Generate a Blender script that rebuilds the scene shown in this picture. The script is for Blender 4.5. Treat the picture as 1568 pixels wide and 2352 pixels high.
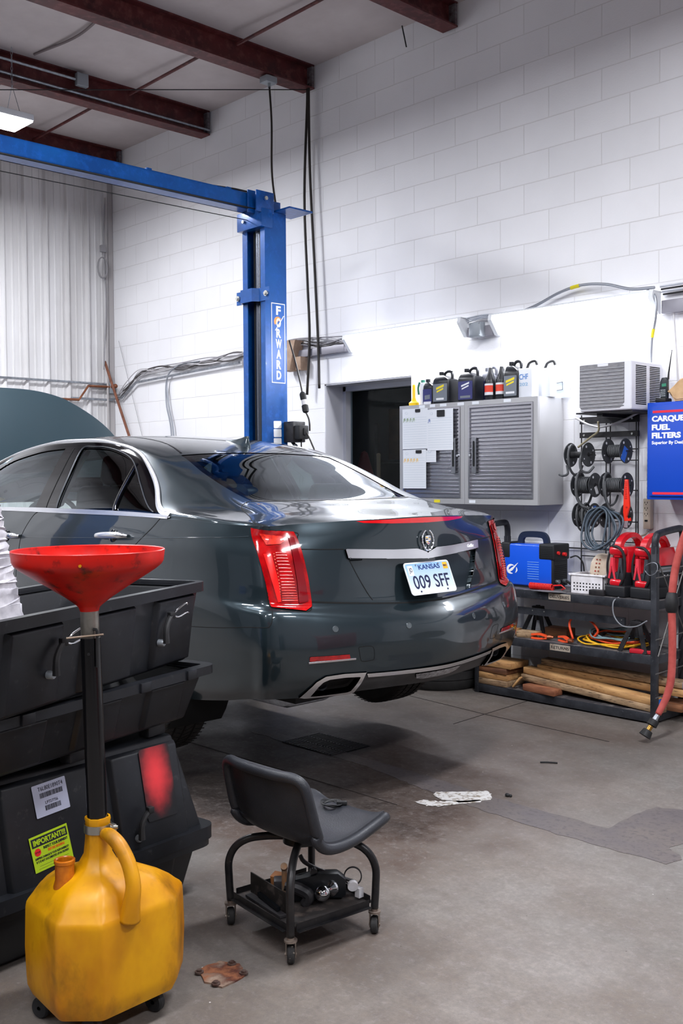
import bpy, bmesh, math, random
import numpy as np
from mathutils import Vector, Matrix, Euler
random.seed(7)
C = bpy.context.scene.collection
for o in list(bpy.data.objects): bpy.data.objects.remove(o)
scene = bpy.context.scene

# ---------------------------------------------------------------- camera
CAM_H = 1.453
YAW, PITCH, ROLL, FPX = math.radians(46.42726), math.radians(1.92943), math.radians(-.35588), 2358.72
cf = Vector((-math.sin(YAW)*math.cos(PITCH), math.cos(YAW)*math.cos(PITCH), -math.sin(PITCH)))
cr = Vector((math.cos(YAW), math.sin(YAW), 0)); cu = cr.cross(cf)
cr, cu = cr*math.cos(ROLL)+cu*math.sin(ROLL), -cr*math.sin(ROLL)+cu*math.cos(ROLL)
cam = bpy.data.cameras.new('camera'); camo = bpy.data.objects.new('camera', cam); C.objects.link(camo)
M = Matrix((cr, cu, -cf)).transposed().to_4x4(); M.translation = (0, 0, CAM_H); camo.matrix_world = M
cam.sensor_fit = 'HORIZONTAL'; cam.sensor_width = 24; cam.lens = 24*FPX/1568
cam.clip_start = .05; cam.clip_end = 100
scene.camera = camo

# ---------------------------------------------------------------- world and exposure
w = bpy.data.worlds.new('world'); scene.world = w; w.use_nodes = True
w.node_tree.nodes['Background'].inputs[0].default_value = (.6, .7, 1, 1)
w.node_tree.nodes['Background'].inputs[1].default_value = .03
scene.view_settings.view_transform = 'Standard'; scene.view_settings.look = 'None'
scene.view_settings.exposure = 0.2; scene.view_settings.gamma = 1
scene.view_settings.use_curve_mapping = False
LED_COL = (.93, .95, 1.0)
LED_W = 88.0
WALL_W = 22.0

# ---------------------------------------------------------------- materials
def srgb(r, g, b):
    def f(c):
        c /= 255; return c/12.92 if c <= .04045 else ((c+.055)/1.055)**2.4
    return (f(r), f(g), f(b), 1)
MATS = {}
def mat(name, col, rough=.5, metal=0, coat=0, spec=.5, bump=0, bscale=60, var=None, vscale=4, vlo=.35, vhi=.65,
        var2=None, v2scale=20, v2lo=.5, v2hi=.7, trans=0, emit=None, estr=0, alpha=1, rvar=0, ior=1.45, sss=0, stretch=None):
    if name in MATS: return MATS[name]
    m = bpy.data.materials.new(name); m.use_nodes = True; nt = m.node_tree; N = nt.nodes; L = nt.links
    b = N['Principled BSDF']; c = col if len(col) == 4 else srgb(*col)
    b.inputs['Base Color'].default_value = c; b.inputs['Roughness'].default_value = rough
    b.inputs['Metallic'].default_value = metal; b.inputs['Coat Weight'].default_value = coat
    b.inputs['Coat Roughness'].default_value = .03
    b.inputs['Specular IOR Level'].default_value = spec; b.inputs['Transmission Weight'].default_value = trans
    b.inputs['IOR'].default_value = ior; b.inputs['Alpha'].default_value = alpha
    if emit: b.inputs['Emission Color'].default_value = emit if len(emit) == 4 else srgb(*emit); b.inputs['Emission Strength'].default_value = estr
    tc = N.new('ShaderNodeTexCoord'); src = tc.outputs['Object']
    if stretch:
        mp = N.new('ShaderNodeMapping'); mp.inputs['Scale'].default_value = stretch; L.new(src, mp.inputs[0]); src = mp.outputs[0]
    def noise(sc, lo, hi, det=5):
        n = N.new('ShaderNodeTexNoise'); n.inputs['Scale'].default_value = sc; n.inputs['Detail'].default_value = det; n.inputs['Roughness'].default_value = .6
        L.new(src, n.inputs[0]); r = N.new('ShaderNodeMapRange'); r.inputs[1].default_value = lo; r.inputs[2].default_value = hi
        L.new(n.outputs[0], r.inputs[0]); return r.outputs[0]
    prev = None
    for v, s, lo, hi in ((var, vscale, vlo, vhi), (var2, v2scale, v2lo, v2hi)):
        if not v: continue
        mx = N.new('ShaderNodeMix'); mx.data_type = 'RGBA'; f = noise(s, lo, hi); L.new(f, mx.inputs[0])
        if prev: L.new(prev, mx.inputs[6])
        else: mx.inputs[6].default_value = c
        mx.inputs[7].default_value = v if len(v) == 4 else srgb(*v); prev = mx.outputs[2]
    if prev: L.new(prev, b.inputs['Base Color'])
    if rvar:
        f = noise(vscale*2.3, .3, .7); r = N.new('ShaderNodeMapRange'); r.inputs[3].default_value = rough; r.inputs[4].default_value = rough+rvar
        L.new(f, r.inputs[0]); L.new(r.outputs[0], b.inputs['Roughness'])
    if bump:
        n = N.new('ShaderNodeTexNoise'); n.inputs['Scale'].default_value = bscale; n.inputs['Detail'].default_value = 3; L.new(src, n.inputs[0])
        bp = N.new('ShaderNodeBump'); bp.inputs['Strength'].default_value = bump; bp.inputs['Distance'].default_value = .01
        L.new(n.outputs[0], bp.inputs['Height']); L.new(bp.outputs[0], b.inputs['Normal'])
    MATS[name] = m; return m

# ---------------------------------------------------------------- object plumbing
ORG = {}
def empty(name, loc, label=None, cat=None, group=None, rz=0):
    o = bpy.data.objects.new(name, None); C.objects.link(o); o.empty_display_size = .05
    o.location = loc; o.rotation_euler = (0, 0, rz)
    ORG[o.name] = Matrix.Translation(Vector(loc)) @ Matrix.Rotation(rz, 4, 'Z')
    if label: tag(o, label, cat, group)
    return o
def tag(o, label, cat, group=None, kind=None):
    o['label'] = label; o['category'] = cat
    if group: o['group'] = group
    if kind: o['kind'] = kind
    return o
def smooth_mesh(me, ang=35):
    for p in me.polygons: p.use_smooth = True
    me.set_sharp_from_angle(angle=math.radians(ang))
class MB:
    """collects shapes in one bmesh"""
    def __init__(s): s.bm = bmesh.new(); s.mi = 0
    def _tag(s, faces):
        for f in faces: f.material_index = s.mi
    def poly(s, pts):
        vs = [s.bm.verts.new(p) for p in pts]; f = s.bm.faces.new(vs); f.material_index = s.mi; return f
    def box(s, c, d, rot=None, bev=0, seg=2):
        r = bmesh.ops.create_cube(s.bm, size=1); vs = r['verts']
        m = Matrix.Translation(Vector(c)) @ (rot.to_4x4() if rot else Matrix.Identity(4)) @ Matrix.Diagonal((*d, 1))
        bmesh.ops.transform(s.bm, matrix=m, verts=vs)
        fs = list({f for v in vs for f in v.link_faces}); s._tag(fs)
        if bev:
            es = list({e for v in vs for e in v.link_edges})
            r = bmesh.ops.bevel(s.bm, geom=es, offset=bev, segments=seg, profile=.5, affect='EDGES'); s._tag(r['faces'])
        return s
    def bx(s, x0, x1, y0, y1, z0, z1, bev=0, seg=2):
        return s.box(((x0+x1)/2, (y0+y1)/2, (z0+z1)/2), (abs(x1-x0), abs(y1-y0), abs(z1-z0)), None, bev, seg)
    def cyl(s, a, b, r, r2=None, n=24, caps=True):
        a, b = Vector(a), Vector(b); d = b-a; L = d.length
        q = Vector((0, 0, 1)).rotation_difference(d.normalized()).to_matrix().to_4x4()
        m = Matrix.Translation((a+b)/2) @ q
        g = bmesh.ops.create_cone(s.bm, cap_ends=caps, segments=n, radius1=r, radius2=r if r2 is None else r2, depth=L, matrix=m)
        s._tag({f for v in g['verts'] for f in v.link_faces}); return s
    def sph(s, c, r, sc=(1, 1, 1), n=20, rot=None):
        m = Matrix.Translation(Vector(c)) @ (rot.to_4x4() if rot else Matrix.Identity(4)) @ Matrix.Diagonal((*sc, 1))
        g = bmesh.ops.create_uvsphere(s.bm, u_segments=n, v_segments=max(6, n*2//3), radius=r, matrix=m)
        s._tag({f for v in g['verts'] for f in v.link_faces}); return s
    def tube(s, pts, r, n=8, closed=False, caps=True, smooth=0, flat=1.0, up=None):
        pts = [Vector(p) for p in pts]
        if smooth: pts = crv(pts, smooth, closed)
        k = len(pts); rs = r if hasattr(r, '__len__') else None
        if rs is not None and len(rs) != k: rs = [float(v) for v in np.interp(np.linspace(0, 1, k), np.linspace(0, 1, len(rs)), rs)]
        rings = []; nrm = None
        for i, p in enumerate(pts):
            a = pts[(i-1) % k] if (closed or i) else p; b = pts[(i+1) % k] if (closed or i < k-1) else p
            t = (b-a).normalized()
            if up is not None: nrm = (Vector(up)-t*Vector(up).dot(t)).normalized()
            elif nrm is None:
                u = Vector((0, 0, 1)) if abs(t.z) < .9 else Vector((1, 0, 0)); nrm = (u-t*u.dot(t)).normalized()
            else:
                nrm = nrm-t*nrm.dot(t); nrm = nrm.normalized() if nrm.length > 1e-6 else t.orthogonal().normalized()
            bi = t.cross(nrm); rr = rs[i] if rs is not None else r
            rings.append([s.bm.verts.new(p+(nrm*math.cos(2*math.pi*j/n)*flat+bi*math.sin(2*math.pi*j/n))*rr) for j in range(n)])
        for i in range(k if closed else k-1):
            A, B = rings[i], rings[(i+1) % k]
            for j in range(n):
                f = s.bm.faces.new((A[j], A[(j+1) % n], B[(j+1) % n], B[j])); f.material_index = s.mi
        if caps and not closed:
            for R_ in (list(reversed(rings[0])), rings[-1]): f = s.bm.faces.new(R_); f.material_index = s.mi
        return s
    def sweep(s, pts, prof, closed=False, up=(0, 0, 1), smooth=0, caps=True):
        """sweep a 2D profile [(side,up)] along pts"""
        pts = [Vector(p) for p in pts]
        if smooth: pts = crv(pts, smooth, closed)
        k = len(pts); up = Vector(up); rings = []
        for i, p in enumerate(pts):
            a = pts[(i-1) % k] if (closed or i) else p; b = pts[(i+1) % k] if (closed or i < k-1) else p
            t = (b-a).normalized(); u = (up-t*up.dot(t)).normalized(); sd = t.cross(u)
            rings.append([s.bm.verts.new(p+sd*q[0]+u*q[1]) for q in prof])
        n = len(prof)
        for i in range(k if closed else k-1):
            A, B = rings[i], rings[(i+1) % k]
            for j in range(n):
                f = s.bm.faces.new((A[j], A[(j+1) % n], B[(j+1) % n], B[j])); f.material_index = s.mi
        if caps and not closed:
            for R_ in (list(reversed(rings[0])), rings[-1]): f = s.bm.faces.new(R_); f.material_index = s.mi
        return s
    def lathe(s, prof, c=(0, 0, 0), axis=(0, 0, 1), n=32, sq=None):
        """prof [(r,h)] about axis through c"""
        q = Vector((0, 0, 1)).rotation_difference(Vector(axis).normalized()).to_matrix(); c = Vector(c); rings = []
        for r, h in prof:
            if r < 1e-6: rings.append([s.bm.verts.new(c+q@Vector((0, 0, h)))]); continue
            rings.append([s.bm.verts.new(c+q@Vector((r*math.cos(2*math.pi*j/n), r*math.sin(2*math.pi*j/n), h))) for j in range(n)])
        for A, B in zip(rings, rings[1:]):
            for j in range(n):
                a0, a1 = A[j % len(A)], A[(j+1) % len(A)]; b0, b1 = B[j % len(B)], B[(j+1) % len(B)]
                v = []
                for x in (a0, a1, b1, b0):
                    if x not in v: v.append(x)
                if len(v) > 2:
                    f = s.bm.faces.new(v); f.material_index = s.mi
        return s
    def prism(s, poly, a, b=None, bev=0, m=None, seg=2):
        """poly 2D (x,y) -> extruded z from a to b, transformed with m"""
        m = m or Matrix.Identity(4); old = set(s.bm.verts)
        bot = [s.bm.verts.new((x, y, a)) for x, y in poly]; top = [s.bm.verts.new((x, y, b)) for x, y in poly]
        n = len(poly); fs = [s.bm.faces.new(list(reversed(bot))), s.bm.faces.new(top)]
        for i in range(n): fs.append(s.bm.faces.new((bot[i], bot[(i+1) % n], top[(i+1) % n], top[i])))
        s._tag(fs)
        if bev:
            es = list({e for f in fs[:2] for e in f.edges}|({e for f in fs for e in f.edges} if bev < 0 else set()))
            r = bmesh.ops.bevel(s.bm, geom=es, offset=abs(bev), segments=seg, profile=.5, affect='EDGES'); s._tag(r['faces'])
        vs = [v for v in s.bm.verts if v not in old]
        bmesh.ops.transform(s.bm, matrix=m, verts=vs); return s
    def xf(s, m, vs=None):
        bmesh.ops.transform(s.bm, matrix=m, verts=vs or s.bm.verts[:]); return s
    def build(s, name, mats, parent=None, ang=35, local=False, fix=True):
        if fix: bmesh.ops.recalc_face_normals(s.bm, faces=s.bm.faces[:])
        me = bpy.data.meshes.new(name); s.bm.to_mesh(me); s.bm.free()
        return link(name, me, mats, parent, ang, local)
def link(name, me, mats, parent=None, ang=35, local=False):
    for m in (mats if isinstance(mats, (list, tuple)) else [mats]): me.materials.append(m)
    o = bpy.data.objects.new(name, me); C.objects.link(o)
    if parent is not None:
        o.parent = parent; W = ORG[parent.name]; ORG[o.name] = W
        if not local: me.transform(W.inverted())
    else:
        # a thing that is one mesh: origin at its base
        if not local and len(me.vertices):
            co = np.empty(len(me.vertices)*3); me.vertices.foreach_get('co', co); co = co.reshape(-1, 3)
            c = Vector(((co[:, 0].min()+co[:, 0].max())/2, (co[:, 1].min()+co[:, 1].max())/2, co[:, 2].min()))
            me.transform(Matrix.Translation(-c)); o.location = c; ORG[o.name] = Matrix.Translation(c)
        else: ORG[o.name] = Matrix.Identity(4)
    smooth_mesh(me, ang)
    return o
def crv(pts, n=6, closed=False):
    """Catmull-Rom resample"""
    P = [Vector(p) for p in pts]; k = len(P); out = []
    rng = range(k if closed else k-1)
    for i in rng:
        p1, p2 = P[i], P[(i+1) % k]
        p0 = P[(i-1) % k] if (closed or i > 0) else p1*2-p2
        p3 = P[(i+2) % k] if (closed or i < k-2) else p2*2-p1
        for j in range(n):
            t = j/n; out.append(.5*((2*p1)+(p2-p0)*t+(2*p0-5*p1+4*p2-p3)*t*t+(3*p1-p0-3*p2+p3)*t*t*t))
    if not closed: out.append(P[-1])
    return out
def text_mesh(txt, size, depth=.0006, bold=0.0, width=None, shear=0, spacing=1.0):
    cu_ = bpy.data.curves.new('t', 'FONT'); cu_.body = txt; cu_.size = size; cu_.extrude = depth; cu_.offset = bold; cu_.shear = shear
    cu_.align_x = 'CENTER'; cu_.align_y = 'CENTER'; cu_.space_character = spacing; cu_.resolution_u = 3
    o = bpy.data.objects.new('t', cu_); C.objects.link(o); bpy.context.view_layer.update()
    me = bpy.data.meshes.new_from_object(o.evaluated_get(bpy.context.evaluated_depsgraph_get()))
    bpy.data.objects.remove(o); bpy.data.curves.remove(cu_)
    co = np.empty(len(me.vertices)*3); me.vertices.foreach_get('co', co); co = co.reshape(-1, 3)
    mn, mx = co.min(0), co.max(0); sx = 1 if width is None else width/(mx[0]-mn[0])
    me.transform(Matrix.Diagonal((sx, 1, 1, 1)) @ Matrix.Translation((-(mn[0]+mx[0])/2, -(mn[1]+mx[1])/2, 0)))
    return me
def frame(o, xd, yd):
    """matrix with origin o, x axis xd, y axis close to yd, z = normal"""
    x = Vector(xd).normalized(); z = x.cross(Vector(yd)).normalized(); y = z.cross(x)
    m = Matrix((x, y, z)).transposed().to_4x4(); m.translation = Vector(o); return m
def text(name, txt, size, fr, m, parent, bold=0, width=None, shear=0, depth=.0006, spacing=1.0):
    me = text_mesh(txt, size, depth, bold, width, shear, spacing); me.transform(fr); return link(name, me, m, parent)
def card(name, fr, w_, h_, m, parent, t=.001, r=0):
    """thin rounded rectangle in a frame"""
    b = MB(); pts = rrect(w_, h_, r) if r else [(-w_/2, -h_/2), (w_/2, -h_/2), (w_/2, h_/2), (-w_/2, h_/2)]
    b.prism(pts, 0, t, m=fr); return b.build(name, m, parent)
def rrect(w_, h_, r, n=5):
    out = []
    for cx, cy, a in ((w_/2-r, h_/2-r, 0), (-w_/2+r, h_/2-r, 90), (-w_/2+r, -h_/2+r, 180), (w_/2-r, -h_/2+r, 270)):
        for i in range(n+1):
            t = math.radians(a+90*i/n); out.append((cx+r*math.cos(t), cy+r*math.sin(t)))
    return out
def copy_tree(o, parent=None):
    c = o.copy(); C.objects.link(c); c.parent = parent; ORG[c.name] = ORG.get(o.name, Matrix.Identity(4))
    for ch in o.children: copy_tree(ch, c)
    return c
def struct(o): o['kind'] = 'structure'; return o
def rotm(ax, deg): return Matrix.Rotation(math.radians(deg), 3, ax)
T = Matrix.Translation
# ---------------------------------------------------------------- setting
WY = 5.82; CX = -9.64; CEIL = 4.87; OX0, OX1, OZ = -6.313, -5.335, 2.228; RX, FY = 4.6, -6.5
def mk_block():
    m = bpy.data.materials.new('painted_block'); m.use_nodes = True; N = m.node_tree.nodes; L = m.node_tree.links; b = N['Principled BSDF']
    geo = N.new('ShaderNodeNewGeometry'); sep = N.new('ShaderNodeSeparateXYZ'); L.new(geo.outputs['Position'], sep.inputs[0])
    def math_(op, a, v):
        n = N.new('ShaderNodeMath'); n.operation = op; L.new(a, n.inputs[0])
        if isinstance(v, (int, float)): n.inputs[1].default_value = v
        else: L.new(v, n.inputs[1])
        return n.outputs[0]
    nrm = N.new('ShaderNodeSeparateXYZ'); L.new(geo.outputs['Normal'], nrm.inputs[0])
    x = math_('SUBTRACT', sep.outputs[0], -4.4826); cb = N.new('ShaderNodeCombineXYZ'); L.new(x, cb.inputs[0]); L.new(sep.outputs[2], cb.inputs[1])
    # slight waviness of the mortar lines
    nz = N.new('ShaderNodeTexNoise'); nz.inputs['Scale'].default_value = 3; L.new(geo.outputs['Position'], nz.inputs[0])
    mx = N.new('ShaderNodeVectorMath'); mx.operation = 'SCALE'; mx.inputs[3].default_value = .006; L.new(nz.outputs['Color'], mx.inputs[0])
    ad = N.new('ShaderNodeVectorMath'); L.new(cb.outputs[0], ad.inputs[0]); L.new(mx.outputs[0], ad.inputs[1])
    br = N.new('ShaderNodeTexBrick'); br.offset = .5; br.inputs['Scale'].default_value = 1; br.inputs['Mortar Size'].default_value = .0035
    br.inputs['Mortar Smooth'].default_value = .5; br.inputs['Brick Width'].default_value = .4064; br.inputs['Row Height'].default_value = .2032
    br.inputs['Color1'].default_value = (.86, .86, .885, 1); br.inputs['Color2'].default_value = (.83, .83, .855, 1); br.inputs['Mortar'].default_value = (.75, .74, .75, 1)
    L.new(ad.outputs[0], br.inputs[0])
    n2 = N.new('ShaderNodeTexNoise'); n2.inputs['Scale'].default_value = 1.3; n2.inputs['Detail'].default_value = 6; L.new(geo.outputs['Position'], n2.inputs[0])
    mr = N.new('ShaderNodeMapRange'); mr.inputs[1].default_value = .3; mr.inputs[2].default_value = .75; mr.inputs[3].default_value = 1.04; mr.inputs[4].default_value = .93; L.new(n2.outputs[0], mr.inputs[0])
    mm = N.new('ShaderNodeMix'); mm.data_type = 'RGBA'; mm.blend_type = 'MULTIPLY'; mm.inputs[0].default_value = 1
    L.new(br.outputs['Color'], mm.inputs[6]); L.new(mr.outputs[0], mm.inputs[7]); L.new(mm.outputs[2], b.inputs['Base Color'])
    b.inputs['Roughness'].default_value = .55
    n3 = N.new('ShaderNodeTexNoise'); n3.inputs['Scale'].default_value = 90; n3.inputs['Detail'].default_value = 4; L.new(geo.outputs['Position'], n3.inputs[0])
    h = math_('MULTIPLY', br.outputs['Fac'], -1.0); h2 = math_('MULTIPLY', n3.outputs[0], .25); hh = math_('ADD', h, h2)
    bp = N.new('ShaderNodeBump'); bp.inputs['Strength'].default_value = .55; bp.inputs['Distance'].default_value = .006
    L.new(hh, bp.inputs['Height']); L.new(bp.outputs[0], b.inputs['Normal']); return m
def mk_floor():
    m = bpy.data.materials.new('shop_concrete'); m.use_nodes = True; N = m.node_tree.nodes; L = m.node_tree.links; b = N['Principled BSDF']
    geo = N.new('ShaderNodeNewGeometry'); P = geo.outputs['Position']
    def noise(sc, det=6, rough=.6):
        n = N.new('ShaderNodeTexNoise'); n.inputs['Scale'].default_value = sc; n.inputs['Detail'].default_value = det; n.inputs['Roughness'].default_value = rough
        L.new(P, n.inputs[0]); return n.outputs[0]
    def rng(a, lo, hi, o0=0, o1=1, sm=False):
        r = N.new('ShaderNodeMapRange'); r.inputs[1].default_value = lo; r.inputs[2].default_value = hi; r.inputs[3].default_value = o0; r.inputs[4].default_value = o1
        if sm: r.interpolation_type = 'SMOOTHSTEP'
        L.new(a, r.inputs[0]); return r.outputs[0]
    def mix(f, a, c, bt='MIX'):
        x = N.new('ShaderNodeMix'); x.data_type = 'RGBA'; x.blend_type = bt
        if isinstance(f, float): x.inputs[0].default_value = f
        else: L.new(f, x.inputs[0])
        for i, v in ((6, a), (7, c)):
            if isinstance(v, tuple): x.inputs[i].default_value = v
            else: L.new(v, x.inputs[i])
        return x.outputs[2]
    def mul(a, c, op='MULTIPLY'):
        n = N.new('ShaderNodeMath'); n.operation = op
        for i, v in enumerate((a, c)):
            if isinstance(v, (int, float)): n.inputs[i].default_value = v
            else: L.new(v, n.inputs[i])
        return n.outputs[0]
    def blob(x, y, rx, ry, ang=0, soft=.5, wob=.5):
        mp = N.new('ShaderNodeMapping'); mp.vector_type = 'TEXTURE'; mp.inputs['Location'].default_value = (x, y, 0)
        mp.inputs['Rotation'].default_value = (0, 0, math.radians(ang)); mp.inputs['Scale'].default_value = (rx, ry, 1); L.new(P, mp.inputs[0])
        ln = N.new('ShaderNodeVectorMath'); ln.operation = 'LENGTH'; L.new(mp.outputs[0], ln.inputs[0])
        d = mul(ln.outputs['Value'], mul(mul(noise(3.5, 7), -.5, 'ADD'), wob*2), 'ADD'); return rng(d, 1+soft*.3, 1-soft, 0, 1, True)
    g = mix(rng(noise(1.1), .35, .68), srgb(134, 127, 121), srgb(104, 94, 84))
    g = mix(rng(noise(3.2, 8, .7), .45, .75), g, srgb(98, 85, 74))
    g = mix(rng(noise(.7, 4), .45, .65), g, srgb(118, 116, 112))
    # oily brown zones of the working bay, with the tone deepened under the car
    st = [(-3.9, 3.4, 1.5, 1.5, 0, .6, .6), (-3.1, 2.75, .75, .4, 20, .7, .7), (-2.55, 2.2, .55, .28, 0, .7, .5), (-3.0, 3.2, .45, .25, 30, .5, .6), (-3.3, 5.0, .8, .25, 0, .8, .6)]
    for s, k in zip(st, (.85, .75, .65, .75, .5)): g = mix(mul(blob(*s), k), g, srgb(72, 52, 40))
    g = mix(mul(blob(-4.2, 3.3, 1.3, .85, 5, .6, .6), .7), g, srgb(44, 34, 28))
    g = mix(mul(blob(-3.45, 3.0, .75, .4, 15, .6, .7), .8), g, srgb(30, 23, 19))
    # fine grain, pits and specks
    g = mix(rng(noise(14, 8, .75), .42, .68, 0, .6), g, srgb(92, 83, 78))
    g = mix(rng(noise(26, 6, .8), .52, .72, 0, .5), g, srgb(150, 144, 142))
    g = mix(rng(noise(60, 3), .3, .7, 0, .5), g, srgb(88, 82, 80))
    g = mix(rng(noise(240, 2), .62, .72, 0, .6), g, srgb(78, 72, 70))
    vo = N.new('ShaderNodeTexVoronoi'); vo.inputs['Scale'].default_value = 9; L.new(P, vo.inputs[0]); vo.inputs['Randomness'].default_value = 1
    g = mix(rng(vo.outputs['Distance'], .035, .02), g, srgb(66, 58, 54))
    vo2 = N.new('ShaderNodeTexVoronoi'); vo2.inputs['Scale'].default_value = 6.3; mp = N.new('ShaderNodeMapping'); mp.inputs['Location'].default_value = (3.3, 1.7, .4); L.new(P, mp.inputs[0]); L.new(mp.outputs[0], vo2.inputs[0])
    g = mix(rng(vo2.outputs['Distance'], .022, .012), g, srgb(205, 200, 195))
    L.new(g, b.inputs['Base Color'])
    rr = rng(noise(2.2, 6), .35, .7, .42, .68); L.new(rr, b.inputs['Roughness']); b.inputs['Specular IOR Level'].default_value = .4
    bp = N.new('ShaderNodeBump'); bp.inputs['Strength'].default_value = .35; bp.inputs['Distance'].default_value = .004
    L.new(mix(.5, noise(35, 6), noise(180, 3)), bp.inputs['Height']); L.new(bp.outputs[0], b.inputs['Normal']); return m
M_block = mk_block(); M_floor = mk_floor()
M_corr = mat('corrugated_steel', (222, 221, 222), .42, var=(204, 202, 202), vscale=1.5, stretch=(1, 3, .35))
M_ceil = mat('ceiling_insulation', (200, 191, 190), .8, var=(180, 170, 169), vscale=1.2, bump=.35, bscale=5)
M_white = mat('white_paint', (214, 213, 216), .5, var=(190, 188, 190), vscale=5)
M_red_ox = mat('red_oxide_steel', (92, 34, 34), .5, var=(64, 24, 27), vscale=5, var2=(112, 60, 58), v2scale=16)
M_galv = mat('galvanised_steel', (172, 178, 186), .4, .85, var=(140, 144, 150), vscale=30)
M_greypaint = mat('grey_painted_steel', (150, 156, 162), .45, .2)
M_black = mat('black_rubber', (22, 22, 24), .6, var=(36, 36, 38), vscale=20)
M_blackmet = mat('black_metal', (28, 28, 32), .42, .3, var=(52, 50, 52), vscale=14, bump=.05)
M_dark = mat('dark_void', (8, 10, 13), .7)
M_chrome = mat('chrome', (225, 228, 232), .12, 1)
M_brass = mat('brass', (190, 150, 80), .3, 1)

b = MB(); b.bx(CX-.2, RX+.2, FY-.2, 8.4, -.1, 0); floor_ = struct(b.build('floor', M_floor))
b = MB(); b.bx(CX-.2, RX+.2, FY-.2, 8.4, CEIL, CEIL+.1)
ceil_ = struct(b.build('ceiling', M_ceil))
b = MB()
b.bx(CX-.2, OX0, WY, WY+.24, 0, CEIL); b.bx(OX1, RX+.2, WY, WY+.24, 0, CEIL); b.bx(OX0, OX1, WY, WY+.24, OZ, CEIL)
struct(b.build('wall_back', M_block))
# corrugated left wall: ribbed sheet
b = MB(); pr_ = []; y = FY
while y < WY:
    pr_ += [(y, 0), (y+.055, 0), (y+.06, .006), (y+.075, .006), (y+.08, 0), (y+.13, 0), (y+.135, .006), (y+.15, .006), (y+.155, 0), (y+.172, 0), (y+.188, .032), (y+.206, .032), (y+.222, 0)]; y += .232
pr_ = [(min(a, WY), c) for a, c in pr_]
lo = [b.bm.verts.new((CX+c, a, 0)) for a, c in pr_]; hi = [b.bm.verts.new((CX+c, a, CEIL)) for a, c in pr_]
for i in range(len(pr_)-1):
    if pr_[i+1][0] > pr_[i][0]+1e-5: b.bm.faces.new((lo[i], lo[i+1], hi[i+1], hi[i]))
b.bx(CX-.2, CX-.02, FY-.2, WY, 0, CEIL)
struct(b.build('wall_left', M_corr, ang=20))
b = MB(); b.bx(RX, RX+.2, FY-.2, WY, 0, CEIL); struct(b.build('wall_right', mat('right_wall_paint', (150, 149, 153), .6)))
b = MB(); b.bx(CX, RX, FY-.2, FY, 0, CEIL); struct(b.build('wall_front', mat('front_wall_paint', (84, 83, 88), .6)))
# sectional doors in the wall behind the camera (seen only as reflections)
for i, x in enumerate((-7.6, -3.4, .8)):
    b = MB(); b.bx(x, x+3.2, FY-.02, FY+.05, 0, 3.2)
    for k in range(1, 6): b.bx(x, x+3.2, FY+.05, FY+.06, k*.53, k*.53+.02)
    struct(b.build('door_%d' % (i+2), mat('overhead_door', (140, 144, 150), .5)))
# recessed door opening with frame and leaf-less dark room
b = MB()
b.bx(OX0, OX0+.012, WY+.005, WY+.235, 0, OZ); b.bx(OX0, OX1, WY+.005, WY+.235, OZ-.012, OZ)
b.bx(OX0, OX0+.045, WY+.2, WY+.28, 0, OZ); b.bx(OX1-.045, OX1, WY+.2, WY+.28, 0, OZ); b.bx(OX0, OX1, WY+.2, WY+.28, OZ-.05, OZ)
struct(b.build('door_1', mat('door_frame_paint', (186, 186, 192), .4)))
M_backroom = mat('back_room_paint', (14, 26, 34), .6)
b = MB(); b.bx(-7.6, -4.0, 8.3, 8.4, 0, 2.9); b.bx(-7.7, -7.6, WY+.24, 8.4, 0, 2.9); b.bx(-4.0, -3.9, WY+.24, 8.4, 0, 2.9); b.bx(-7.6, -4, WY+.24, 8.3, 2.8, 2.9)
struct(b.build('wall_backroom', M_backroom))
b = MB(); b.box((-5.824, 6.08, OZ/2-.02), (.9, .006, OZ-.06)); M_pane = mat('door_glass', (205, 222, 228), .02, trans=1, ior=1.15); struct(b.build('window_1', M_pane))
# things in the back room
M_card = mat('cardboard', (120, 84, 62), .8, var=(98, 68, 50), vscale=9)
bl = empty('back_room_fill', (-6.0, 7.0, 2.74), 'added dim fill lamp, unseen, in the dark room beyond the doorway', 'ceiling light'); b = MB(); b.cyl((-6.0, 7.0, 2.76), (-6.0, 7.0, 2.8), .12); b.build('fill_base', M_white, bl); b = MB(); b.sph((-6.0, 7.0, 2.75), .1, (1, 1, .4)); b.build('fill_globe', mat('fill_glow', (255, 240, 220), .4, emit=(1, .9, .8, 1), estr=10), bl)  # added lamp, itself unseen, to brighten the things in the back room
bz = empty('storage_shelf', (-6.1, 7.4, 0), 'dark steel shelf seen through the doorway behind the glass', 'shelf')
for x in (-6.95, -5.25):
    for y in (7.1, 7.7): b = MB(); b.bx(x-.02, x+.02, y-.02, y+.02, 0, 1.97); b.build('upright', M_blackmet, bz)
for z in (.4, 1.06, 1.62): b = MB(); b.bx(-6.97, -5.23, 7.08, 7.72, z-.03, z); b.build('shelf_board', M_blackmet, bz)
def carton(x0, x1, y0, y1, z0, z1, lab, tape=None):
    b = MB(); b.bx(x0, x1, y0, y1, z0, z1, .004); o = b.build('cardboard_box', M_card); tag(o, lab, 'box', 'cartons in the back room')
    if tape: card('box_label', frame(tape, (1, 0, 0), (0, 0, 1)), .075, .115, mat('label_paper', (180, 180, 190), .7), o)
    return o
carton(-7.05+.25, -5.75, 7.1, 7.6, 1.62, 2.1, 'brown carton with a white label on the upper shelf behind the doorway glass', (-6.36, 7.098, 1.84))
o = carton(-6.2, -5.8, 7.12, 7.5, 1.06, 1.22, 'small brown carton low on the shelf behind the doorway glass', (-6.05, 7.117, 1.15))
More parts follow.
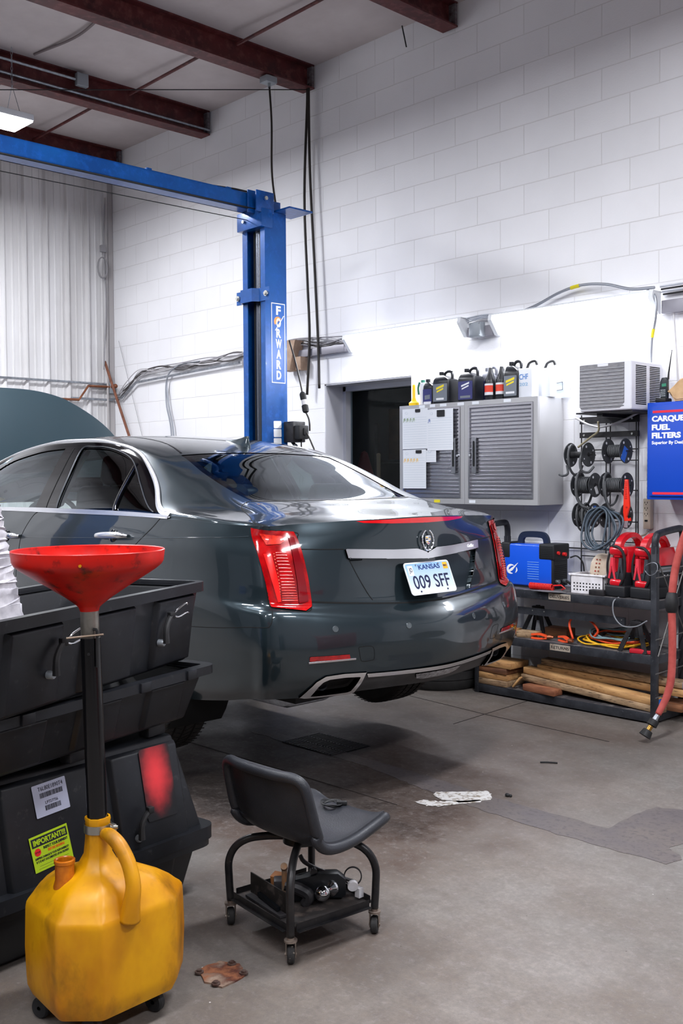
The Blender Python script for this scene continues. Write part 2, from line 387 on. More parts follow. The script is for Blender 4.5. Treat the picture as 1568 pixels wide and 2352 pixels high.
b = MB(); b.lathe([(0, .52), (.03, .5), (.17, .02), (.2, 0)], (-6.78, 6.75, 1.18), n=20); b.cyl((-6.78, 6.75, 0), (-6.78, 6.75, 1.2), .02)
tag(b.build('sign_stand', mat('dull_red', (110, 30, 40), .6)), 'dull red cone-topped stand just behind the left jamb of the doorway', 'stand')
b = MB(); b.cyl((-6.45, 6.6, 0), (-6.45, 6.6, 1.65), .018); b.sph((-6.45, 6.6, 1.65), .02)
tag(b.build('broom_handle', mat('bare_wood_pole', (165, 135, 110), .5)), 'tan wooden pole upright behind the left part of the doorway', 'pole')
b = MB(); b.cyl((-6.12, 6.65, 0), (-6.12, 6.65, 1.74), .013); b.sph((-6.12, 6.65, 1.74), .015)
tag(b.build('pole', mat('pale_pole', (190, 196, 205), .4)), 'thin pale pole upright in the middle of the doorway', 'pole')

# ---- floor details (parts of the floor)
def flat(name, pts, m, z=.0015, t=.0012, parent=floor_):
    b = MB(); b.prism([(p[0], p[1]) for p in pts], z-t, z); return b.build(name, m, parent)
def rough_poly(pts, step=.04, amp=.012, seed=1):
    rnd = random.Random(seed); out = []
    for i, p in enumerate(pts):
        q = pts[(i+1) % len(pts)]; L_ = math.dist(p, q); n = max(1, int(L_/step))
        for j in range(n):
            t = j/n; out.append((p[0]+(q[0]-p[0])*t+rnd.uniform(-amp, amp), p[1]+(q[1]-p[1])*t+rnd.uniform(-amp, amp)))
    return out
M_patch = mat('patched_concrete', (86, 80, 82), .55, var=(98, 90, 86), vscale=5, var2=(70, 65, 67), v2scale=40, bump=.1, bscale=90)
PT = [(-4.6, 3.74), (-3.699, 3.712), (-3.304, 3.705), (-2.867, 3.664), (-2.559, 3.667), (-2.273, 3.675), (-2.292, 3.841), (-2.284, 4.061), (-2.177, 4.103), (-1.8, 4.1), (-1.85, 3.74), (-1.974, 3.722), (-2.002, 3.66), (-1.895, 3.573), (-1.924, 3.486), (-2.048, 3.48), (-2.42, 3.468), (-2.893, 3.497), (-3.277, 3.551), (-3.63, 3.612), (-4.6, 3.64)]
flat('concrete_patch', rough_poly(PT, .035, .008), M_patch)
PT = [(-2.86, 2.95), (-2.72, 3.12), (-2.62, 3.2), (-2.5, 3.1), (-2.42, 3.12), (-2.43, 3.0), (-2.6, 2.93), (-2.75, 2.88)]
M_mark = mat('white_floor_paint', (206, 204, 202), .5, var=(130, 118, 102), vscale=45, vlo=.48, vhi=.62)
for k, q in enumerate(([(-3.075, 3.49), (-3.101, 3.537), (-3.02, 3.62), (-2.943, 3.715), (-2.90, 3.69), (-2.851, 3.627), (-2.896, 3.538), (-2.93, 3.49), (-2.97, 3.50), (-2.99, 3.47), (-3.03, 3.48)], [(-3.075, 3.36), (-3.06, 3.416), (-3.00, 3.44), (-2.935, 3.52), (-2.888, 3.589), (-2.86, 3.57), (-2.917, 3.473), (-2.958, 3.388), (-3.0, 3.36)])):
    o = flat('paint_mark', rough_poly(q, .012, .006, k), M_mark, .003, .001)
M_joint = mat('joint_grime', (38, 32, 30), .8)
for q in ([(-3.895, 4.6), (-3.96, 5.42), (-3.955, 5.42), (-3.89, 4.6)], [(-4.6, 4.995), (-3.9, 4.926), (-3.03, 4.893), (-3.03, 4.888), (-3.9, 4.92), (-4.6, 4.99)], [(-9, 3.2), (-3.1, 3.28), (-3.1, 3.276), (-9, 3.194)]): flat('control_joint', q, M_joint, .0018)
b = MB()
for i in range(18):
    x = -4.29+i*.0225; b.bx(x, x+.009, 3.62, 3.9, .0005, .004)
for y in (3.62, 3.71, 3.80, 3.89): b.bx(-4.29, -3.89, y, y+.008, .0005, .004)
b.build('drain_grate', mat('grate_iron', (34, 32, 34), .5, .4), floor_)
flat('drain_pit', [(-4.29, 3.62), (-3.88, 3.62), (-3.88, 3.9), (-4.29, 3.9)], M_dark, .0012)
# rusted anchor plate
r = empty('anchor_plate', (-2.39, 1.78, 0), 'rusted steel anchor plate with bolts, flat on the floor in front of the roller seat', 'floor plate')
b = MB(); b.prism(rough_poly([(-2.455, 1.735), (-2.462, 1.825), (-2.40, 1.85), (-2.335, 1.825), (-2.325, 1.735), (-2.385, 1.715)], .02, .005, 4), 0, .005)
b.build('plate', mat('rust', (134, 84, 56), .75, var=(74, 34, 26), vscale=22, vlo=.42, vhi=.58, var2=(160, 140, 122), v2scale=11, bump=.4, bscale=60), r)
for q in ((-2.44, 1.735), (-2.415, 1.835), (-2.345, 1.825), (-2.35, 1.728)):
    b = MB(); b.cyl((*q, .004), (*q, .009), .013, n=14); b.cyl((*q, .009), (*q, .014), .008, n=6); b.build('bolt', mat('rusted_bolt', (112, 98, 92), .6, .5, var=(70, 40, 30), vscale=40), r)
for i, (x, y, l, s) in enumerate(((-3.05, 4.28, 'thin black strip of debris lying flat on open floor', 'strip'), (-2.83, 3.72, 'small black rubber nub on the floor right of the white paint mark', 'nub'))):
    b = MB()
    if s == 'strip': b.tube([(x, y, .004), (x+.03, y+.02, .006), (x+.07, y+.05, .004)], .004, n=6, smooth=3)
    else: b.sph((x, y, .008), .012, (1, .8, .7)); b.sph((x+.014, y+.006, .006), .007)
    tag(b.build('rubber_scrap', M_black), l, 'scrap')
# ---- roof steel
def ibeam(x, z0, lab, y0=-6.45, y1=5.80, wd=.14, stiff=True):
    r = empty('roof_beam', (x+wd/2, (y0+y1)/2, z0), lab, 'beam', 'red oxide roof beams')
    b = MB(); b.bx(x-wd, x, y0, y1, z0, z0+.012); b.build('bottom_flange', M_red_ox, r)
    b = MB(); b.bx(x-wd/2-.005, x-wd/2+.005, y0, y1, z0+.012, CEIL-.012); b.build('web', M_red_ox, r)
    b = MB(); b.bx(x-wd, x, y0, y1, CEIL-.012, CEIL-.001); b.build('top_flange', M_red_ox, r)
    b = MB(); b.box((x-wd/2, y1-.012, (z0+CEIL)/2), (wd-.01, .022, CEIL-z0-.03))
    b.build('end_plate', mat('mortar_smeared_steel', (120, 116, 120), .7, var=(70, 50, 54), vscale=18), r)
    return r
ibeam(-6.41+.02, 4.672, 'red brown steel roof beam ending above the hanging black cables')
ibeam(-7.86+.02, 4.645, 'red brown steel roof beam carrying two metal conduits and a junction box')
ibeam(-9.38, 4.70, 'red brown steel roof beam nearest the ribbed metal wall')
ibeam(-4.87+.02, 4.69, 'red brown steel roof beam at the top edge above the block wall')
for i, x in enumerate((-3.35, -1.85, -.35, 1.15, 2.65)): ibeam(x, 4.69, 'red brown steel roof beam out over the front of the shop')
def bar(name, a, c, r, m, lab, cat, group=None, n=8):
    b = MB(); b.cyl(a, c, r, n=n); return tag(b.build(name, m), lab, cat, group)
for (xa, xb, y, l) in ((-8.0, -9.45, 4.9, 'between the beam with conduits and the beam by the ribbed wall'), (-6.55, -7.78, 4.95, 'between the cable beam and the beam with conduits'), (-5.0, -6.33, 5.0, 'between the top beam and the cable beam')):
    bar('bridging_bar', (xa, y, CEIL-.03), (xb, y-.05, CEIL-.09), .013, M_red_ox, 'thin red brown bar '+l, 'bar', 'roof bridging bars')
# insulation seams sagging under the ceiling
M_seam = mat('seam_tape', (128, 118, 118), .9)
for k, (xa, xb) in enumerate(((-6.55, -7.75), (-8.0, -9.25), (-5.1, -6.3))):
    b = MB(); b.tube([(xa, 4.0, CEIL-.004), ((xa+xb)/2, 4.06, CEIL-.022), (xb, 4.0, CEIL-.004)], .011, smooth=8, n=6); o = b.build('insulation_seam', M_seam, ceil_)
# conduits + box on the second beam
bar('conduit', (-7.845, -6, 4.712), (-7.845, 5.8, 4.69), .011, M_galv, 'long metal conduit along the lower web of the second roof beam', 'conduit')
bar('conduit', (-7.80, -6, 4.775), (-7.80, 4.39, 4.785), .011, M_galv, 'metal conduit ending at the square box on the second roof beam', 'conduit')
b = MB(); b.box((-7.80, 4.45, 4.79), (.05, .105, .105), bev=.006); tag(b.build('junction_box', M_greypaint), 'square grey junction box on the second roof beam', 'junction box')
b = MB(); b.tube([(-8.5, 1.105, 4.06), (-7.4, 3.54, 4.373), (-6.40, 5.76, 4.66)], .004, n=6); tag(b.build('stay_wire', M_black), 'thin dark stay wire running level under the roof beams', 'wire')
bar('ceiling_rod', (-5.36, 5.76, CEIL-.02), (-5.335, 5.78, 4.69), .005, M_blackmet, 'thin dark rod hanging against the block wall below the top beam', 'rod')

# ---- ceiling LED fixtures (lamps)
M_led = mat('led_lens', (255, 255, 255), .4, emit=(LED_COL[0], LED_COL[1], LED_COL[2], 1), estr=22)
M_fix = mat('fixture_white', (225, 228, 232), .4)
def led(x, y, z, lab, pw=1, L_=1.22, W_=.33, rot=0):
    r = empty('ceiling_light', (x, y, z), lab, 'ceiling light', 'hanging LED ceiling lights', rz=math.radians(rot))
    b = MB(); b.box((0, 0, .03), (W_, L_, .05), bev=.008); b.box((0, 0, .07), (W_*.45, L_*.8, .04), bev=.01); b.build('housing', M_fix, r, local=True)
    b = MB(); b.box((0, 0, .0), (W_-.015, L_-.015, .012), bev=.003); b.build('diffuser', M_led, r, local=True)
    for s in (-1, 1):
        b = MB(); yy = s*(L_/2-.1)
        b.tube([(0-.13, yy, .05), (0, yy, .3)], .0025, n=5); b.tube([(.13, yy, .05), (0, yy, .3)], .0025, n=5)
        zt = CEIL-z; k = int((zt-.3)/.03)
        for i in range(k):
            zz = .3+i*.03; pts = [(.008*math.cos(t)*(1 if i % 2 else 0), yy+.008*math.cos(t)*(0 if i % 2 else 1), zz+.018*math.sin(t)+.01) for t in np.linspace(0, 6.283, 9)[:-1]]
            b.tube(pts, .0022, n=4, closed=True)
        b.build('hanging_chain', M_galv, r, local=True)
    ld = bpy.data.lights.new('led_lamp', 'AREA'); ld.shape = 'RECTANGLE'; ld.size = W_; ld.size_y = L_; ld.energy = LED_W*pw; ld.color = LED_COL
    lo_ = bpy.data.objects.new('lamp_light', ld); C.objects.link(lo_); lo_.parent = r; lo_.location = (0, 0, -.012); return r
LEDS = [(-7.7, 3.27, 4.25, 1.25), (-7.7, .4, 4.25, 1), (-4.5, 1.5, 4.25, .75), (-4.5, -1.6, 4.25, .7), (-1.6, 3.0, 4.25, 1.25), (-1.4, .1, 4.25, .7), (-1.6, -3.2, 4.25, .6), (1.8, 2.6, 4.25, 1.2), (1.8, -1.2, 4.25, .7), (-7.7, -3.0, 4.25, .6)]
for i, (x, y, z, pw) in enumerate(LEDS):
    led(x, y, z, 'rectangular LED ceiling light hanging on chains at the left edge' if i == 0 else 'rectangular LED ceiling light hanging out of the picture', pw)

# ---- wall fixtures
M_tube = mat('lit_lens', (255, 255, 255), .4, emit=(LED_COL[0], LED_COL[1], LED_COL[2], 1), estr=6)
def wall_light(x0, x1, z, lab):
    r = empty('wall_light', ((x0+x1)/2, 5.8, z-.1), lab, 'wall light', 'fluorescent wall lights')
    sec = [(5.80, .012), (5.706, .008), (5.70, -.018), (5.775, -.112), (5.80, -.112)]
    m = Matrix(((0, 0, 1, 0), (1, 0, 0, 0), (0, 1, 0, z), (0, 0, 0, 1)))
    b = MB(); b.prism(sec, x0+.03, x1-.03, m=m); b.build('lens', M_tube, r)
    for e0, e1 in ((x0, x0+.03), (x1-.03, x1)):
        b = MB(); b.prism([(5.80, .018), (5.702, .013), (5.695, -.02), (5.773, -.117), (5.80, -.117)], e0, e1, m=m); b.build('end_cap', M_fix, r)
    b = MB(); b.bx(x0, x1, 5.705, 5.81, z+.012, z+.022); b.build('back_plate', M_fix, r)
    ld = bpy.data.lights.new('tube_lamp', 'AREA'); ld.shape = 'RECTANGLE'; ld.size = x1-x0-.08; ld.size_y = .11; ld.energy = WALL_W; ld.color = LED_COL
    lo_ = bpy.data.objects.new('lamp_light', ld); C.objects.link(lo_); lo_.parent = r
    d = Vector((0, -.78, -.62)); lo_.rotation_euler = d.to_track_quat('-Z', 'Y').to_euler(); lo_.location = (0, -.085, .03)
wall_light(-5.97, -4.75, 2.572, 'long glowing wall light above the doorway, the left one of the two')
wall_light(-4.50, -3.24, 2.56, 'long glowing wall light above the bottles and air conditioner, right of the two')
b = MB(); b.bx(-7.35, -6.02, 5.765, 5.818, 2.47, 2.53, .004); b.bx(-4.74, -4.51, 5.765, 5.818, 2.45, 2.52, .004); b.bx(-3.22, 3.0, 5.765, 5.818, 2.44, 2.52, .004)
tag(b.build('wireway', mat('wireway_paint', (150, 148, 156), .45, .3)), 'painted metal wireway running along the block wall behind the lights', 'wireway')
b = MB(); b.box((-4.63, 5.74, 2.492), (.105, .06, .105), bev=.008)
for dx in (-.042, .042):
    for dz in (-.042, .042): b.cyl((-4.63+dx, 5.713, 2.492+dz), (-4.63+dx, 5.705, 2.492+dz), .006, n=8)
tag(b.build('junction_box', M_greypaint), 'square grey junction box between the two wall lights', 'junction box')
M_flex = mat('flexible_conduit', (168, 172, 180), .35, .6)
def flexc(pts, r, lab, yel=None, sm=10):
    b = MB(); P_ = crv(pts, sm); P2 = crv(P_, 3); b.tube(P2, [r if i % 2 else r*.8 for i in range(len(P2))], n=8); o = b.build('flexible_conduit', M_flex, ang=180); tag(o, lab, 'conduit')
    if yel:
        b = MB(); i0 = int(yel*len(P_)); b.tube(P_[i0:i0+5], r*1.15, n=8); b.build('yellow_tape', mat('yellow_tape', (220, 205, 40), .5), o)
    return o
flexc([(-4.42, 5.77, 2.555), (-4.17, 5.77, 2.60), (-3.95, 5.76, 2.665), (-3.78, 5.76, 2.69), (-3.6, 5.76, 2.67), (-3.42, 5.75, 2.615), (-3.25, 5.74, 2.60)], .011, 'ribbed conduit arching over the right wall light', .42)
flexc([(-3.3, 5.74, 2.59), (-3.235, 5.72, 2.54), (-3.23, 5.72, 2.42), (-3.27, 5.75, 2.30), (-3.29, 5.77, 2.15), (-3.30, 5.78, 1.98), (-3.31, 5.78, 1.5), (-3.31, 5.78, 1.1)], .009, 'ribbed conduit dropping from the light past the air conditioner', .38)
for k in range(3):
    b = MB(); b.tube([(-4.74, 5.77-.01*k, 2.56+.012*k), (-4.62, 5.77, 2.575+.01*k), (-4.5, 5.77, 2.565+.012*k)], .006, n=6, smooth=4); b.build('cable', M_flex) if 0 else tag(b.build('cable', M_flex), 'short grey cable looping over the box between the wall lights', 'cable', 'short cables over the wall box')
for k in range(4):
    b = MB(); b.tube([(-3.22, 5.79-.012*k, 2.56+.014*k), (-1, 5.79-.012*k, 2.57+.014*k), (2.5, 5.79-.012*k, 2.57+.014*k)], .006, n=6); tag(b.build('cable', M_flex if k % 2 else M_black), 'cable running along the wall above the wireway right of the lights', 'cable', 'cables right of the wall lights')
bar('shaft_conduit', (-3.155, 5.79, 2.5), (-3.11, 5.79, 1.93), .006, M_white, 'thin white conduit running down the wall beside the cordless phone', 'conduit')

# cable bundle along the wall left of the lift column and past it
rnd = random.Random(3)
M_cab = [mat('cable_grey', (150, 148, 152), .5), mat('cable_dark', (70, 66, 66), .5), mat('cable_white', (205, 203, 206), .5)]
def strand(k):
    rn = random.Random(k); pts = []
    xs = [-9.5, -9.3, -9.05, -8.7, -8.3, -7.9, -7.5, -7.1, -6.7, -6.3, -5.98]
    base = [2.30, 2.42, 2.53, 2.545, 2.55, 2.56, 2.57, 2.58, 2.585, 2.575, 2.57]
    for x, z in zip(xs, base): pts.append((x, 5.79-.02*rn.random(), z+rn.uniform(-.045, .045)))
    b = MB(); b.tube(pts, rn.uniform(.003, .006), n=5, smooth=6); tag(b.build('cable', M_cab[k % 3]), 'cable in the loose bundle strung along the block wall behind the lift column', 'cable', 'cable bundle on the block wall')
for k in range(9): strand(k)
b = MB(); b.tube([(-9.62, 5.775, 2.3), (-9.4, 5.775, 2.3), (-9.12, 5.775, 2.44), (-7.4, 5.775, 2.50)], .012, n=8); tag(b.build('wall_conduit', M_galv), 'rigid grey conduit sloping up from the room corner below the cables', 'conduit')
for k, dx in enumerate((0, .035)):
    b = MB(); b.tube([(-8.0, 5.77, 2.56), (-8.35, 5.77, 2.55), (-8.55, 5.775, 2.45), (-8.58+dx, 5.78, 2.2), (-8.5+dx, 5.78, 1.9), (-8.5+dx, 5.78, 1.3)], .008, n=6, smooth=8); tag(b.build('drop_cable', M_flex), 'grey cable curving down the wall between the rusty rod and the lift column', 'cable', 'pair of drop cables')
bar('leaning_rod', (-9.60, 5.70, 2.69), (-8.95, 5.72, 1.5), .014, mat('rusty_rod', (130, 82, 62), .7, var=(100, 60, 44), vscale=20), 'rusty brown rod slanting across the room corner', 'rod')
M_rust = mat('rusty_pipe', (112, 66, 44), .55, .3, var=(140, 88, 60), vscale=12)
b = MB(); b.tube([(CX+.06, 3.9, 2.262), (CX+.06, 5.38, 2.272), (CX+.06, 5.49, 2.42), (CX+.06, 5.75, 2.425), (-9.5, 5.74, 2.425)], .013, n=10); b.sph((-9.46, 5.74, 2.425), .024)
tag(b.build('stepped_pipe', M_rust), 'rusty brown pipe stepping up on the ribbed metal wall', 'pipe')
for y0, y1, z, l in ((-2, 5.78, 2.452, 'upper'), (5.30, 5.78, 2.288, 'lower')):
    bar('wall_conduit', (CX+.05, y0, z), (CX+.05, y1, z), .012, M_galv, 'straight grey conduit on the ribbed metal wall, the %s one' % l, 'conduit')
b = MB(); b.box((CX+.05, 5.77, 2.41), (.05, .06, .11), bev=.004); tag(b.build('corner_box', M_greypaint), 'small grey box in the room corner where the pipes meet', 'box')
b = MB(); b.bx(CX+.01, CX+.04, 5.76, 5.815, 0, CEIL-.1); b.cyl((CX+.06, 5.72, 0), (CX+.06, 5.72, 4.4), .011)
tag(b.build('corner_trim', mat('corner_paint', (176, 172, 172), .5)), 'vertical strip and pipe running down the corner of the room', 'trim', None, 'structure')
b = MB(); b.tube([(CX+.06, 5.72, 4.4), (CX+.07, 5.69, 4.0), (CX+.07, 5.70, 3.6), (CX+.08, 5.70, 3.2), (CX+.07, 5.67, 2.6)], .007, n=6, smooth=6)
for k in range(3): b.tube([(CX+.08+.01*k, 5.66+.055*math.cos(t), 3.66+.11*math.sin(t)) for t in np.linspace(0, 6.28, 15)[:-1]], .005, n=5, closed=True)
b.box((CX+.08, 5.67, 3.86), (.04, .05, .07)); tag(b.build('coiled_wire', M_cab[0]), 'loose grey wire coiled high in the room corner', 'wire')
bar('rod_shadow_line', (-9.45, 5.78, 2.9), (-8.9, 5.78, 1.6), .0025, M_cab[0], 'thin grey line drawn as the shadow of the rusty rod on the block wall', 'wire')  # shadow of the leaning rod, modelled as a thin line on the wall
# paper cup dispenser on the wall
b = MB(); b.prism([(-.1, .13), (.1, .12), (.045, -.04), (.03, -.13), (-.075, -.13), (-.09, -.04)], -.05, .05, bev=.006, m=frame((-6.64, 5.75, 2.49), (1, 0, 0), (0, 0, 1)))
b.bx(-6.56, -6.50, 5.72, 5.8, 2.36, 2.47)
tag(b.build('wall_scoop', mat('kraft_board', (176, 150, 128), .7, var=(150, 124, 104), vscale=14)), 'tan scoop-shaped bin mounted on the wall right of the lift column', 'bin')
# ---------------------------------------------------------------- sedan: body surfaces as control nets
YC = 3.505
MIR = np.array([1., -1., 1.])
def catmull(P, t, mir=False):
    """P (n,...) control points, t in [0,n-1]"""
    n = len(P); t = np.clip(t, 0, n-1-1e-9); i = np.floor(t).astype(int); f = (t-i)
    def g(k):
        lo = P[1]*MIR if mir else 2*P[0]-P[1]; hi = P[-2]*MIR if mir else 2*P[-1]-P[-2]
        out = P[np.clip(k, 0, n-1)].copy(); out[k < 0] = lo; out[k > n-1] = hi; return out
    p0, p1, p2, p3 = g(i-1), g(i), g(i+1), g(i+2); f = f.reshape(f.shape+(1,)*(P.ndim-1))
    return .5*((2*p1)+(p2-p0)*f+(2*p0-5*p1+4*p2-p3)*f**2+(3*p1-p0-3*p2+p3)*f**3)
class Patch:
    def __init__(s, net, mu=False, mv=False): s.mu, s.mv = mu, mv; s.net = np.array(net, float); s.nu, s.nv = s.net.shape[:2]; s.tab = None
    def ev(s, uv):
        """uv (k,2) -> (k,3) in (x, h, z)"""
        uv = np.atleast_2d(uv); rows = catmull(s.net, uv[:, 0], s.mu)   # (k, nv, 3)
        k = np.arange(len(uv)); v = np.clip(uv[:, 1], 0, s.nv-1-1e-9); i = np.floor(v).astype(int); f = (v-i)[:, None]
        def g(j):
            out = rows[k, np.clip(j, 0, s.nv-1)].copy(); a = j < 0; out[a] = 2*rows[a, 0]-rows[a, 1]
            a = j > s.nv-1; out[a] = rows[a, -2]*MIR if s.mv else 2*rows[a, -1]-rows[a, -2]; return out
        p0, p1, p2, p3 = g(i-1), g(i), g(i+1), g(i+2)
        return .5*((2*p1)+(p2-p0)*f+(2*p0-5*p1+4*p2-p3)*f**2+(3*p1-p0-3*p2+p3)*f**3)
    def nrm(s, uv, e=2e-3):
        uv = np.atleast_2d(uv).astype(float); hi = np.array([s.nu-1, s.nv-1])
        a = s.ev(np.clip(uv+[e, 0], 0, hi))-s.ev(np.clip(uv-[e, 0], 0, hi)); b = s.ev(np.clip(uv+[0, e], 0, hi))-s.ev(np.clip(uv-[0, e], 0, hi))
        n = np.cross(a, b); return n/np.maximum(np.linalg.norm(n, axis=1, keepdims=True), 1e-9)
    def near(s, p):
        if s.tab is None:
            U, V = np.meshgrid(np.linspace(0, s.nu-1, 300), np.linspace(0, s.nv-1, 160), indexing='ij'); s.tuv = np.stack([U.ravel(), V.ravel()], 1); s.tab = s.ev(s.tuv)
        return s.tuv[((s.tab-np.array(p))**2).sum(1).argmin()]
def mk_skirt():
    zs = [.43, .50, .62, .76, .90, 1.0, 1.08, 1.15, 1.215, 1.275]; hs = [.84, .875, .895, .908, .9145, .913, .906, .901, .888, .872]
    zk = [.530, .59, .68, .77, .885, .925, 1.01, 1.125, 1.20, 1.250]; zr = [.52, .59, .66, .74, .822, .90, .995, 1.11, 1.195, 1.274]
    hk = [.80, .82, .83, .83, .81, .785, .775, .77, .765, .76]
    X = [[-3.09, -3.12, -3.16, -3.21, -3.29], [-3.03, -3.06, -3.11, -3.17, -3.255], [-3.0, -3.04, -3.09, -3.15, -3.235], [-2.99, -3.03, -3.08, -3.145, -3.23],
         [-3.0, -3.045, -3.10, -3.165, -3.24], [-3.09, -3.12, -3.155, -3.20, -3.27], [-3.115, -3.14, -3.17, -3.215, -3.28], [-3.125, -3.155, -3.19, -3.24, -3.31],
         [-3.13, -3.16, -3.205, -3.265, -3.335], [-3.135, -3.17, -3.235, -3.295, -3.335]]
    xf = [-7.86, -7.90, -7.93, -7.94, -7.93, -7.90, -7.84, -7.76, -7.66, -7.55]
    net = []
    cols = []
    for r in range(10):
        row = []; zf = zs[r]-(0 if r < 3 else (r-3)*.028)
        row += [(xf[r], 0, zf), (xf[r]+.06, .42, zf), (xf[r]+.2, .70, zf), (min(-7.35, xf[r]+.5), .84*hs[r]/.9, zf+.01), (-7.09, hs[r]*.985, zs[r]-(0 if r < 3 else (r-3)*.016)),
                (-6.3, hs[r], zs[r]-(0 if r < 5 else (r-5)*.004)), (-5.6, hs[r], zs[r]), (-4.9, hs[r], zs[r]), (-4.3, hs[r], zs[r])]
        d = hs[r]-hk[r]; xk = X[r][4]
        row += [(-3.85, hk[r]+.98*d, zs[r]+.25*(zk[r]-zs[r])), (xk-.27, hk[r]+.80*d, zs[r]+.6*(zk[r]-zs[r])), (xk-.10, hk[r]+.48*d, zs[r]+.9*(zk[r]-zs[r])), (xk, hk[r], zk[r])]
        for f, x in ((.8, X[r][3]), (.56, X[r][2]), (.3, X[r][1]), (0, X[r][0])): row.append((x, hk[r]*f, zr[r]+(zk[r]-zr[r])*f**1.3))
        net.append(row)
    return Patch(np.array(net).transpose(1, 0, 2), mu=True)      # u along 17 columns, v up 10 rows
def mk_top():
    S = [
     [(-6.45, .870, 1.255), (-6.46, .80, 1.275), (-6.48, .70, 1.285), (-6.52, .55, 1.295), (-6.56, .40, 1.30), (-6.60, .2, 1.30), (-6.61, 0, 1.30)],
     [(-6.15, .872, 1.265), (-6.15, .85, 1.30), (-6.15, .80, 1.36), (-6.16, .735, 1.45), (-6.19, .66, 1.485), (-6.24, .35, 1.515), (-6.26, 0, 1.52)],
     [(-5.85, .872, 1.27), (-5.85, .85, 1.315), (-5.85, .79, 1.445), (-5.85, .70, 1.565), (-5.87, .62, 1.602), (-5.92, .32, 1.638), (-5.93, 0, 1.645)],
     [(-5.5, .872, 1.275), (-5.5, .85, 1.325), (-5.5, .77, 1.48), (-5.5, .675, 1.62), (-5.5, .60, 1.66), (-5.5, .32, 1.697), (-5.5, 0, 1.706)],
     [(-5.2, .872, 1.275), (-5.2, .85, 1.33), (-5.2, .765, 1.48), (-5.2, .665, 1.628), (-5.2, .60, 1.665), (-5.2, .32, 1.698), (-5.2, 0, 1.705)],
     [(-4.9, .872, 1.275), (-4.9, .85, 1.33), (-4.9, .76, 1.48), (-4.9, .66, 1.624), (-4.9, .595, 1.657), (-4.9, .32, 1.688), (-4.9, 0, 1.695)],
     [(-4.6, .872, 1.275), (-4.6, .85, 1.328), (-4.6, .76, 1.465), (-4.6, .655, 1.595), (-4.6, .58, 1.625), (-4.6, .3, 1.653), (-4.6, 0, 1.66)],
     [(-4.34, .872, 1.275), (-4.34, .85, 1.322), (-4.34, .765, 1.435), (-4.34, .665, 1.54), (-4.34, .55, 1.570), (-4.34, .3, 1.590), (-4.34, 0, 1.596)],
     [(-4.1, .872, 1.274), (-4.1, .85, 1.312), (-4.1, .775, 1.39), (-4.1, .69, 1.45), (-4.1, .59, 1.476), (-4.1, .3, 1.498), (-4.1, 0, 1.503)],
     [(-3.9, .870, 1.273), (-3.9, .85, 1.298), (-3.9, .785, 1.328), (-3.9, .70, 1.367), (-3.9, .60, 1.395), (-3.9, .3, 1.420), (-3.9, 0, 1.424)],
     [(-3.72, .866, 1.272), (-3.72, .85, 1.287), (-3.72, .78, 1.297), (-3.72, .70, 1.315), (-3.72, .60, 1.338), (-3.71, .3, 1.348), (-3.70, 0, 1.349)],
     [(-3.56, .860, 1.268), (-3.56, .832, 1.272), (-3.56, .77, 1.280), (-3.55, .68, 1.291), (-3.54, .57, 1.303), (-3.52, .3, 1.315), (-3.52, 0, 1.315)],
     [(-3.44, .815, 1.258), (-3.43, .79, 1.263), (-3.42, .73, 1.270), (-3.40, .64, 1.277), (-3.38, .53, 1.284), (-3.36, .28, 1.291), (-3.35, 0, 1.291)],
     [(-3.335, .76, 1.250), (-3.322, .71, 1.256), (-3.305, .65, 1.262), (-3.275, .57, 1.269), (-3.235, .45, 1.275), (-3.17, .24, 1.277), (-3.135, 0, 1.277)]]
    S = np.array(S, float); uu = np.linspace(4.5, 16, 900); ed = SK.ev(np.stack([uu, np.full(900, 9.0)], 1))
    for k in range(len(S)-1):
        j = np.abs(ed[:, 0]-S[k, 0, 0])[:750].argmin(); S[k, 0] = ed[j]-[0, .001, .002]
        if 9 <= k: S[k, 1, 1] = min(S[k, 1, 1], S[k, 0, 1]-.014); S[k, 2, 1] = min(S[k, 2, 1], S[k, 0, 1]-.06)
    for j, u_ in enumerate((12, 12.3, 12.65, 13.1, 13.85, 15.0, 16)): S[-1, j] = SK.ev([[u_, 9.0]])[0]-[.0, .0, .001]
    return Patch(S, mv=True)                      # u along 14 stations, v from side to centre 7
SK = mk_skirt(); TP = mk_top()
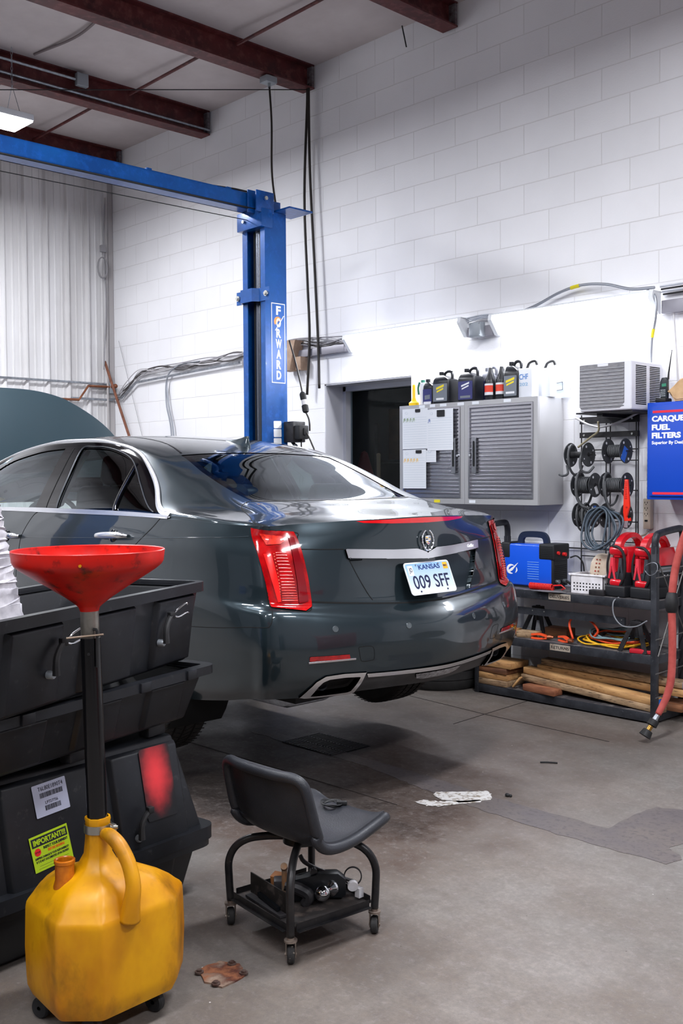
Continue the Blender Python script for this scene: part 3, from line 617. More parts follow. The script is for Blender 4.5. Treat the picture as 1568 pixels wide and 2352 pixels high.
# ---------------------------------------------------------------- sedan
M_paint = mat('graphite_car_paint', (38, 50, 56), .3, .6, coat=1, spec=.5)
M_gloss = mat('gloss_black_trim', (6, 6, 9), .06)
M_satinch = mat('satin_chrome', (226, 228, 232), .26, 1)
M_plastic = mat('dark_bumper_plastic', (26, 28, 31), .38, var=(46, 46, 48), vscale=18)
M_cavity = mat('panel_gap', (4, 5, 6), .9)
M_rlens = mat('red_lens', (190, 6, 10), .12, coat=1, var=(120, 2, 8), vscale=16)
M_rbright = mat('bright_red_lens', (250, 18, 12), .2, coat=1)
M_rdeep = mat('deep_red_lens', (120, 2, 14), .06, coat=1)
M_inner = mat('cabin_trim', (30, 32, 36), .7)
def mk_glass(name, tint, rough=.0, refl=1.0):
    m = bpy.data.materials.new(name); m.use_nodes = True; N = m.node_tree.nodes; L = m.node_tree.links; N.clear()
    o = N.new('ShaderNodeOutputMaterial'); mx = N.new('ShaderNodeMixShader'); tr = N.new('ShaderNodeBsdfTransparent'); gl = N.new('ShaderNodeBsdfGlossy'); fr = N.new('ShaderNodeFresnel')
    fr.inputs[0].default_value = 1.6; gl.inputs['Roughness'].default_value = rough; gl.inputs['Color'].default_value = (.9, .95, 1, 1); tr.inputs[0].default_value = tint
    L.new(fr.outputs[0], mx.inputs[0]); L.new(tr.outputs[0], mx.inputs[1]); L.new(gl.outputs[0], mx.inputs[2]); L.new(mx.outputs[0], o.inputs[0]); return m
M_glass = mk_glass('car_glass', (.62, .76, .74, 1)); M_glass2 = mk_glass('rear_glass', (.74, .9, .88, 1))

def densify(poly, closed=True, n=12):
    P = np.array(poly, float); out = []
    k = len(P)
    for i in range(k if closed else k-1):
        a, b_ = P[i], P[(i+1) % k]
        for j in range(n): out.append(a+(b_-a)*j/n)
    if not closed: out.append(P[-1])
    return np.array(out)
def inside(poly, q):
    P = np.array(poly, float); x, y = q[:, 0], q[:, 1]; r = np.zeros(len(q), bool); j = len(P)-1
    for i in range(len(P)):
        xi, yi, xj, yj = P[i, 0], P[i, 1], P[j, 0], P[j, 1]
        c = ((yi > y) != (yj > y)) & (x < (xj-xi)*(y-yi)/(yj-yi+1e-15)+xi); r ^= c; j = i
    return r
def cut_patch(p, U, V, regions, lines=()):
    """regions [(label, polygon in uv)], first match wins. returns uv of verts, tris, labels"""
    nu, nv = len(U), len(V); I, J = np.meshgrid(np.arange(nu, dtype=float), np.arange(nv, dtype=float), indexing='ij')
    tgt = np.stack([I, J], -1); best = np.full((nu, nv), .5001); hit = np.zeros((nu, nv), bool)
    toi = lambda q: np.stack([np.interp(q[:, 0], U, np.arange(nu)), np.interp(q[:, 1], V, np.arange(nv))], 1)
    for lab, poly in regions:
        g = toi(np.array(poly, float)); d = []
        for a, c in zip(g, np.roll(g, -1, 0)):
            n = max(2, int(np.abs(c-a).max()*4)+1); d.append(a+(c-a)*np.linspace(0, 1, n, endpoint=False)[:, None])
        d = np.concatenate(d)
        for q in d:
            i0, j0 = int(round(q[0])), int(round(q[1]))
            for i in (i0-1, i0, i0+1):
                for j in (j0-1, j0, j0+1):
                    if 0 <= i < nu and 0 <= j < nv:
                        e = max(abs(q[0]-i), abs(q[1]-j))
                        if e < best[i, j]: best[i, j] = e; tgt[i, j] = q; hit[i, j] = True
    # keep the outer border on the border
    tgt[0, :, 0] = 0; tgt[-1, :, 0] = nu-1; tgt[:, 0, 1] = 0; tgt[:, -1, 1] = nv-1
    uv = np.stack([np.interp(tgt[..., 0], np.arange(nu), U), np.interp(tgt[..., 1], np.arange(nv), V)], -1).reshape(-1, 2)
    idx = np.arange(nu*nv).reshape(nu, nv); a, b_, c, d = idx[:-1, :-1].ravel(), idx[1:, :-1].ravel(), idx[1:, 1:].ravel(), idx[:-1, 1:].ravel()
    h = hit.ravel(); alt = (h[b_] & h[d]) & ~(h[a] & h[c])
    t1 = np.where(alt[:, None], np.stack([a, b_, d], 1), np.stack([a, b_, c], 1)); t2 = np.where(alt[:, None], np.stack([b_, c, d], 1), np.stack([a, c, d], 1))
    tris = np.concatenate([t1, t2]); cen = uv[tris].mean(1); lab = np.full(len(tris), -1)
    for k, (nm, poly) in enumerate(regions):
        m = inside(poly, cen) & (lab < 0); lab[m] = k
    return uv, tris, lab
def region_obj(name, p, data, keep, m, parent, off=0.0, rim=.012, sides=(1, -1), ang=None):
    uv, tris, lab = data; t = tris[np.isin(lab, keep)]; used, inv = np.unique(t, return_inverse=True); t = inv.reshape(-1, 3)
    q = uv[used]; pos = p.ev(q); nr = p.nrm(q)
    if len(q) == 0: return None
    # orientation: outward means away from the body centre
    cen = np.array([pos[:, 0].clip(-7, -3.6), np.zeros(len(pos)), np.full(len(pos), 1.0)]).T
    if ((pos-cen)*nr).sum() < 0: nr = -nr
    V, Nn, F = [], [], []; base = 0
    e = np.sort(np.concatenate([t[:, [0, 1]], t[:, [1, 2]], t[:, [2, 0]]]), 1); key, cnt = np.unique(e, axis=0, return_counts=True); bord = key[cnt == 1]
    hmask = (np.abs(pos[:, 1]) < 1e-4)
    bord = np.array([b_ for b_ in bord if not (hmask[b_[0]] and hmask[b_[1]])]).reshape(-1, 2)
    for s in sides:
        w_ = pos+nr*off; wp = np.stack([w_[:, 0], YC-s*w_[:, 1], w_[:, 2]], 1); wn = np.stack([nr[:, 0], -s*nr[:, 1], nr[:, 2]], 1)
        fn = np.cross(wp[t[:, 1]]-wp[t[:, 0]], wp[t[:, 2]]-wp[t[:, 0]]); flip = (fn*wn[t[:, 0]]).sum(1) < 0
        tt = np.where(flip[:, None], t[:, ::-1], t)
        V.append(wp); Nn.append(wn); F += (tt+base).tolist(); n0 = len(wp)
        if rim and len(bord):
            cent = wp.mean(0); k = n0
            bp, bn, bf = [], [], []
            for a, c in bord:
                pa, pc = wp[a], wp[c]; tg = pc-pa; out = np.cross(tg, wn[a]); ln = np.linalg.norm(out)
                if ln < 1e-9: continue
                out /= ln
                i0 = len(bp); bp += [pa, pc, pc-wn[c]*rim, pa-wn[a]*rim]; bn += [out]*4; bf.append([base+n0+i0+j for j in range(4)])
            if bp: V.append(np.array(bp)); Nn.append(np.array(bn)); F += bf; n0 += len(bp)
        base += n0
    V = np.concatenate(V); Nn = np.concatenate(Nn)
    me = bpy.data.meshes.new(name); me.from_pydata(V.tolist(), [], F); me.update(); me.materials.append(m)
    for pl in me.polygons: pl.use_smooth = True
    W = ORG[parent.name]; me.transform(W.inverted())
    me.normals_split_custom_set_from_vertices(Nn.tolist())
    o = bpy.data.objects.new(name, me); C.objects.link(o); o.parent = parent; ORG[o.name] = W; return o
def on(p, pts, off=0, s=1, smooth=0, closed=False):
    q = np.array(pts, float)
    if smooth: q = np.array([list(v)[:2] for v in crv([(a, b_, 0) for a, b_ in q], smooth, closed)])
    w_ = p.ev(q); n = p.nrm(q); cen = np.array([w_[:, 0].clip(-7, -3.6), np.zeros(len(w_)), np.full(len(w_), 1.0)]).T
    sg = np.sign(((w_-cen)*n).sum(1)); n = n*sg[:, None]; w_ = w_+n*off
    return np.stack([w_[:, 0], YC-s*w_[:, 1], w_[:, 2]], 1), np.stack([n[:, 0], -s*n[:, 1], n[:, 2]], 1)
def ribbon(b, p, pts, wd, th, off=0, s=1, smooth=8, widths=None):
    P_, N_ = on(p, pts, off, s, smooth); k = len(P_); rings = []
    for i in range(k):
        t = P_[min(i+1, k-1)]-P_[max(i-1, 0)]; t /= np.linalg.norm(t)+1e-9; sd = np.cross(t, N_[i]); sd /= np.linalg.norm(sd)+1e-9
        ww = wd if widths is None else np.interp(i/(k-1), np.linspace(0, 1, len(widths)), widths)
        rings.append([b.bm.verts.new(P_[i]+sd*ww*a+N_[i]*th*c) for a, c in ((-.5, -.5), (-.45, .3), (-.2, .5), (.2, .5), (.45, .3), (.5, -.5))])
    for A, B in zip(rings, rings[1:]):
        for j in range(6): b.bm.faces.new((A[j], A[(j+1) % 6], B[(j+1) % 6], B[j]))
    b.bm.faces.new(rings[0]); b.bm.faces.new(rings[-1])

car = empty('car', (-5.45, YC, 0), 'dark graphite four-door sedan with its hood raised, held off the floor on the lift', 'car')
# --- skirt regions
def arch(x0, r, zc=.567):
    pts = []
    for a in np.linspace(-35, 215, 46):
        x, z = x0+r*math.cos(math.radians(a)), zc+r*math.sin(math.radians(a))
        uu = SK.near((x, .9, z)); vv = uu
        pts.append(tuple(vv))
    q = [q for q in pts if q[1] > .02]; return [(q[0][0], 0.0)]+q+[(q[-1][0], 0.0)]
AR, AF = arch(-4.18, .372), arch(-7.09, .372)
rd = [(8.689, 9), (8.561, 8.13), (8.24, 6.5), (8.02, 5.3), (7.72, 4.2), (7.50, 3.0), (7.42, 1.9), (7.38, .9)]
fd = [(6.637, 9), (6.573, 8.609), (6.445, 6.863), (6.413, 5.689), (6.381, 4.033), (6.36, .9)]
ff = [(4.85, 9), (4.80, 8), (4.95, 6), (5.0, 4), (4.98, .9)]
tail = [(11.351, 8.819), (12.729, 8.398), (12.794, 7.856), (12.89, 6.411), (12.954, 5.237), (12.954, 4.876), (12.794, 4.42), (11.928, 4.786), (11.703, 6.231), (11.543, 7.405)]
bump = [(9.05, 0), (9.36, 3.31), (10.8, 3.52), (11.77, 3.552), (11.93, 3.64), (11.96, 3.88), (11.928, 4.786), (12.794, 4.42), (12.954, 4.876), (12.96, 5.16), (13.85, 5.03), (15.04, 4.906), (16, 4.9), (16, 0)]
exo = [(12.74, .12), (12.9, .75), (13.05, 1.17), (13.25, 1.42), (13.66, 1.475), (14.16, 1.43), (14.12, 1.1), (14.03, .12), (13.9, .03), (12.85, .03)]
exi = [(12.98, .16), (13.1, .85), (13.2, 1.12), (13.34, 1.24), (13.7, 1.27), (14.05, 1.22), (14.01, .95), (13.93, .28), (13.85, .2), (13.1, .14)]
strip = [(14.18, 1.36), (14.8, 1.32), (15.4, 1.30), (16, 1.30), (16, 1.04), (15.4, 1.05), (14.8, 1.10), (14.22, 1.15)]
diff = [(14.2, 1.15), (14.8, 1.10), (15.4, 1.05), (16, 1.04), (16, 0), (14.05, 0), (14.1, .5)]
fog = [(15.38, .88), (16, .86), (16, .42), (15.62, .42), (15.45, .55)]
refl = [(12.87, 2.42), (13.75, 2.45), (13.78, 2.24), (12.87, 2.19)]
lid = [(12.72, 8.41), (12.794, 7.856), (12.89, 6.411), (12.954, 5.237), (12.96, 5.16), (13.85, 5.03), (15.04, 4.906), (16, 4.9), (16, 9), (12.0, 9), (11.36, 8.83)]
trap = [(13.99, 6.82), (14.2, 6.1), (14.525, 5.14), (15.04, 5.02), (16, 5.02), (16, 6.75), (15.1, 6.79)]
bar_ = [(13.916, 7.284), (15.166, 7.194), (15.72, 7.20), (15.86, 7.10), (16, 6.99), (16, 6.74), (15.134, 6.80), (13.96, 6.863)]
chm = [(14.33, 8.93), (16, 8.93), (16, 8.62), (15.17, 8.68), (14.5, 8.80)]
R = [('arch', AR), ('arch', AF), ('tail', tail), ('exi', exi), ('exo', exo), ('strip', strip), ('fog', fog), ('diff', diff), ('refl', refl), ('bar', bar_), ('trap', trap), ('chm', chm), ('lid', lid), ('bump', bump),
     ('rdoor', rd+[(6.36, .9)]+fd[::-1]), ('fdoor', fd+[(4.98, .9)]+ff[::-1])]
lab = {}
for i, (n, _) in enumerate(R): lab.setdefault(n, []).append(i)
U = np.concatenate([np.arange(0, 5, .08), np.arange(5, 8, .04), np.arange(8, 12.4, .03), np.arange(12.4, 16.001, .025)]); V = np.concatenate([np.arange(0, 5.4, .05), np.arange(5.4, 9.001, .06)])
U[-1] = 16; V[-1] = 9
DS = cut_patch(SK, U, V, R)
G = lambda *n: sum([lab[k] for k in n], [])
body = region_obj('body_shell', SK, DS, [-1], M_paint, car)
for s, tl in ((1, 'left'), (-1, 'right')):
    d = region_obj('rear_door', SK, DS, G('rdoor'), M_paint, car, sides=(s,)); f_ = region_obj('front_door', SK, DS, G('fdoor'), M_paint, car, sides=(s,))
    for door, uh in ((d, (7.695, 8.176)), (f_, (5.98, 6.42))):
        P_, N_ = on(SK, [(uh[0], 7.30 if door is d else 6.75), (uh[1], 7.48 if door is d else 6.88)], 0, s); a, c = Vector(P_[0]), Vector(P_[1]); n = Vector(N_[0])
        b = MB(); b.tube([a+n*.004, a+n*.028+(c-a)*.1, a+n*.038+(c-a)*.3, a+n*.040+(c-a)*.6, c+n*.034-(c-a)*.1, c+n*.006], [.008, .013, .0155, .0165, .0155, .009], n=12, smooth=5, flat=1.0)
        b.build('door_handle', M_satinch, door)
        b = MB(); m_ = (a+c)/2; b.sph(m_+n*.0, .034, (1.2, .25, 1), rot=None); b.build('handle_recess', M_gloss, door)
bumper = region_obj('rear_bumper', SK, DS, G('bump'), M_paint, car)
for s in (1, -1):
    tl = region_obj('tail_light', SK, DS, G('tail'), M_rlens, car, off=.006, rim=.03, sides=(s,))
    fr_ = region_obj('exhaust_finisher', SK, DS, G('exo'), M_satinch, car, off=.008, rim=.03, sides=(s,))
    region_obj('exhaust_opening', SK, DS, G('exi'), M_dark, fr_, off=-.035, rim=0, sides=(s,))
    b = MB(); P_, N_ = on(SK, [(13.3, .6), (13.75, .7)], -.03, s); b.tube([Vector(P_[0])+Vector((-.05, 0, 0)), P_[0]+np.array([.0, 0, 0])], .03, n=14, caps=False); b.build('tail_pipe', M_galv, fr_)
    region_obj('side_reflector', SK, DS, G('refl'), M_rlens, bumper, off=.003, rim=.006, sides=(s,))
    b = MB(); ribbon(b, SK, [(12.85, 2.12), (13.3, 2.16), (13.9, 2.2)], .009, .006, .003, s); b.build('reflector_trim', M_satinch, bumper)
    # lamp details seen through the lens
    def sub(poly, m, name, off, rim=.004):
        dd = cut_patch(SK, np.linspace(11.2, 13.2, 90), np.linspace(4.2, 9, 130), [('x', poly)]); region_obj(name, SK, dd, [0], m, tl, off=off, rim=rim, sides=(s,))
    sub([(11.80, 7.10), (12.05, 7.05), (12.20, 5.2), (12.12, 5.15), (11.93, 6.2)], M_rbright, 'reflector_strip', .009)
    sub([(11.75, 8.35), (12.40, 8.10), (12.45, 7.75), (12.33, 7.6), (11.95, 7.55)], mat('orange_red_lens', (246, 52, 22), .25, coat=1, var=(170, 10, 12), vscale=60), 'turn_lamp', .009)
    sub([(12.56, 8.10), (12.70, 8.0), (12.87, 5.2), (12.64, 5.05), (12.60, 6.4)], M_rdeep, 'brake_bar', .010)
    b = MB()
    for k in range(17):
        v = 7.15-k*.118; ul = 12.17+.0035*k; ur = 12.44+.011*k
        ribbon(b, SK, [(ul, v), ((ul+ur)/2, v), (ur, v-.01)], .0045, .003, .0065, s, 3)
    b.build('lamp_ribs', mat('rib_red', (235, 34, 22), .25, coat=1), tl)
    b = MB()
    for k in range(16):
        v = 7.1-k*.118; P_, N_ = on(SK, [(12.12+.0035*k, v)], .006, s); b.sph(P_[0], .0026, n=8)
    b.build('lamp_diodes', mat('diode_lens', (255, 120, 80), .2, coat=1), tl)
region_obj('bumper_chrome_strip', SK, DS, G('strip'), M_satinch, bumper, off=.008, rim=.02)
region_obj('bumper_valance', SK, DS, G('diff'), M_plastic, bumper, off=-.006, rim=.01)
region_obj('reversing_lamp', SK, DS, G('fog'), mat('clear_lamp', (150, 152, 156), .2, coat=1, var=(90, 92, 96), vscale=50), bumper, off=.001, rim=.01)
for s in (1, -1):
    for uv_ in ((13.435, 3.55), (15.1, 3.67)):
        P_, N_ = on(SK, [uv_], 0, s); n = Vector(N_[0]); c = Vector(P_[0]); b = MB()
        q = Vector((0, 0, 1)).rotation_difference(n).to_matrix()
        b.lathe([(.0125, -.002), (.0135, .0018), (.0115, .0024), (.011, .0012), (0, .0014)], c, n, 24); b.build('parking_sensor', mat('sensor_ring', (92, 100, 104), .25, .5, coat=1), bumper)
lidm = region_obj('trunk_lid', SK, DS, G('lid'), M_paint, car, rim=.018)
region_obj('lid_recess', SK, DS, G('trap'), M_paint, lidm, off=-.014, rim=-.0145)
barm = region_obj('chrome_bar', SK, DS, G('bar'), M_satinch, lidm, off=.012, rim=.026)
region_obj('brake_light_strip', SK, DS, G('chm'), mat('chmsl_red', (205, 10, 18), .12, coat=1), lidm, off=.001, rim=.004)
# --- upper body regions
chro = [(.05, .6), (.5, 2.1), (1.2, 3.15), (2.3, 3.72), (3.1, 4.02), (4.01, 4.15), (5.13, 3.93), (6.04, 3.33), (6.83, 2.87), (7.63, 2.27), (8.3, 1.3), (8.96, .42)]
win_r = [(4.82, .60), (4.70, 1.8), (4.611, 2.91), (5.471, 2.93), (6.305, 2.70), (6.75, 2.35), (7.112, 1.99), (7.75, 1.3), (8.232, .74), (8.1, .60)]
win_f = [(4.04, .60), (4.02, 1.8), (3.98, 2.95), (3.05, 2.85), (2.3, 2.75), (1.5, 2.45), (.95, 1.9), (.55, 1.2), (.4, .60)]
belt = [(.0, .03), (8.9, .03), (9.05, .30), (8.85, .56), (.05, .56)]
blight = [(7.06, 4.2), (7.09, 5.05), (7.10, 6), (10.13, 6), (10.08, 5.2), (10.0, 4.6), (9.87, 4.29), (9.2, 4.26), (8.5, 4.24)]
blin = [(7.2, 4.36), (7.2, 6), (10.02, 6), (9.97, 5.2), (9.82, 4.42)]
wsh = [(0, 3.55), (.3, 3.75), (1, 4.0), (2.3, 4.15), (2.7, 4.6), (2.8, 6), (0, 6)]
tlid = [(9.95, 4.25), (10.6, 3.3), (11.385, 2.43), (12.3, 1.0), (13, .02), (13, 6), (10.2, 6), (10.16, 5.2), (10.05, 4.5)]
R2 = [('winr', win_r), ('winf', win_f), ('belt', belt), ('sur', [(0, .56)]+chro+[(8.85, .56)]), ('blin', blin), ('bl', blight), ('ws', wsh), ('lid', tlid)]
lab = {}
for i, (n, _) in enumerate(R2): lab.setdefault(n, []).append(i)
U = np.concatenate([np.arange(0, 2, .05), np.arange(2, 13.001, .035)]); V = np.arange(0, 6.001, .04); U[-1] = 13; V[-1] = 6
DT = cut_patch(TP, U, V, R2)
region_obj('roof_panel', TP, DT, G() if 0 else [-1], M_paint, car)
region_obj('trunk_deck', TP, DT, lab['lid'], M_paint, lidm, rim=.018)
rg = region_obj('rear_window', TP, DT, lab['blin'], M_glass2, car, off=-.003, rim=0)
region_obj('rear_window_border', TP, DT, lab['bl'], M_gloss, rg, off=-.003, rim=0)
region_obj('windshield', TP, DT, lab['ws'], M_glass, car, off=-.003, rim=0)
for s in (1, -1):
    su = region_obj('window_surround', TP, DT, lab['sur'], M_gloss, car, off=-.001, rim=.01, sides=(s,))
    region_obj('rear_door_window', TP, DT, lab['winr'], M_glass, car, off=-.006, rim=0, sides=(s,))
    region_obj('front_door_window', TP, DT, lab['winf'], M_glass, car, off=-.006, rim=0, sides=(s,))
    b = MB(); ribbon(b, TP, chro, .02, .010, .003, s, 10, widths=[.014, .014, .015, .017, .018, .019, .020, .022, .026, .030, .034]); b.build('window_chrome', M_satinch, su)
    region_obj('belt_moulding', TP, DT, lab['belt'], M_satinch, su, off=.005, rim=.01, sides=(s,))
    b = MB(); ribbon(b, TP, [(6.84, .6), (6.70, 1.7), (6.617, 2.62)], .028, .008, .0, s); b.build('window_divider', M_gloss, su)
    b = MB(); ribbon(b, TP, [(4.84, .6), (4.72, 1.8), (4.63, 2.88), (5.0, 3.0), (5.47, 3.0), (6.305, 2.76), (6.8, 2.4), (7.15, 2.03), (7.8, 1.32), (8.28, .74)], .006, .006, .003, s); b.build('window_seal', mat('window_edge', (52, 54, 60), .3, .3), su)
    b = MB(); ribbon(b, TP, [(6.95, 4.30), (6.2, 4.55), (5.1, 4.72), (4.0, 4.78), (2.9, 4.7)], .012, .001, .0015, s); b.build('roof_ditch', M_gloss, car)
# panel gaps
b = MB()
for s in (1, -1):
    for q, w_ in ((rd, .005), (fd, .005), (ff, .005), ([(9.36, 3.31), (10.8, 3.52), (11.7, 3.552), (11.9, 3.62), (11.96, 3.9), (11.93, 4.7)], .004), ([(12.95, 5.16), (13.85, 5.03), (15.04, 4.906), (16, 4.9)], .009),
                  (tail+[tail[0]], .006), ([(12.82, 7.32), (13.3, 7.30), (13.9, 7.284)], .005), ([(14.53, 5.12), (14.25, 6.0), (14.0, 6.82)], .004),
                  ([(13.95, 2.75), (14.0, 2.80), (14.22, 2.80), (14.30, 2.65), (14.33, 2.15), (14.26, 2.05), (14.08, 2.03), (14.02, 2.15), (13.95, 2.75)], .0025), ([(4.98, .9), (6.36, .9), (7.38, .9)], .006)):
        ribbon(b, SK, q, w_, .0012, .0004, s, 4)
    for q, w_ in (([(9.9, 4.27), (10.6, 3.3), (11.385, 2.43), (12.3, 1.0), (12.97, .05)], .005), ([(10.16, 6), (10.13, 5.2), (10.02, 4.5), (9.93, 4.27)], .012)): ribbon(b, TP, q, w_, .0012, .0004, s, 6)
    ribbon(b, TP, [(4.45, .56), (4.38, 1.8), (4.30, 2.95)], .005, .0012, .0004, s, 6)
b.build('panel_gaps', M_cavity, car)
b = MB()
for s in (1, -1): ribbon(b, SK, [(6.5, 6.85), (7.4, 7.1), (8.3, 7.4), (9.5, 7.75), (11.3, 8.1)], .0035, .002, .0, s)
b.build('character_line', M_paint, car)
# emblem, script, plate
P_, N_ = on(SK, [(15.99, 7.62)], .010, 1); ec = Vector(P_[0]); n = Vector((1, 0, .08)).normalized(); ef = frame(ec, (0, 1, 0), n.cross(Vector((0, 1, 0))))
em = MB(); em.prism([(.019*a, .019*c) for a, c in ((-1.0, .95), (-.4, 1.1), (.4, 1.1), (1.0, .95), (1.0, -.2), (.6, -.85), (0, -1.2), (-.6, -.85), (-1.0, -.2))], 0, .008, m=ef, bev=.001); emo = em.build('emblem', M_chrome, lidm)
b = MB()
pts = [ef@Vector((.037*math.cos(math.radians(a)), .046*math.sin(math.radians(a)), .005)) for a in np.linspace(108, 432, 40)]
b.tube(pts, [.0035 if i % 2 else .0052 for i in range(40)], n=7); b.tube([ef@Vector((0, -.03, .005)), ef@Vector((0, -.046, .006))], .003, n=6); b.build('emblem_wreath', M_chrome, emo)
for k, (x, y, w_, h_, c) in enumerate(((-.009, .012, .014, .005, (222, 178, 60)), (.010, .013, .012, .004, (20, 22, 26)), (-.009, .004, .014, .005, (20, 22, 26)), (.010, .005, .012, .004, (222, 178, 60)), (-.007, -.008, .012, .004, (226, 182, 64)), (.008, -.007, .011, .005, (60, 70, 120)), (0, -.001, .034, .0022, (230, 230, 235)), (0, -.015, .012, .004, (190, 60, 60)))):
    card('emblem_field', ef@T((x, y, .0085)), w_, h_, mat('emblem_enamel_%d' % (c[0] % 97), c, .25, .3, coat=.6), emo, .0006)
P_, N_ = on(SK, [(14.35, 7.03)], .0125, -1); n = Vector(N_[0]); xd = Vector((-.15, 1, 0))
text('script_badge', 'Cadillac', .022, frame(P_[0], xd-n*xd.dot(n), n.cross(xd)), mat('badge_white', (245, 246, 250), .3), barm, shear=.35, width=.062, bold=.0004)
# plate
tilt = Vector((0, 1, 0)); upv = Vector((-.035-.028, 0, .148)).normalized()
pf = frame((-3.098, 3.501, .996), (0, 1, 0), upv)
pl = card('license_plate', pf, .305, .153, mat('plate_edge', (226, 230, 236), .35), lidm, .003, .016)
def mk_plate():
    m = bpy.data.materials.new('plate_sky'); m.use_nodes = True; N = m.node_tree.nodes; L = m.node_tree.links
    g = N.new('ShaderNodeNewGeometry'); sp = N.new('ShaderNodeSeparateXYZ'); L.new(g.outputs['Position'], sp.inputs[0]); r = N.new('ShaderNodeMapRange'); r.inputs[1].default_value = .93; r.inputs[2].default_value = 1.06; L.new(sp.outputs[2], r.inputs[0])
    mx = N.new('ShaderNodeMix'); mx.data_type = 'RGBA'; mx.inputs[6].default_value = srgb(222, 228, 238); mx.inputs[7].default_value = srgb(140, 180, 225); L.new(r.outputs[0], mx.inputs[0]); L.new(mx.outputs[2], N['Principled BSDF'].inputs['Base Color']); N['Principled BSDF'].inputs['Roughness'].default_value = .35; return m
card('plate_face', pf@T((0, 0, .003)), .293, .141, mk_plate(), pl, .0006, .012)
M_navy = mat('plate_navy', (14, 22, 62), .4)
z_ = .0038
text('plate_number', '009 SFF', .088, pf@T((.0, -.018, z_)), M_navy, pl, bold=.0008, width=.243)
text('plate_state', 'KANSAS', .032, pf@T((.01, .051, z_)), mat('plate_blue', (24, 50, 110), .4), pl, bold=.0006, width=.145)
card('plate_sticker', pf@T((-.118, .038, z_)), .032, .046, mat('sticker_white', (228, 228, 230), .4), pl, .0004)
text('sticker_letters', 'JO', .03, pf@T((-.118, .038, z_+.0005)), M_navy, pl, bold=.0004, width=.020)
card('month_sticker', pf@T((.121, .050, z_)), .032, .032, mat('sticker_yellow', (246, 180, 40), .4), pl, .0004)
text('month_letters', 'MAY', .015, pf@T((.121, .050, z_+.0005)), M_navy, pl, bold=.0004, width=.026)
for x in (-.09, .09):
    for y, c in ((.062, M_galv), (-.062, M_navy)):
        b = MB(); c0 = pf@Vector((x if y < 0 else x*.85, y, .004)); b.cyl(c0, pf@Vector((x if y < 0 else x*.85, y, .0065)), .004, n=10); b.build('plate_bolt', c, pl)
# shark-fin antenna
fz = float(TP.ev([[6.55, 6]])[0, 2]); b = MB()
sec = [(-4.62, .004, .002), (-4.57, .014, .012), (-4.52, .019, .026), (-4.47, .019, .046), (-4.435, .015, .062), (-4.415, .008, .066), (-4.41, .012, .03), (-4.405, .012, .0)]
rings = []
for x, hw, ht in sec:
    zb = float(np.interp(-x, [4.34, 4.6, 4.9], [1.596, 1.66, 1.695]))-.004
    rings.append([b.bm.verts.new((x, YC+hw*a*1.0, zb+(ht+.004)*c)) for a, c in ((-1, 0), (-.75, .35), (-.35, .75), (-.12, 1), (.12, 1), (.35, .75), (.75, .35), (1, 0))])
for A, B in zip(rings, rings[1:]):
    for j in range(7): b.bm.faces.new((A[j], A[j+1], B[j+1], B[j]))
b.bm.faces.new(rings[-1]); b.build('roof_antenna', M_paint, car, ang=50)
# wheels
def wheel(x, y, s, z=.15+.327):
    r = empty('wheel', (x, y, z)); r.parent = car; r.location = Vector((x, y, z))-car.location
    w_ = .122; b = MB(); prof = [(.235, -w_+.01), (.262, -w_), (.30, -w_-.004), (.318, -w_+.012), (.3265, -w_+.03), (.327, -.06)]
    full = prof+[(.327, 0)]+[(a, -c) for a, c in reversed(prof)]
    # grooves
    full = [q for q in prof[:-1]]+[(.327, -.07), (.318, -.068), (.318, -.058), (.327, -.056), (.3275, -.014), (.318, -.012), (.318, -.003), (.3275, -.001), (.3275, .04), (.318, .042), (.318, .052), (.327, .054)]+[(a, -c) for a, c in reversed(prof[:-1])]
    b.lathe(full, (x, y, z), (0, 1, 0), 96)
    b.build('tire', mat('tire_rubber', (24, 23, 22), .75, var=(40, 36, 34), vscale=10), r, ang=30)
    b = MB()
    for k in range(72):
        a = 2*math.pi*k/72
        for y0, y1, da in ((-.118, -.072, .05), (-.054, -.016, -.05), (.0, .038, .05), (.056, .118, -.05)):
            p0 = Vector((math.cos(a)*.3278, 0, math.sin(a)*.3278)); p1 = Vector((math.cos(a+da)*.3278, 0, math.sin(a+da)*.3278))
            rr0 = .3278 if abs(y0) < .1 else .3225; rr1 = .3278 if abs(y1) < .1 else .3225
            b.tube([(x+math.cos(a)*rr0, y+y0, z+math.sin(a)*rr0), (x+math.cos(a+da)*rr1, y+y1, z+math.sin(a+da)*rr1)], .0022, n=4, caps=False)
    b.build('tread_grooves', M_cavity, r)
    b = MB(); o_ = -s*.10
    b.lathe([(.235, -s*.11), (.228, -s*.105), (.215, -s*.06), (.21, 0), (.215, s*.10), (.235, s*.11)], (x, y, z), (0, 1, 0), 64)
    for k in range(10):
        a = 2*math.pi*k/10; ca, sa = math.cos(a), math.sin(a)
        b.tube([(x+.05*ca, y-s*.075, z+.05*sa), (x+.13*ca, y-s*.085, z+.13*sa), (x+.222*ca, y-s*.10, z+.222*sa)], [.02, .014, .017], n=8, smooth=3)
    b.lathe([(0, -s*.09), (.045, -s*.09), (.06, -s*.07), (.06, 0)], (x, y, z), (0, 1, 0), 32)
    b.build('rim', mat('alloy_wheel', (168, 170, 176), .25, .9), r)
    b = MB(); b.cyl((x, y-.01, z), (x, y+.01, z), .165, n=48); b.build('brake_disc', M_galv, r)
for x in (-4.18, -7.09):
    for s in (1, -1): wheel(x, YC-s*.79, s)
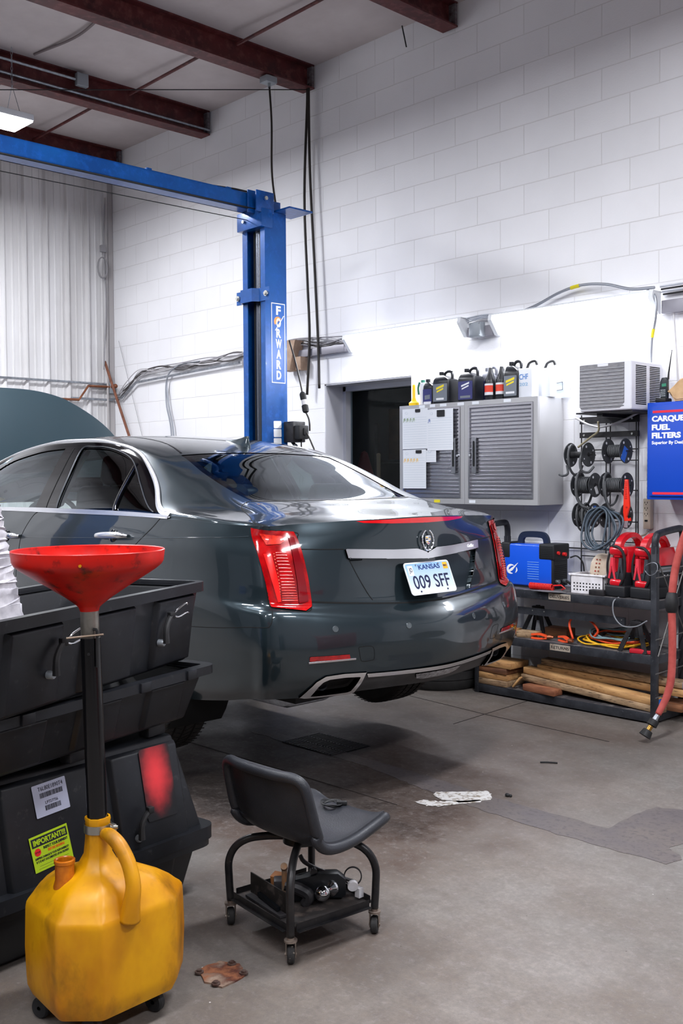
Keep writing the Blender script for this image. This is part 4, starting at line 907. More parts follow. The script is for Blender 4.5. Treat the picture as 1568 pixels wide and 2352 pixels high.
# wheel housings, floor pan, exhaust, cabin
b = MB()
for x in (-4.18, -7.09):
    for s in (1, -1):
        pts = [(x+.385*math.cos(a), .567+.385*math.sin(a)) for a in np.linspace(-.7, math.pi+.7, 28)]
        lo = [b.bm.verts.new((p[0], YC-s*.60, p[1])) for p in pts]; hi = [b.bm.verts.new((p[0], YC-s*.90, p[1])) for p in pts]
        for i in range(27): b.bm.faces.new((lo[i], lo[i+1], hi[i+1], hi[i]))
        b.bm.faces.new(lo); b.build('wheel_liner', M_cavity, car); b = MB()

b = MB(); b.bx(-7.6, -3.35, YC-.60, YC+.60, .47, .53); b.bx(-6.7, -4.6, YC-.84, YC+.84, .44, .52); b.bx(-3.6, -3.25, YC-.62, YC+.62, .53, .9); b.build('floor_pan', mat('underbody', (18, 18, 20), .8), car)
b = MB(); b.box((-3.62, YC-.42, .50), (.34, .3, .16), bev=.04); b.box((-3.62, YC+.42, .50), (.34, .3, .16), bev=.04); b.tube([(-3.8, YC, .5), (-5.5, YC, .5)], .04); b.build('muffler', M_galv, car)
b = MB(); b.bx(-6.4, -3.7, YC-.82, YC+.82, .55, .80); b.bx(-3.98, -3.78, YC-.66, YC+.66, .8, 1.28); b.build('cabin_tub', M_inner, car)
b = MB(); b.bx(-6.5, -6.05, YC-.78, YC+.78, .8, 1.22, .05, 3); b.build('dashboard', M_inner, car)
b = MB(); b.tube([(-5.93+.03*math.sin(a), YC-.38+.19*math.cos(a), 1.16+.18*math.sin(a)) for a in np.linspace(0, 6.28, 25)[:-1]], .016, n=8, closed=True); b.cyl((-5.98, YC-.38, 1.16), (-6.1, YC-.38, 1.14), .05); b.build('steering_wheel', M_inner, car)
M_leather = mat('black_leather', (34, 36, 40), .5)
def seat(x, y, wd, lab_=None, hr=True):
    b = MB(); b.box((x-.25, y, .88), (.52, wd, .16), bev=.05, seg=3); b.box((x+.06, y, 1.14), (.13, wd-.03, .56), rotm('Y', 14), .05, 3)
    if hr:
        b.box((x+.16, y, 1.50), (.09, .25, .17), rotm('Y', 14), .04, 3); b.cyl((x+.13, y-.06, 1.38), (x+.15, y-.06, 1.46), .006, n=6); b.cyl((x+.13, y+.06, 1.38), (x+.15, y+.06, 1.46), .006, n=6)
    b.build('seat', M_leather, car)
seat(-5.25, YC-.38, .52); seat(-5.25, YC+.38, .52)
b = MB(); b.box((-4.55, YC, .88), (.5, 1.28, .16), bev=.05, seg=3); b.box((-4.27, YC, 1.10), (.14, 1.28, .46), rotm('Y', 22), .05, 3)
for dy in (-.36, .36): b.box((-4.16, YC+dy, 1.36), (.10, .26, .12), rotm('Y', 20), .04, 3)
b.build('rear_bench', M_leather, car)
b = MB(); b.bx(-4.2, -3.78, YC-.55, YC+.55, 1.27, 1.285); b.build('parcel_shelf', M_inner, car)
b = MB(); b.box((-6.15, YC, 1.43), (.02, .24, .07), bev=.01); b.build('rear_view_mirror', M_gloss, car)
for s in (1, -1):
    P_, N_ = on(TP, [(.9, .5)], .12, s); b = MB(); b.sph(P_[0], .1, (.7, 1.0, .62)); b.tube([P_[0], on(TP, [(.9, .3)], 0, s)[0][0]], .02); b.build('door_mirror', M_paint, car)
    b = MB(); ribbon(b, TP, [(4.43, .56), (4.36, 1.8), (4.30, 2.98)], .20, .02, -.035, s, 4); b.build('pillar_trim', M_inner, car)
# engine bay and raised hood
b = MB(); b.bx(-7.7, -6.45, YC-.66, YC+.66, .55, 1.02); b.box((-7.1, YC, 1.06), (.7, .62, .14), bev=.03); b.build('engine', mat('engine_black', (24, 24, 26), .5), car)
b = MB(); b.cyl((-6.62, YC-.45, 1.2), (-6.62, YC-.33, 1.2), .045); b.build('filler_cap', mat('cap_yellow', (230, 200, 30), .4), car)
HA = math.radians(HOOD_ANG) if 'HOOD_ANG' in globals() else math.radians(47)
def hood_pt(t, h):   # t along from hinge 0..1, h half-width
    L_ = 1.13; crown = .045*(1-(h/.78)**2)+.05*math.sin(math.pi*t)*.6; a = t*L_
    x = -6.56-a*math.cos(HA); z = 1.28+a*math.sin(HA); nx, nz = -math.sin(HA)*-1, math.cos(HA)
    return (x+crown*math.sin(HA)*1.0, YC-h, z+crown*math.cos(HA))
b = MB(); nt, nh = 24, 28; g = []
for i in range(nt+1):
    t = i/nt; hw = .73*(1-max(0, (t-.5)/.5)**2.2*.40)
    g.append([b.bm.verts.new(hood_pt(t*(1-.07*(abs(j/nh*2-1))**3), hw*(j/nh*2-1))) for j in range(nh+1)])
for i in range(nt):
    for j in range(nh): b.bm.faces.new((g[i][j], g[i][j+1], g[i+1][j+1], g[i+1][j]))
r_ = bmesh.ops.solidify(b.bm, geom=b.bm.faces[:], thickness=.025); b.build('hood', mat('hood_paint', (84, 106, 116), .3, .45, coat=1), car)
b = MB(); b.tube([(-6.9, YC+.6, 1.15), hood_pt(.55, -.6)], .008); b.build('hood_strut', M_galv, car)
# ---------------------------------------------------------------- two-post lift
M_blue = mat('lift_blue', (3, 84, 160), .35, .1, var=(2, 66, 136), vscale=2.5, coat=.2, var2=(14, 86, 172), v2scale=25)
M_bolt = mat('zinc_bolt', (190, 190, 185), .35, .8)
def column(r, s, yf, yb, x0=-5.972, x1=-5.717, zt=3.36):
    """C-channel, open towards the car"""
    t = .008; b = MB(); d = 1 if yb > yf else -1
    pts = [(x0, yf), (x0+.055, yf), (x0+.055, yf+d*t), (x0+t, yf+d*t), (x0+t, yb-d*t), (x1-t, yb-d*t), (x1-t, yf+d*t), (x1-.05, yf+d*t), (x1-.05, yf), (x1, yf), (x1, yb), (x0, yb)]
    b.prism(pts, 0, zt); b.build('column', M_blue, r)
    b = MB(); b.bx(x0-.08, x1+.08, min(yf, yb)-.05, max(yf, yb)+.05, 0, .016); b.build('base_plate', M_blue, r)
    b = MB(); b.cyl((x0+.115, yf+d*.07, .2), (x0+.115, yf+d*.07, zt-.02), .036, n=24); b.build('hydraulic_cylinder', mat('cylinder_steel', (96, 100, 110), .25, .8), r)
    b = MB(); b.bx(x0+.16, x1-.055, yf+d*.03, yf+d*.12, .1, zt-.05); b.build('column_liner', mat('black_liner', (12, 13, 16), .4), r)
    b = MB(); b.tube([(x0+.075, yf+d*.05, .2), (x0+.075, yf+d*.05, zt)], .006, n=6); b.build('lift_cable', M_black, r)
    return r
lift = empty('vehicle_lift', (-5.85, 4.8, 0), 'tall blue two-post vehicle lift with an overhead crossbeam behind the car', 'vehicle lift')
column(lift, 1, 4.70, 4.90); column(lift, 2, 2.06, 1.86)
b = MB(); b.bx(-5.93, -5.80, 1.86, 4.74, 3.372, 3.386); b.bx(-5.93, -5.918, 1.86, 4.74, 3.372, 3.482); b.bx(-5.812, -5.80, 1.86, 4.74, 3.372, 3.482); b.bx(-5.93, -5.80, 1.86, 4.74, 3.474, 3.482)
b.bx(-5.84, -5.795, 1.86, 4.74, 3.366, 3.374)
cbm = b.build('crossbeam', M_blue, lift)
b = MB(); b.tube([(-5.87, 1.9, 3.495), (-5.87, 4.3, 3.495), (-5.86, 4.55, 3.51), (-5.80, 4.72, 3.49)], .007, n=6); b.tube([(-5.78, 1.9, 3.362), (-5.78, 4.68, 3.372)], .007, n=6); b.build('equaliser_cable', M_black, lift)
b = MB(); b.tube([(-5.88, 2.1, 3.285), (-5.87, 4.66, 3.31)], .003, n=6); b.build('release_wire', M_black, lift)
b = MB(); b.box((-5.86, 3.82, 3.492), (.05, .04, .03), bev=.004); b.box((-5.86, 4.48, 3.492), (.05, .04, .03), bev=.004); b.build('cable_guide', M_blue, cbm)
b = MB(); b.bx(-5.985, -5.70, 4.66, 4.76, 3.24, 3.37, .004); b.bx(-5.79, -5.775, 4.60, 4.78, 3.34, 3.50, .004); b.bx(-5.72, -5.705, 4.62, 4.78, 3.34, 3.49, .004); b.cyl((-5.80, 4.70, 3.44), (-5.70, 4.70, 3.44), .02)
b.bx(-5.76, -5.73, 4.74, 4.86, 3.36, 3.44); b.build('head_bracket', M_blue, lift)
b = MB(); b.cyl((-5.705, 4.70, 3.44), (-5.69, 4.70, 3.44), .015, n=6); b.cyl((-5.9, 4.655, 3.30), (-5.9, 4.645, 3.30), .012, n=6); b.build('bracket_bolt', M_bolt, lift)
b = MB(); b.bx(-5.80, -5.56, 4.80, 5.02, 3.362, 3.374); b.build('top_plate', M_blue, lift)
b = MB(); pr_ = [(-6.03, 4.695), (-5.96, 4.695), (-5.93, 4.655), (-5.80, 4.655), (-5.765, 4.695), (-5.655, 4.695), (-5.655, 4.687), (-5.77, 4.687), (-5.802, 4.645), (-5.932, 4.645), (-5.965, 4.687), (-6.03, 4.687)]
b.prism(pr_, 2.718, 2.812); cl = b.build('clamp_bracket', M_blue, lift)
for x in (-6.005, -5.685): b = MB(); b.cyl((x, 4.687, 2.765), (x, 4.675, 2.765), .02, n=20); b.cyl((x, 4.675, 2.765), (x, 4.665, 2.765), .012, n=6); b.build('clamp_bolt', M_bolt, cl)
M_dw = mat('decal_white', (236, 238, 242), .35)
fr = frame((-5.7165, 4.819, 2.425), (0, 1, 0), (0, 0, 1))
dc = card('column_decal', fr, .128, .575, M_dw, lift, .0008)
card('decal_field', fr@T((0, 0, .0008)), .116, .562, mat('decal_blue', (24, 92, 176), .35), dc, .0004)
for i, ch in enumerate('FORWARD'):
    text('decal_letter', ch, .085, fr@T((.002, .235-.0755*i-(.012 if i else 0), .0013)), M_dw, dc, bold=.0035, width=.044 if ch != 'W' else .056)
b = MB(); b.tube([fr@Vector((.05, .20, .0015)), fr@Vector((-.03, .09, .0015))], .003, n=5); b.build('decal_arrow', M_dw, dc)
b = MB(); pts = [(0, 0)]+[(.036*math.cos(a), .036*math.sin(a)) for a in np.linspace(.6, 3.9, 14)]; b.prism(pts, .0009, .0013, m=fr@T((-.004, .155, 0))); b.build('decal_helmet', mat('decal_orange', (236, 150, 66), .4), dc)
for z, h_ in ((1.838, .052), (1.777, .058), (1.714, .052)): card('warning_sticker', frame((-5.7165, 4.805, z), (0, 1, .03), (0, 0, 1)), .072, h_, M_dw, lift, .0008, .006)
# swing arms under the car
for x, s in ((-5.0, 1), (-6.5, 1), (-5.0, -1), (-6.5, -1)):
    y0 = 4.72 if s > 0 else 2.04; y1 = YC+s*.62; b = MB(); d = Vector((x, y1, .30))-Vector((-5.84, y0, .30)); a = math.degrees(math.atan2(d.y, d.x))
    b.box(((x-5.84)/2, (y0+y1)/2, .27), (d.length, .1, .08), rotm('Z', a), .006); b.cyl((x, y1, .25), (x, y1, .445), .05); b.build('lift_arm', M_blue, lift)
# hanging cables
M_cord = mat('black_cord', (34, 28, 24), .5)
def rp(pts): return [(x*1.0268, 5.75+(y-5.6), 1.453+(z-1.453)*1.0268) for x, y, z in pts]
def cord(pts, r, lab, g=None, m=M_cord, cat='cable', name='hanging_cable', sm=8):
    b = MB(); b.tube(pts, r, n=8, smooth=sm); return tag(b.build(name, m, ang=180), lab, cat, g)
o = cord(rp([(-6.262, 5.60, 4.62), (-6.262, 5.605, 4.5), (-6.30, 5.6, 3.739), (-6.27, 5.6, 3.033), (-6.25, 5.6, 2.6), (-6.285, 5.6, 2.128)]), .011, 'long black cable hanging from the beam, the left of the pair and the lower end')
cord(rp([(-6.235, 5.60, 4.62), (-6.24, 5.60, 4.5), (-6.23, 5.6, 3.9), (-6.18, 5.6, 3.1), (-6.145, 5.6, 2.5), (-6.137, 5.6, 2.171)]), .011, 'long black cable hanging from the beam, the right of the pair with the higher end')
b = MB(); b.box((-6.43, 5.34, 4.635), (.09, .11, .05), bev=.004); b.cyl((-6.42, 5.34, 4.61), (-6.42, 5.34, 4.575), .012)
b.bx(-6.45, -6.41, 5.32, 5.36, 4.65, 4.672)
tag(b.build('ceiling_outlet', M_greypaint), 'grey outlet box clipped under the roof beam, feeding the thin drop cord', 'outlet box')
cord([(-6.42, 5.34, 4.59), (-6.30, 5.26, 4.25), (-6.11, 5.10, 3.8), (-5.95, 5.0, 3.50), (-5.87, 4.96, 3.38)], .008, 'black power cord dropping from the ceiling outlet to the top of the blue lift column')
# plugs and boxes beside the column
px = -6.15
cord([(-5.69, 4.9, 2.45), (-5.66, 4.93, 2.3), (-5.60, 4.93, 2.12), (-5.585, 4.93, 2.06)], .006, 'thin black cord running down to the plug connector right of the lift column', name='power_cable')
r = empty('plug_connector', (-5.57, 4.93, 1.95), 'black and white round plug connector dangling right of the lift column', 'connector')
a0, a1 = Vector((-5.585, 4.93, 2.07)), Vector((-5.545, 4.93, 1.92)); dr = a1-a0
b = MB(); b.tube([a0, a0+dr*.06, a0+dr*.36, a0+dr*.38], [.014, .021, .021, .017], n=16)
for k in range(5): b.tube([a0+dr*(.1+.05*k), a0+dr*(.12+.05*k)], .0235, n=16)
b.build('plug_body', M_black, r)
b = MB(); b.tube([a0+dr*.38, a0+dr*.62], .019, n=16); b.build('plug_collar', M_white, r)
b = MB(); b.tube([a0+dr*.62, a0+dr*.64, a0+dr*.95, a0+dr], [.018, .022, .022, .012], n=16)
for k in range(5): b.tube([a0+dr*(.66+.05*k), a0+dr*(.68+.05*k)], .0245, n=16)
b.build('socket_body', M_black, r)
cord([(-5.545, 4.93, 1.92), (-5.53, 4.94, 1.88), (-5.52, 4.94, 1.84), (-5.53, 4.95, 1.79)], .006, 'short cord between the dangling connector and the black switch box', name='power_cable')
r = empty('switch_box', (-5.66, 4.95, 1.72), 'black switch box with a toggle fixed behind the lift column', 'switch box')
b = MB(); b.bx(-5.715, -5.61, 4.86, 4.98, 1.71, 1.86, .006); b.build('housing', M_blackmet, r)
b = MB(); b.bx(-5.61, -5.55, 4.87, 4.96, 1.73, 1.83, .008); b.build('cover', M_black, r)
b = MB(); b.box((-5.545, 4.915, 1.785), (.012, .02, .05), bev=.003); b.build('switch', M_black, r)
cord([(-5.545, 4.93, 1.78), (-5.50, 4.94, 1.70), (-5.47, 4.95, 1.60), (-5.45, 4.95, 1.3)], .006, 'thin cord falling from the switch box behind the car roof', name='power_cable')
cord([(-5.60, 4.93, 1.73), (-5.60, 4.93, 1.5)], .005, 'second thin cord straight down from the switch box', name='power_cable')
r = empty('hose_fittings', (-5.62, 4.93, 1.60), 'tangle of dark hydraulic hose fittings beside the lift column above the roof', 'fittings')
b = MB(); b.tube([(-5.71, 4.92, 1.73), (-5.66, 4.92, 1.69), (-5.60, 4.92, 1.62), (-5.58, 4.93, 1.55)], .012, n=8, smooth=5); b.build('hose', M_black, r)
b = MB(); b.cyl((-5.66, 4.92, 1.69), (-5.635, 4.92, 1.66), .017, n=6); b.cyl((-5.70, 4.90, 1.68), (-5.62, 4.90, 1.66), .009, n=8); b.build('fitting', M_galv, r)
# ---------------------------------------------------------------- wall cabinets
M_cabg = mat('cabinet_grey', (176, 176, 178), .4, .3)
M_steelribs = mat('brushed_steel', (178, 178, 184), .26, .9)
def cabinet(x0, x1, hinge_left, lab):
    z0, z1, yf = 1.263, 1.972, 5.525; r = empty('wall_cabinet', ((x0+x1)/2, 5.67, z0), lab, 'cabinet', 'ribbed steel wall cabinets')
    b = MB(); b.bx(x0, x1, yf+.02, 5.815, z0, z1, .003); b.bx(x0, x0+.035, yf, yf+.02, z0, z1); b.bx(x1-.035, x1, yf, yf+.02, z0, z1); b.bx(x0+.035, x1-.035, yf, yf+.02, z1-.032, z1); b.bx(x0+.035, x1-.035, yf, yf+.02, z0, z0+.04)
    b.build('body', M_cabg, r)
    # ribbed door panel
    b = MB(); dx0, dx1, dz0, dz1 = x0+.036, x1-.036, z0+.042, z1-.034; n = 24; prof = []
    hx0, hx1 = (dx1-.115, dx1) if hinge_left else (dx0, dx0+.115)
    for i in range(n):
        z = dz0+.012+(dz1-dz0-.024)*i/n; p = (dz1-dz0-.024)/n
        for f, y in ((0, 0), (.55, 0), (.66, -.007), (.80, -.009), (.92, -.006)): prof.append((z+p*f, yf+.004+y))
    prof.append((dz1-.012, yf+.004)); lo = [b.bm.verts.new((dx0+.01, y, z)) for z, y in prof]; hi = [b.bm.verts.new((dx1-.01, y, z)) for z, y in prof]
    for i in range(len(prof)-1): b.bm.faces.new((lo[i], hi[i], hi[i+1], lo[i+1]))
    b.bx(dx0, dx0+.012, yf-.006, yf+.01, dz0, dz1); b.bx(dx1-.012, dx1, yf-.006, yf+.01, dz0, dz1); b.bx(dx0+.012, dx1-.012, yf-.006, yf+.01, dz0, dz0+.014); b.bx(dx0+.012, dx1-.012, yf-.006, yf+.01, dz1-.014, dz1)
    dr_ = b.build('door', M_steelribs, r, ang=50)
    hx = (dx1-.055) if hinge_left else (dx0+.055)
    b = MB(); b.prism(rrect(.036, .245, .006), -.001, .004, m=frame((hx, yf-.009, 1.60), (1, 0, 0), (0, 0, 1))); h_ = b.build('handle_plate', mat('handle_steel', (150, 152, 158), .3, .8), dr_)
    b = MB(); b.prism(rrect(.016, .175, .008), .003, .006, m=frame((hx, yf-.009, 1.61), (1, 0, 0), (0, 0, 1))); b.build('handle_slot', M_dark, dr_)
    lx = dx1-.018 if hinge_left else dx0+.018
    b = MB(); b.cyl((lx, yf-.006, 1.60), (lx, yf-.014, 1.60), .009, n=16); b.build('lock', M_chrome, dr_)
    return r
cA = cabinet(-5.182, -4.57, True, 'left ribbed steel wall cabinet with paper forms stuck to its door')
cB = cabinet(-4.568, -3.957, False, 'right ribbed steel wall cabinet with a bare door, next to the air conditioner')
M_paper = mat('form_paper', (226, 230, 236), .7); M_rule = mat('form_rule', (170, 186, 200), .7); M_mag = mat('magnet_black', (24, 24, 26), .5)
def form(cx, cz, w_, h_, lab, mag=(0, .11, .024, .02), ink=None, tilt=0, y=5.5085):
    fr = frame((cx, y, cz), (1, 0, -tilt), (0, 0, 1)); b = MB(); b.prism([(-w_/2, -h_/2), (w_/2, -h_/2), (w_/2, h_/2), (-w_/2, h_/2)], 0, .001, m=fr); o = tag(b.build('paper_form', M_paper), lab, 'paper', 'paper forms on the cabinet')
    b = MB(); n = int(h_*.8/.017)
    for i in range(n): b.prism([(-w_/2+.01, h_*.28-i*.017-.0005), (w_/2-.01, h_*.28-i*.017-.0005), (w_/2-.01, h_*.28-i*.017+.0006), (-w_/2+.01, h_*.28-i*.017+.0006)], .001, .0013, m=fr)
    b.build('ruled_lines', M_rule, o)
    if ink:
        b = MB(); rn = random.Random(5)
        for k in range(ink[1]): b.tube([fr@Vector((-w_/2+.02+.03*k+.012*math.cos(a)*rn.uniform(.6, 1), h_*.22+.016*math.sin(a*1.7), .0014)) for a in np.linspace(0, 9, 10)], .0012, n=4)
        b.build('handwriting', ink[0], o)
    b = MB(); b.tube([fr@Vector((-w_/2+.04+.014*math.cos(a), h_*.40+.008*math.sin(a), .0014)) for a in np.linspace(0, 6, 10)], .0006, n=4); b.build('form_logo', M_rule, o)
    if mag:
        b = MB(); b.prism(rrect(mag[2]*2, mag[3], .003), .001, .008, m=fr@T((mag[0], mag[1], 0))); m_ = tag(b.build('magnet', M_mag), 'black magnet holding the %s' % lab.split(' stuck')[0].split(' overlapping')[0], 'magnet', 'black cabinet magnets')
    return o
form(-5.015, 1.80, .245, .29, 'upper left paper form stuck on the left cabinet door', (.03, .13, .022, .022), (mat('ink_green', (120, 150, 90), .6), 4))
form(-4.775, 1.785, .24, .29, 'upper right paper form stuck on the left cabinet door', (.01, .115, .034, .046), (mat('ink_blue', (60, 90, 170), .6), 1), y=5.5065)
form(-5.02, 1.51, .225, .28, 'lower paper form with yellow marks stuck on the left cabinet door', (.045, .125, .026, .022), (mat('ink_yellow', (240, 190, 30), .6), 5), y=5.5065)
form(-4.865, 1.60, .10, .085, 'small paper scrap overlapping between the two upper forms', None, y=5.5095)
for i, (x, z, c, w_) in enumerate(((-4.96, 1.958, M_paper, .055), (-4.86, 1.958, M_paper, .05), (-4.76, 1.958, M_paper, .06), (-4.60, 1.957, M_paper, .06), (-4.47, 1.957, M_paper, .06), (-4.20, 1.957, M_paper, .06), (-4.50, 1.281, M_paper, .055), (-4.82, 1.281, mat('label_yellow', (236, 220, 40), .5), .055))):
    card('shelf_label', frame((x, 5.524, z), (1, 0, 0), (0, 0, 1)), w_, .02, c, cA if x < -4.57 else cB, .001)
# ---------------------------------------------------------------- bottles on the cabinets
ZT = 1.973
M_jug = mat('black_jug_plastic', (20, 22, 26), .3, var=(34, 36, 42), vscale=12)
def jug(x, y, w_, d, h, lab, lc, tc=None, handle=True, m=None, words=None, group='dark jugs on the cabinets', rz=0):
    m = m or M_jug; r = empty('fluid_jug', (x, y, ZT), lab, 'jug', group, rz=math.radians(rz))
    b = MB(); hb = h*.74; prof = rrect(w_, d, .018)
    def ring(pl, z): return [b.bm.verts.new((p[0], p[1], z)) for p in pl]
    lv = [ring([(p[0]*.97, p[1]*.97) for p in prof], 0), ring(prof, .008), ring(prof, hb-.02), ring([(p[0]*.96, p[1]*.94) for p in prof], hb), ring([(p[0]*.55-w_*.16, p[1]*.6) for p in prof], h*.86), ring([(p[0]*.22-w_*.24, p[1]*.32) for p in prof], h*.9)]
    for A, B in zip(lv, lv[1:]):
        for i in range(len(A)): b.bm.faces.new((A[i], A[(i+1) % len(A)], B[(i+1) % len(A)], B[i]))
    b.bm.faces.new(lv[0]); b.bm.faces.new(lv[-1]); b.build('bottle_body', m, r, local=True)
    if handle:
        b = MB(); b.tube([(-w_*.12, 0, h*.82), (-w_*.02, 0, h*.95), (w_*.14, 0, h*1.0), (w_*.34, 0, h*.98), (w_*.40, 0, h*.9), (w_*.40, 0, h*.7)], .0105, n=10, smooth=5); b.build('handle', m, r, local=True)
    b = MB(); b.cyl((-w_*.24, 0, h*.88), (-w_*.24, 0, h), .017, n=20); b.build('cap', tc or m, r, local=True)
    f_ = frame((0, -d/2-.0006, hb*.45), (1, 0, 0), (0, 0, 1)); l_ = MB(); l_.prism(rrect(w_*.84, hb*.74, .006), 0, .0008, m=f_); l = l_.build('label', lc[0], r, local=True)
    if len(lc) > 1:
        for (cx, cz, ww, hh, mm, sh) in lc[1:]:
            k = MB(); k.prism([(-ww/2, -hh/2), (ww/2, -hh/2+sh), (ww/2, hh/2+sh), (-ww/2, hh/2)], .0009, .0015, m=f_@T((cx, cz, 0))); o_ = k.build('label_mark', mm, l, local=True)
    return r
M_lsil = mat('label_silver', (120, 126, 134), .35, .3); M_lyel = mat('label_yellow2', (236, 214, 40), .4); M_lblue = mat('label_blue', (50, 52, 110), .4); M_lwht = mat('label_white', (225, 226, 230), .4); M_lred = mat('label_red', (226, 70, 48), .4)
Yl = [(0, .028, .07, .016, M_lyel, .02), (0, .006, .06, .012, M_lyel, .02), (0, -.045, .07, .014, M_lwht, 0)]
jug(-4.945, 5.60, .10, .07, .185, 'dark quart bottle with a purple label, leftmost of the jugs on the cabinets', [M_lblue, (0, -.01, .05, .03, M_lsil, .004), (0, -.05, .07, .02, M_lwht, 0)], handle=False)
jug(-4.79, 5.585, .155, .12, .225, 'dark gallon jug with slanted yellow lettering, standing above the papers', [M_lsil]+Yl)
jug(-4.565, 5.59, .15, .12, .23, 'dark gallon jug with a blue label, above the joint of the two cabinets', [M_lblue, (0, .03, .07, .012, M_lwht, .02), (0, .01, .06, .010, M_lwht, .02), (0, -.045, .09, .016, M_lsil, 0)])
jug(-4.475, 5.70, .12, .1, .235, 'translucent wrapped jug half hidden behind the blue-labelled jug', [M_lblue], m=mat('wrapped_grey', (120, 122, 132), .3, coat=.5))
def bottle(x, y, lab):
    r = empty('oil_bottle', (x, y, ZT), lab, 'bottle', 'tapered black bottles on the cabinets')
    b = MB(); b.lathe([(0, 0), (.036, 0), (.04, .006), (.04, .125), (.036, .14), (.020, .185), (.013, .215), (.013, .222), (0, .222)], (0, 0, 0), n=28); b.build('bottle_body', M_jug, r, local=True)
    b = MB(); b.lathe([(0, .222), (.012, .222), (.009, .245), (0, .247)], (0, 0, 0), n=16); b.build('cap', M_lwht, r, local=True)
    for z0, z1, m in ((.035, .10, M_lred), (.035, .055, M_lwht), (.10, .113, M_lwht)):
        b = MB(); a0 = np.linspace(-2.6, -.5, 14); lo = [b.bm.verts.new((.0408*math.cos(a), .0408*math.sin(a), z0)) for a in a0]; hi = [b.bm.verts.new((.0408*math.cos(a), .0408*math.sin(a), z1)) for a in a0]
        for i in range(13): b.bm.faces.new((lo[i], lo[i+1], hi[i+1], hi[i]))
        if m is M_lwht and z0 < .05: bmesh.ops.scale(b.bm, vec=(1.004, 1.004, 1), verts=b.bm.verts[:])
        b.build('label', m, r, local=True)
bottle(-4.40, 5.60, 'left front tapered black bottle with a red and white label'); bottle(-4.305, 5.60, 'right front tapered black bottle with a red and white label')
bottle(-4.375, 5.70, 'left tapered black bottle in the back row behind the red labels'); bottle(-4.27, 5.71, 'right tapered black bottle in the back row behind the red labels')
jug(-4.185, 5.59, .125, .11, .245, 'dark gallon jug with yellow lettering beside the white CHF can', [M_lsil]+Yl)
M_wcan = mat('white_can', (222, 225, 232), .35)
def can(x, y, lab, word=None):
    r = empty('fluid_can', (x, y, ZT), lab, 'can', 'white fluid cans'); b = MB(); b.box((0, 0, .095), (.115, .075, .19), bev=.006); b.build('can_body', M_wcan, r, local=True)
    b = MB(); b.cyl((-.03, 0, .19), (-.03, 0, .205), .014); b.build('cap', M_wcan, r, local=True)
    b = MB(); b.tube([(-.01, 0, .19), (.01, 0, .225), (.055, 0, .235), (.07, 0, .21)], .009, n=8, smooth=5); b.build('handle', M_black, r, local=True)
    if word:
        for t_, z, s_, c in word:
            me = text_mesh(t_, s_, .0004, .0006, .07); me.transform(frame((-.01, -.0385, z), (1, 0, 0), (0, 0, 1))); link('can_text', me, c, r, local=True)
can(-4.075, 5.585, 'white square can printed with blue CHF letters', [('CHF', .135, .05, mat('print_blue', (70, 130, 200), .4)), ('202', .085, .03, mat('print_pale', (150, 185, 215), .4))])
can(-4.0, 5.68, 'plain white square can behind the CHF can')
r = empty('spray_bottle', (-5.02, 5.62, ZT), 'white cylinder bottle with a green top behind the yellow bottle on the cabinet', 'bottle')
b = MB(); b.lathe([(0, 0), (.036, 0), (.036, .15), (.03, .165), (0, .165)], (-5.02, 5.62, ZT), n=24); b.build('bottle_body', M_wcan, r)
b = MB(); b.cyl((-5.035, 5.62, ZT+.163), (-5.035, 5.62, ZT+.185), .016); b.tube([(-5.05, 5.6, ZT+.17), (-5.065, 5.60, ZT+.13), (-5.06, 5.6, ZT+.08)], .008, n=6, smooth=3); b.build('bottle_top', mat('green_plastic', (40, 110, 90), .4), r)
b = MB(); b.lathe([(0, 0), (.036, 0), (.038, .02), (.02, .035), (.011, .06), (.011, .15), (.007, .155), (0, .155)], (-5.085, 5.575, ZT), n=20)
tag(b.build('yellow_spout_bottle', mat('bright_yellow', (250, 205, 30), .4)), 'bright yellow long-necked bottle at the left end of the cabinets', 'bottle')
# curled sheet behind, at the right end
r = empty('paper_sheet', (-4.01, 5.79, ZT), 'pale sheet with a small framed diagram leaning on the wall right of the cans', 'sheet')
b = MB(); b.box((-3.97, 5.79, ZT+.085), (.15, .002, .17)); b.build('sheet', mat('pale_sheet', (214, 222, 232), .6), r)
b = MB()
for s_ in ((-.03, .02), (.03, .02)): pass
b.tube([(-4.0, 5.787, ZT+.05), (-3.945, 5.787, ZT+.055), (-3.945, 5.787, ZT+.105), (-4.0, 5.787, ZT+.10)], .0018, n=4, closed=True); b.build('diagram', M_black, r)
# ---------------------------------------------------------------- air conditioner
r = empty('air_conditioner', (-3.41, 5.63, 1.845), 'white window air conditioner with a grey finned coil, above the hose reels', 'air conditioner')
b = MB(); b.bx(-3.59, -3.235, 5.45, 5.818, 1.845, 2.14, .012, 3); b.build('casing', mat('ac_white', (222, 223, 230), .4), r)
b = MB(); poly = [(-.155, -.125), (-.14, -.14), (.125, -.14), (.155, -.11), (.155, .13), (.045, .13), (.045, .115), (-.03, .115), (-.03, .13), (-.155, .13)]
b.prism(poly, 0, .002, m=frame((-3.435, 5.4495, 2.0), (1, 0, 0), (0, 0, 1))); b.build('coil_panel', mat('coil_grey', (120, 120, 126), .5, .4, var=(150, 148, 150), vscale=30, stretch=(1, 1, 8)), r)
b = MB()
for i in range(12): b.bx(-3.588, -3.283, 5.443, 5.449, 1.872+.0205*i, 1.876+.0205*i)
b.build('coil_fins', mat('fin_grey', (176, 176, 180), .4, .6), r)
b = MB()
for i in range(22): b.bx(-3.2355, -3.2335, 5.50, 5.62, 1.88+.0108*i, 1.886+.0108*i)
for i in range(22): b.bx(-3.2355, -3.2335, 5.66, 5.78, 1.88+.0108*i, 1.886+.0108*i)
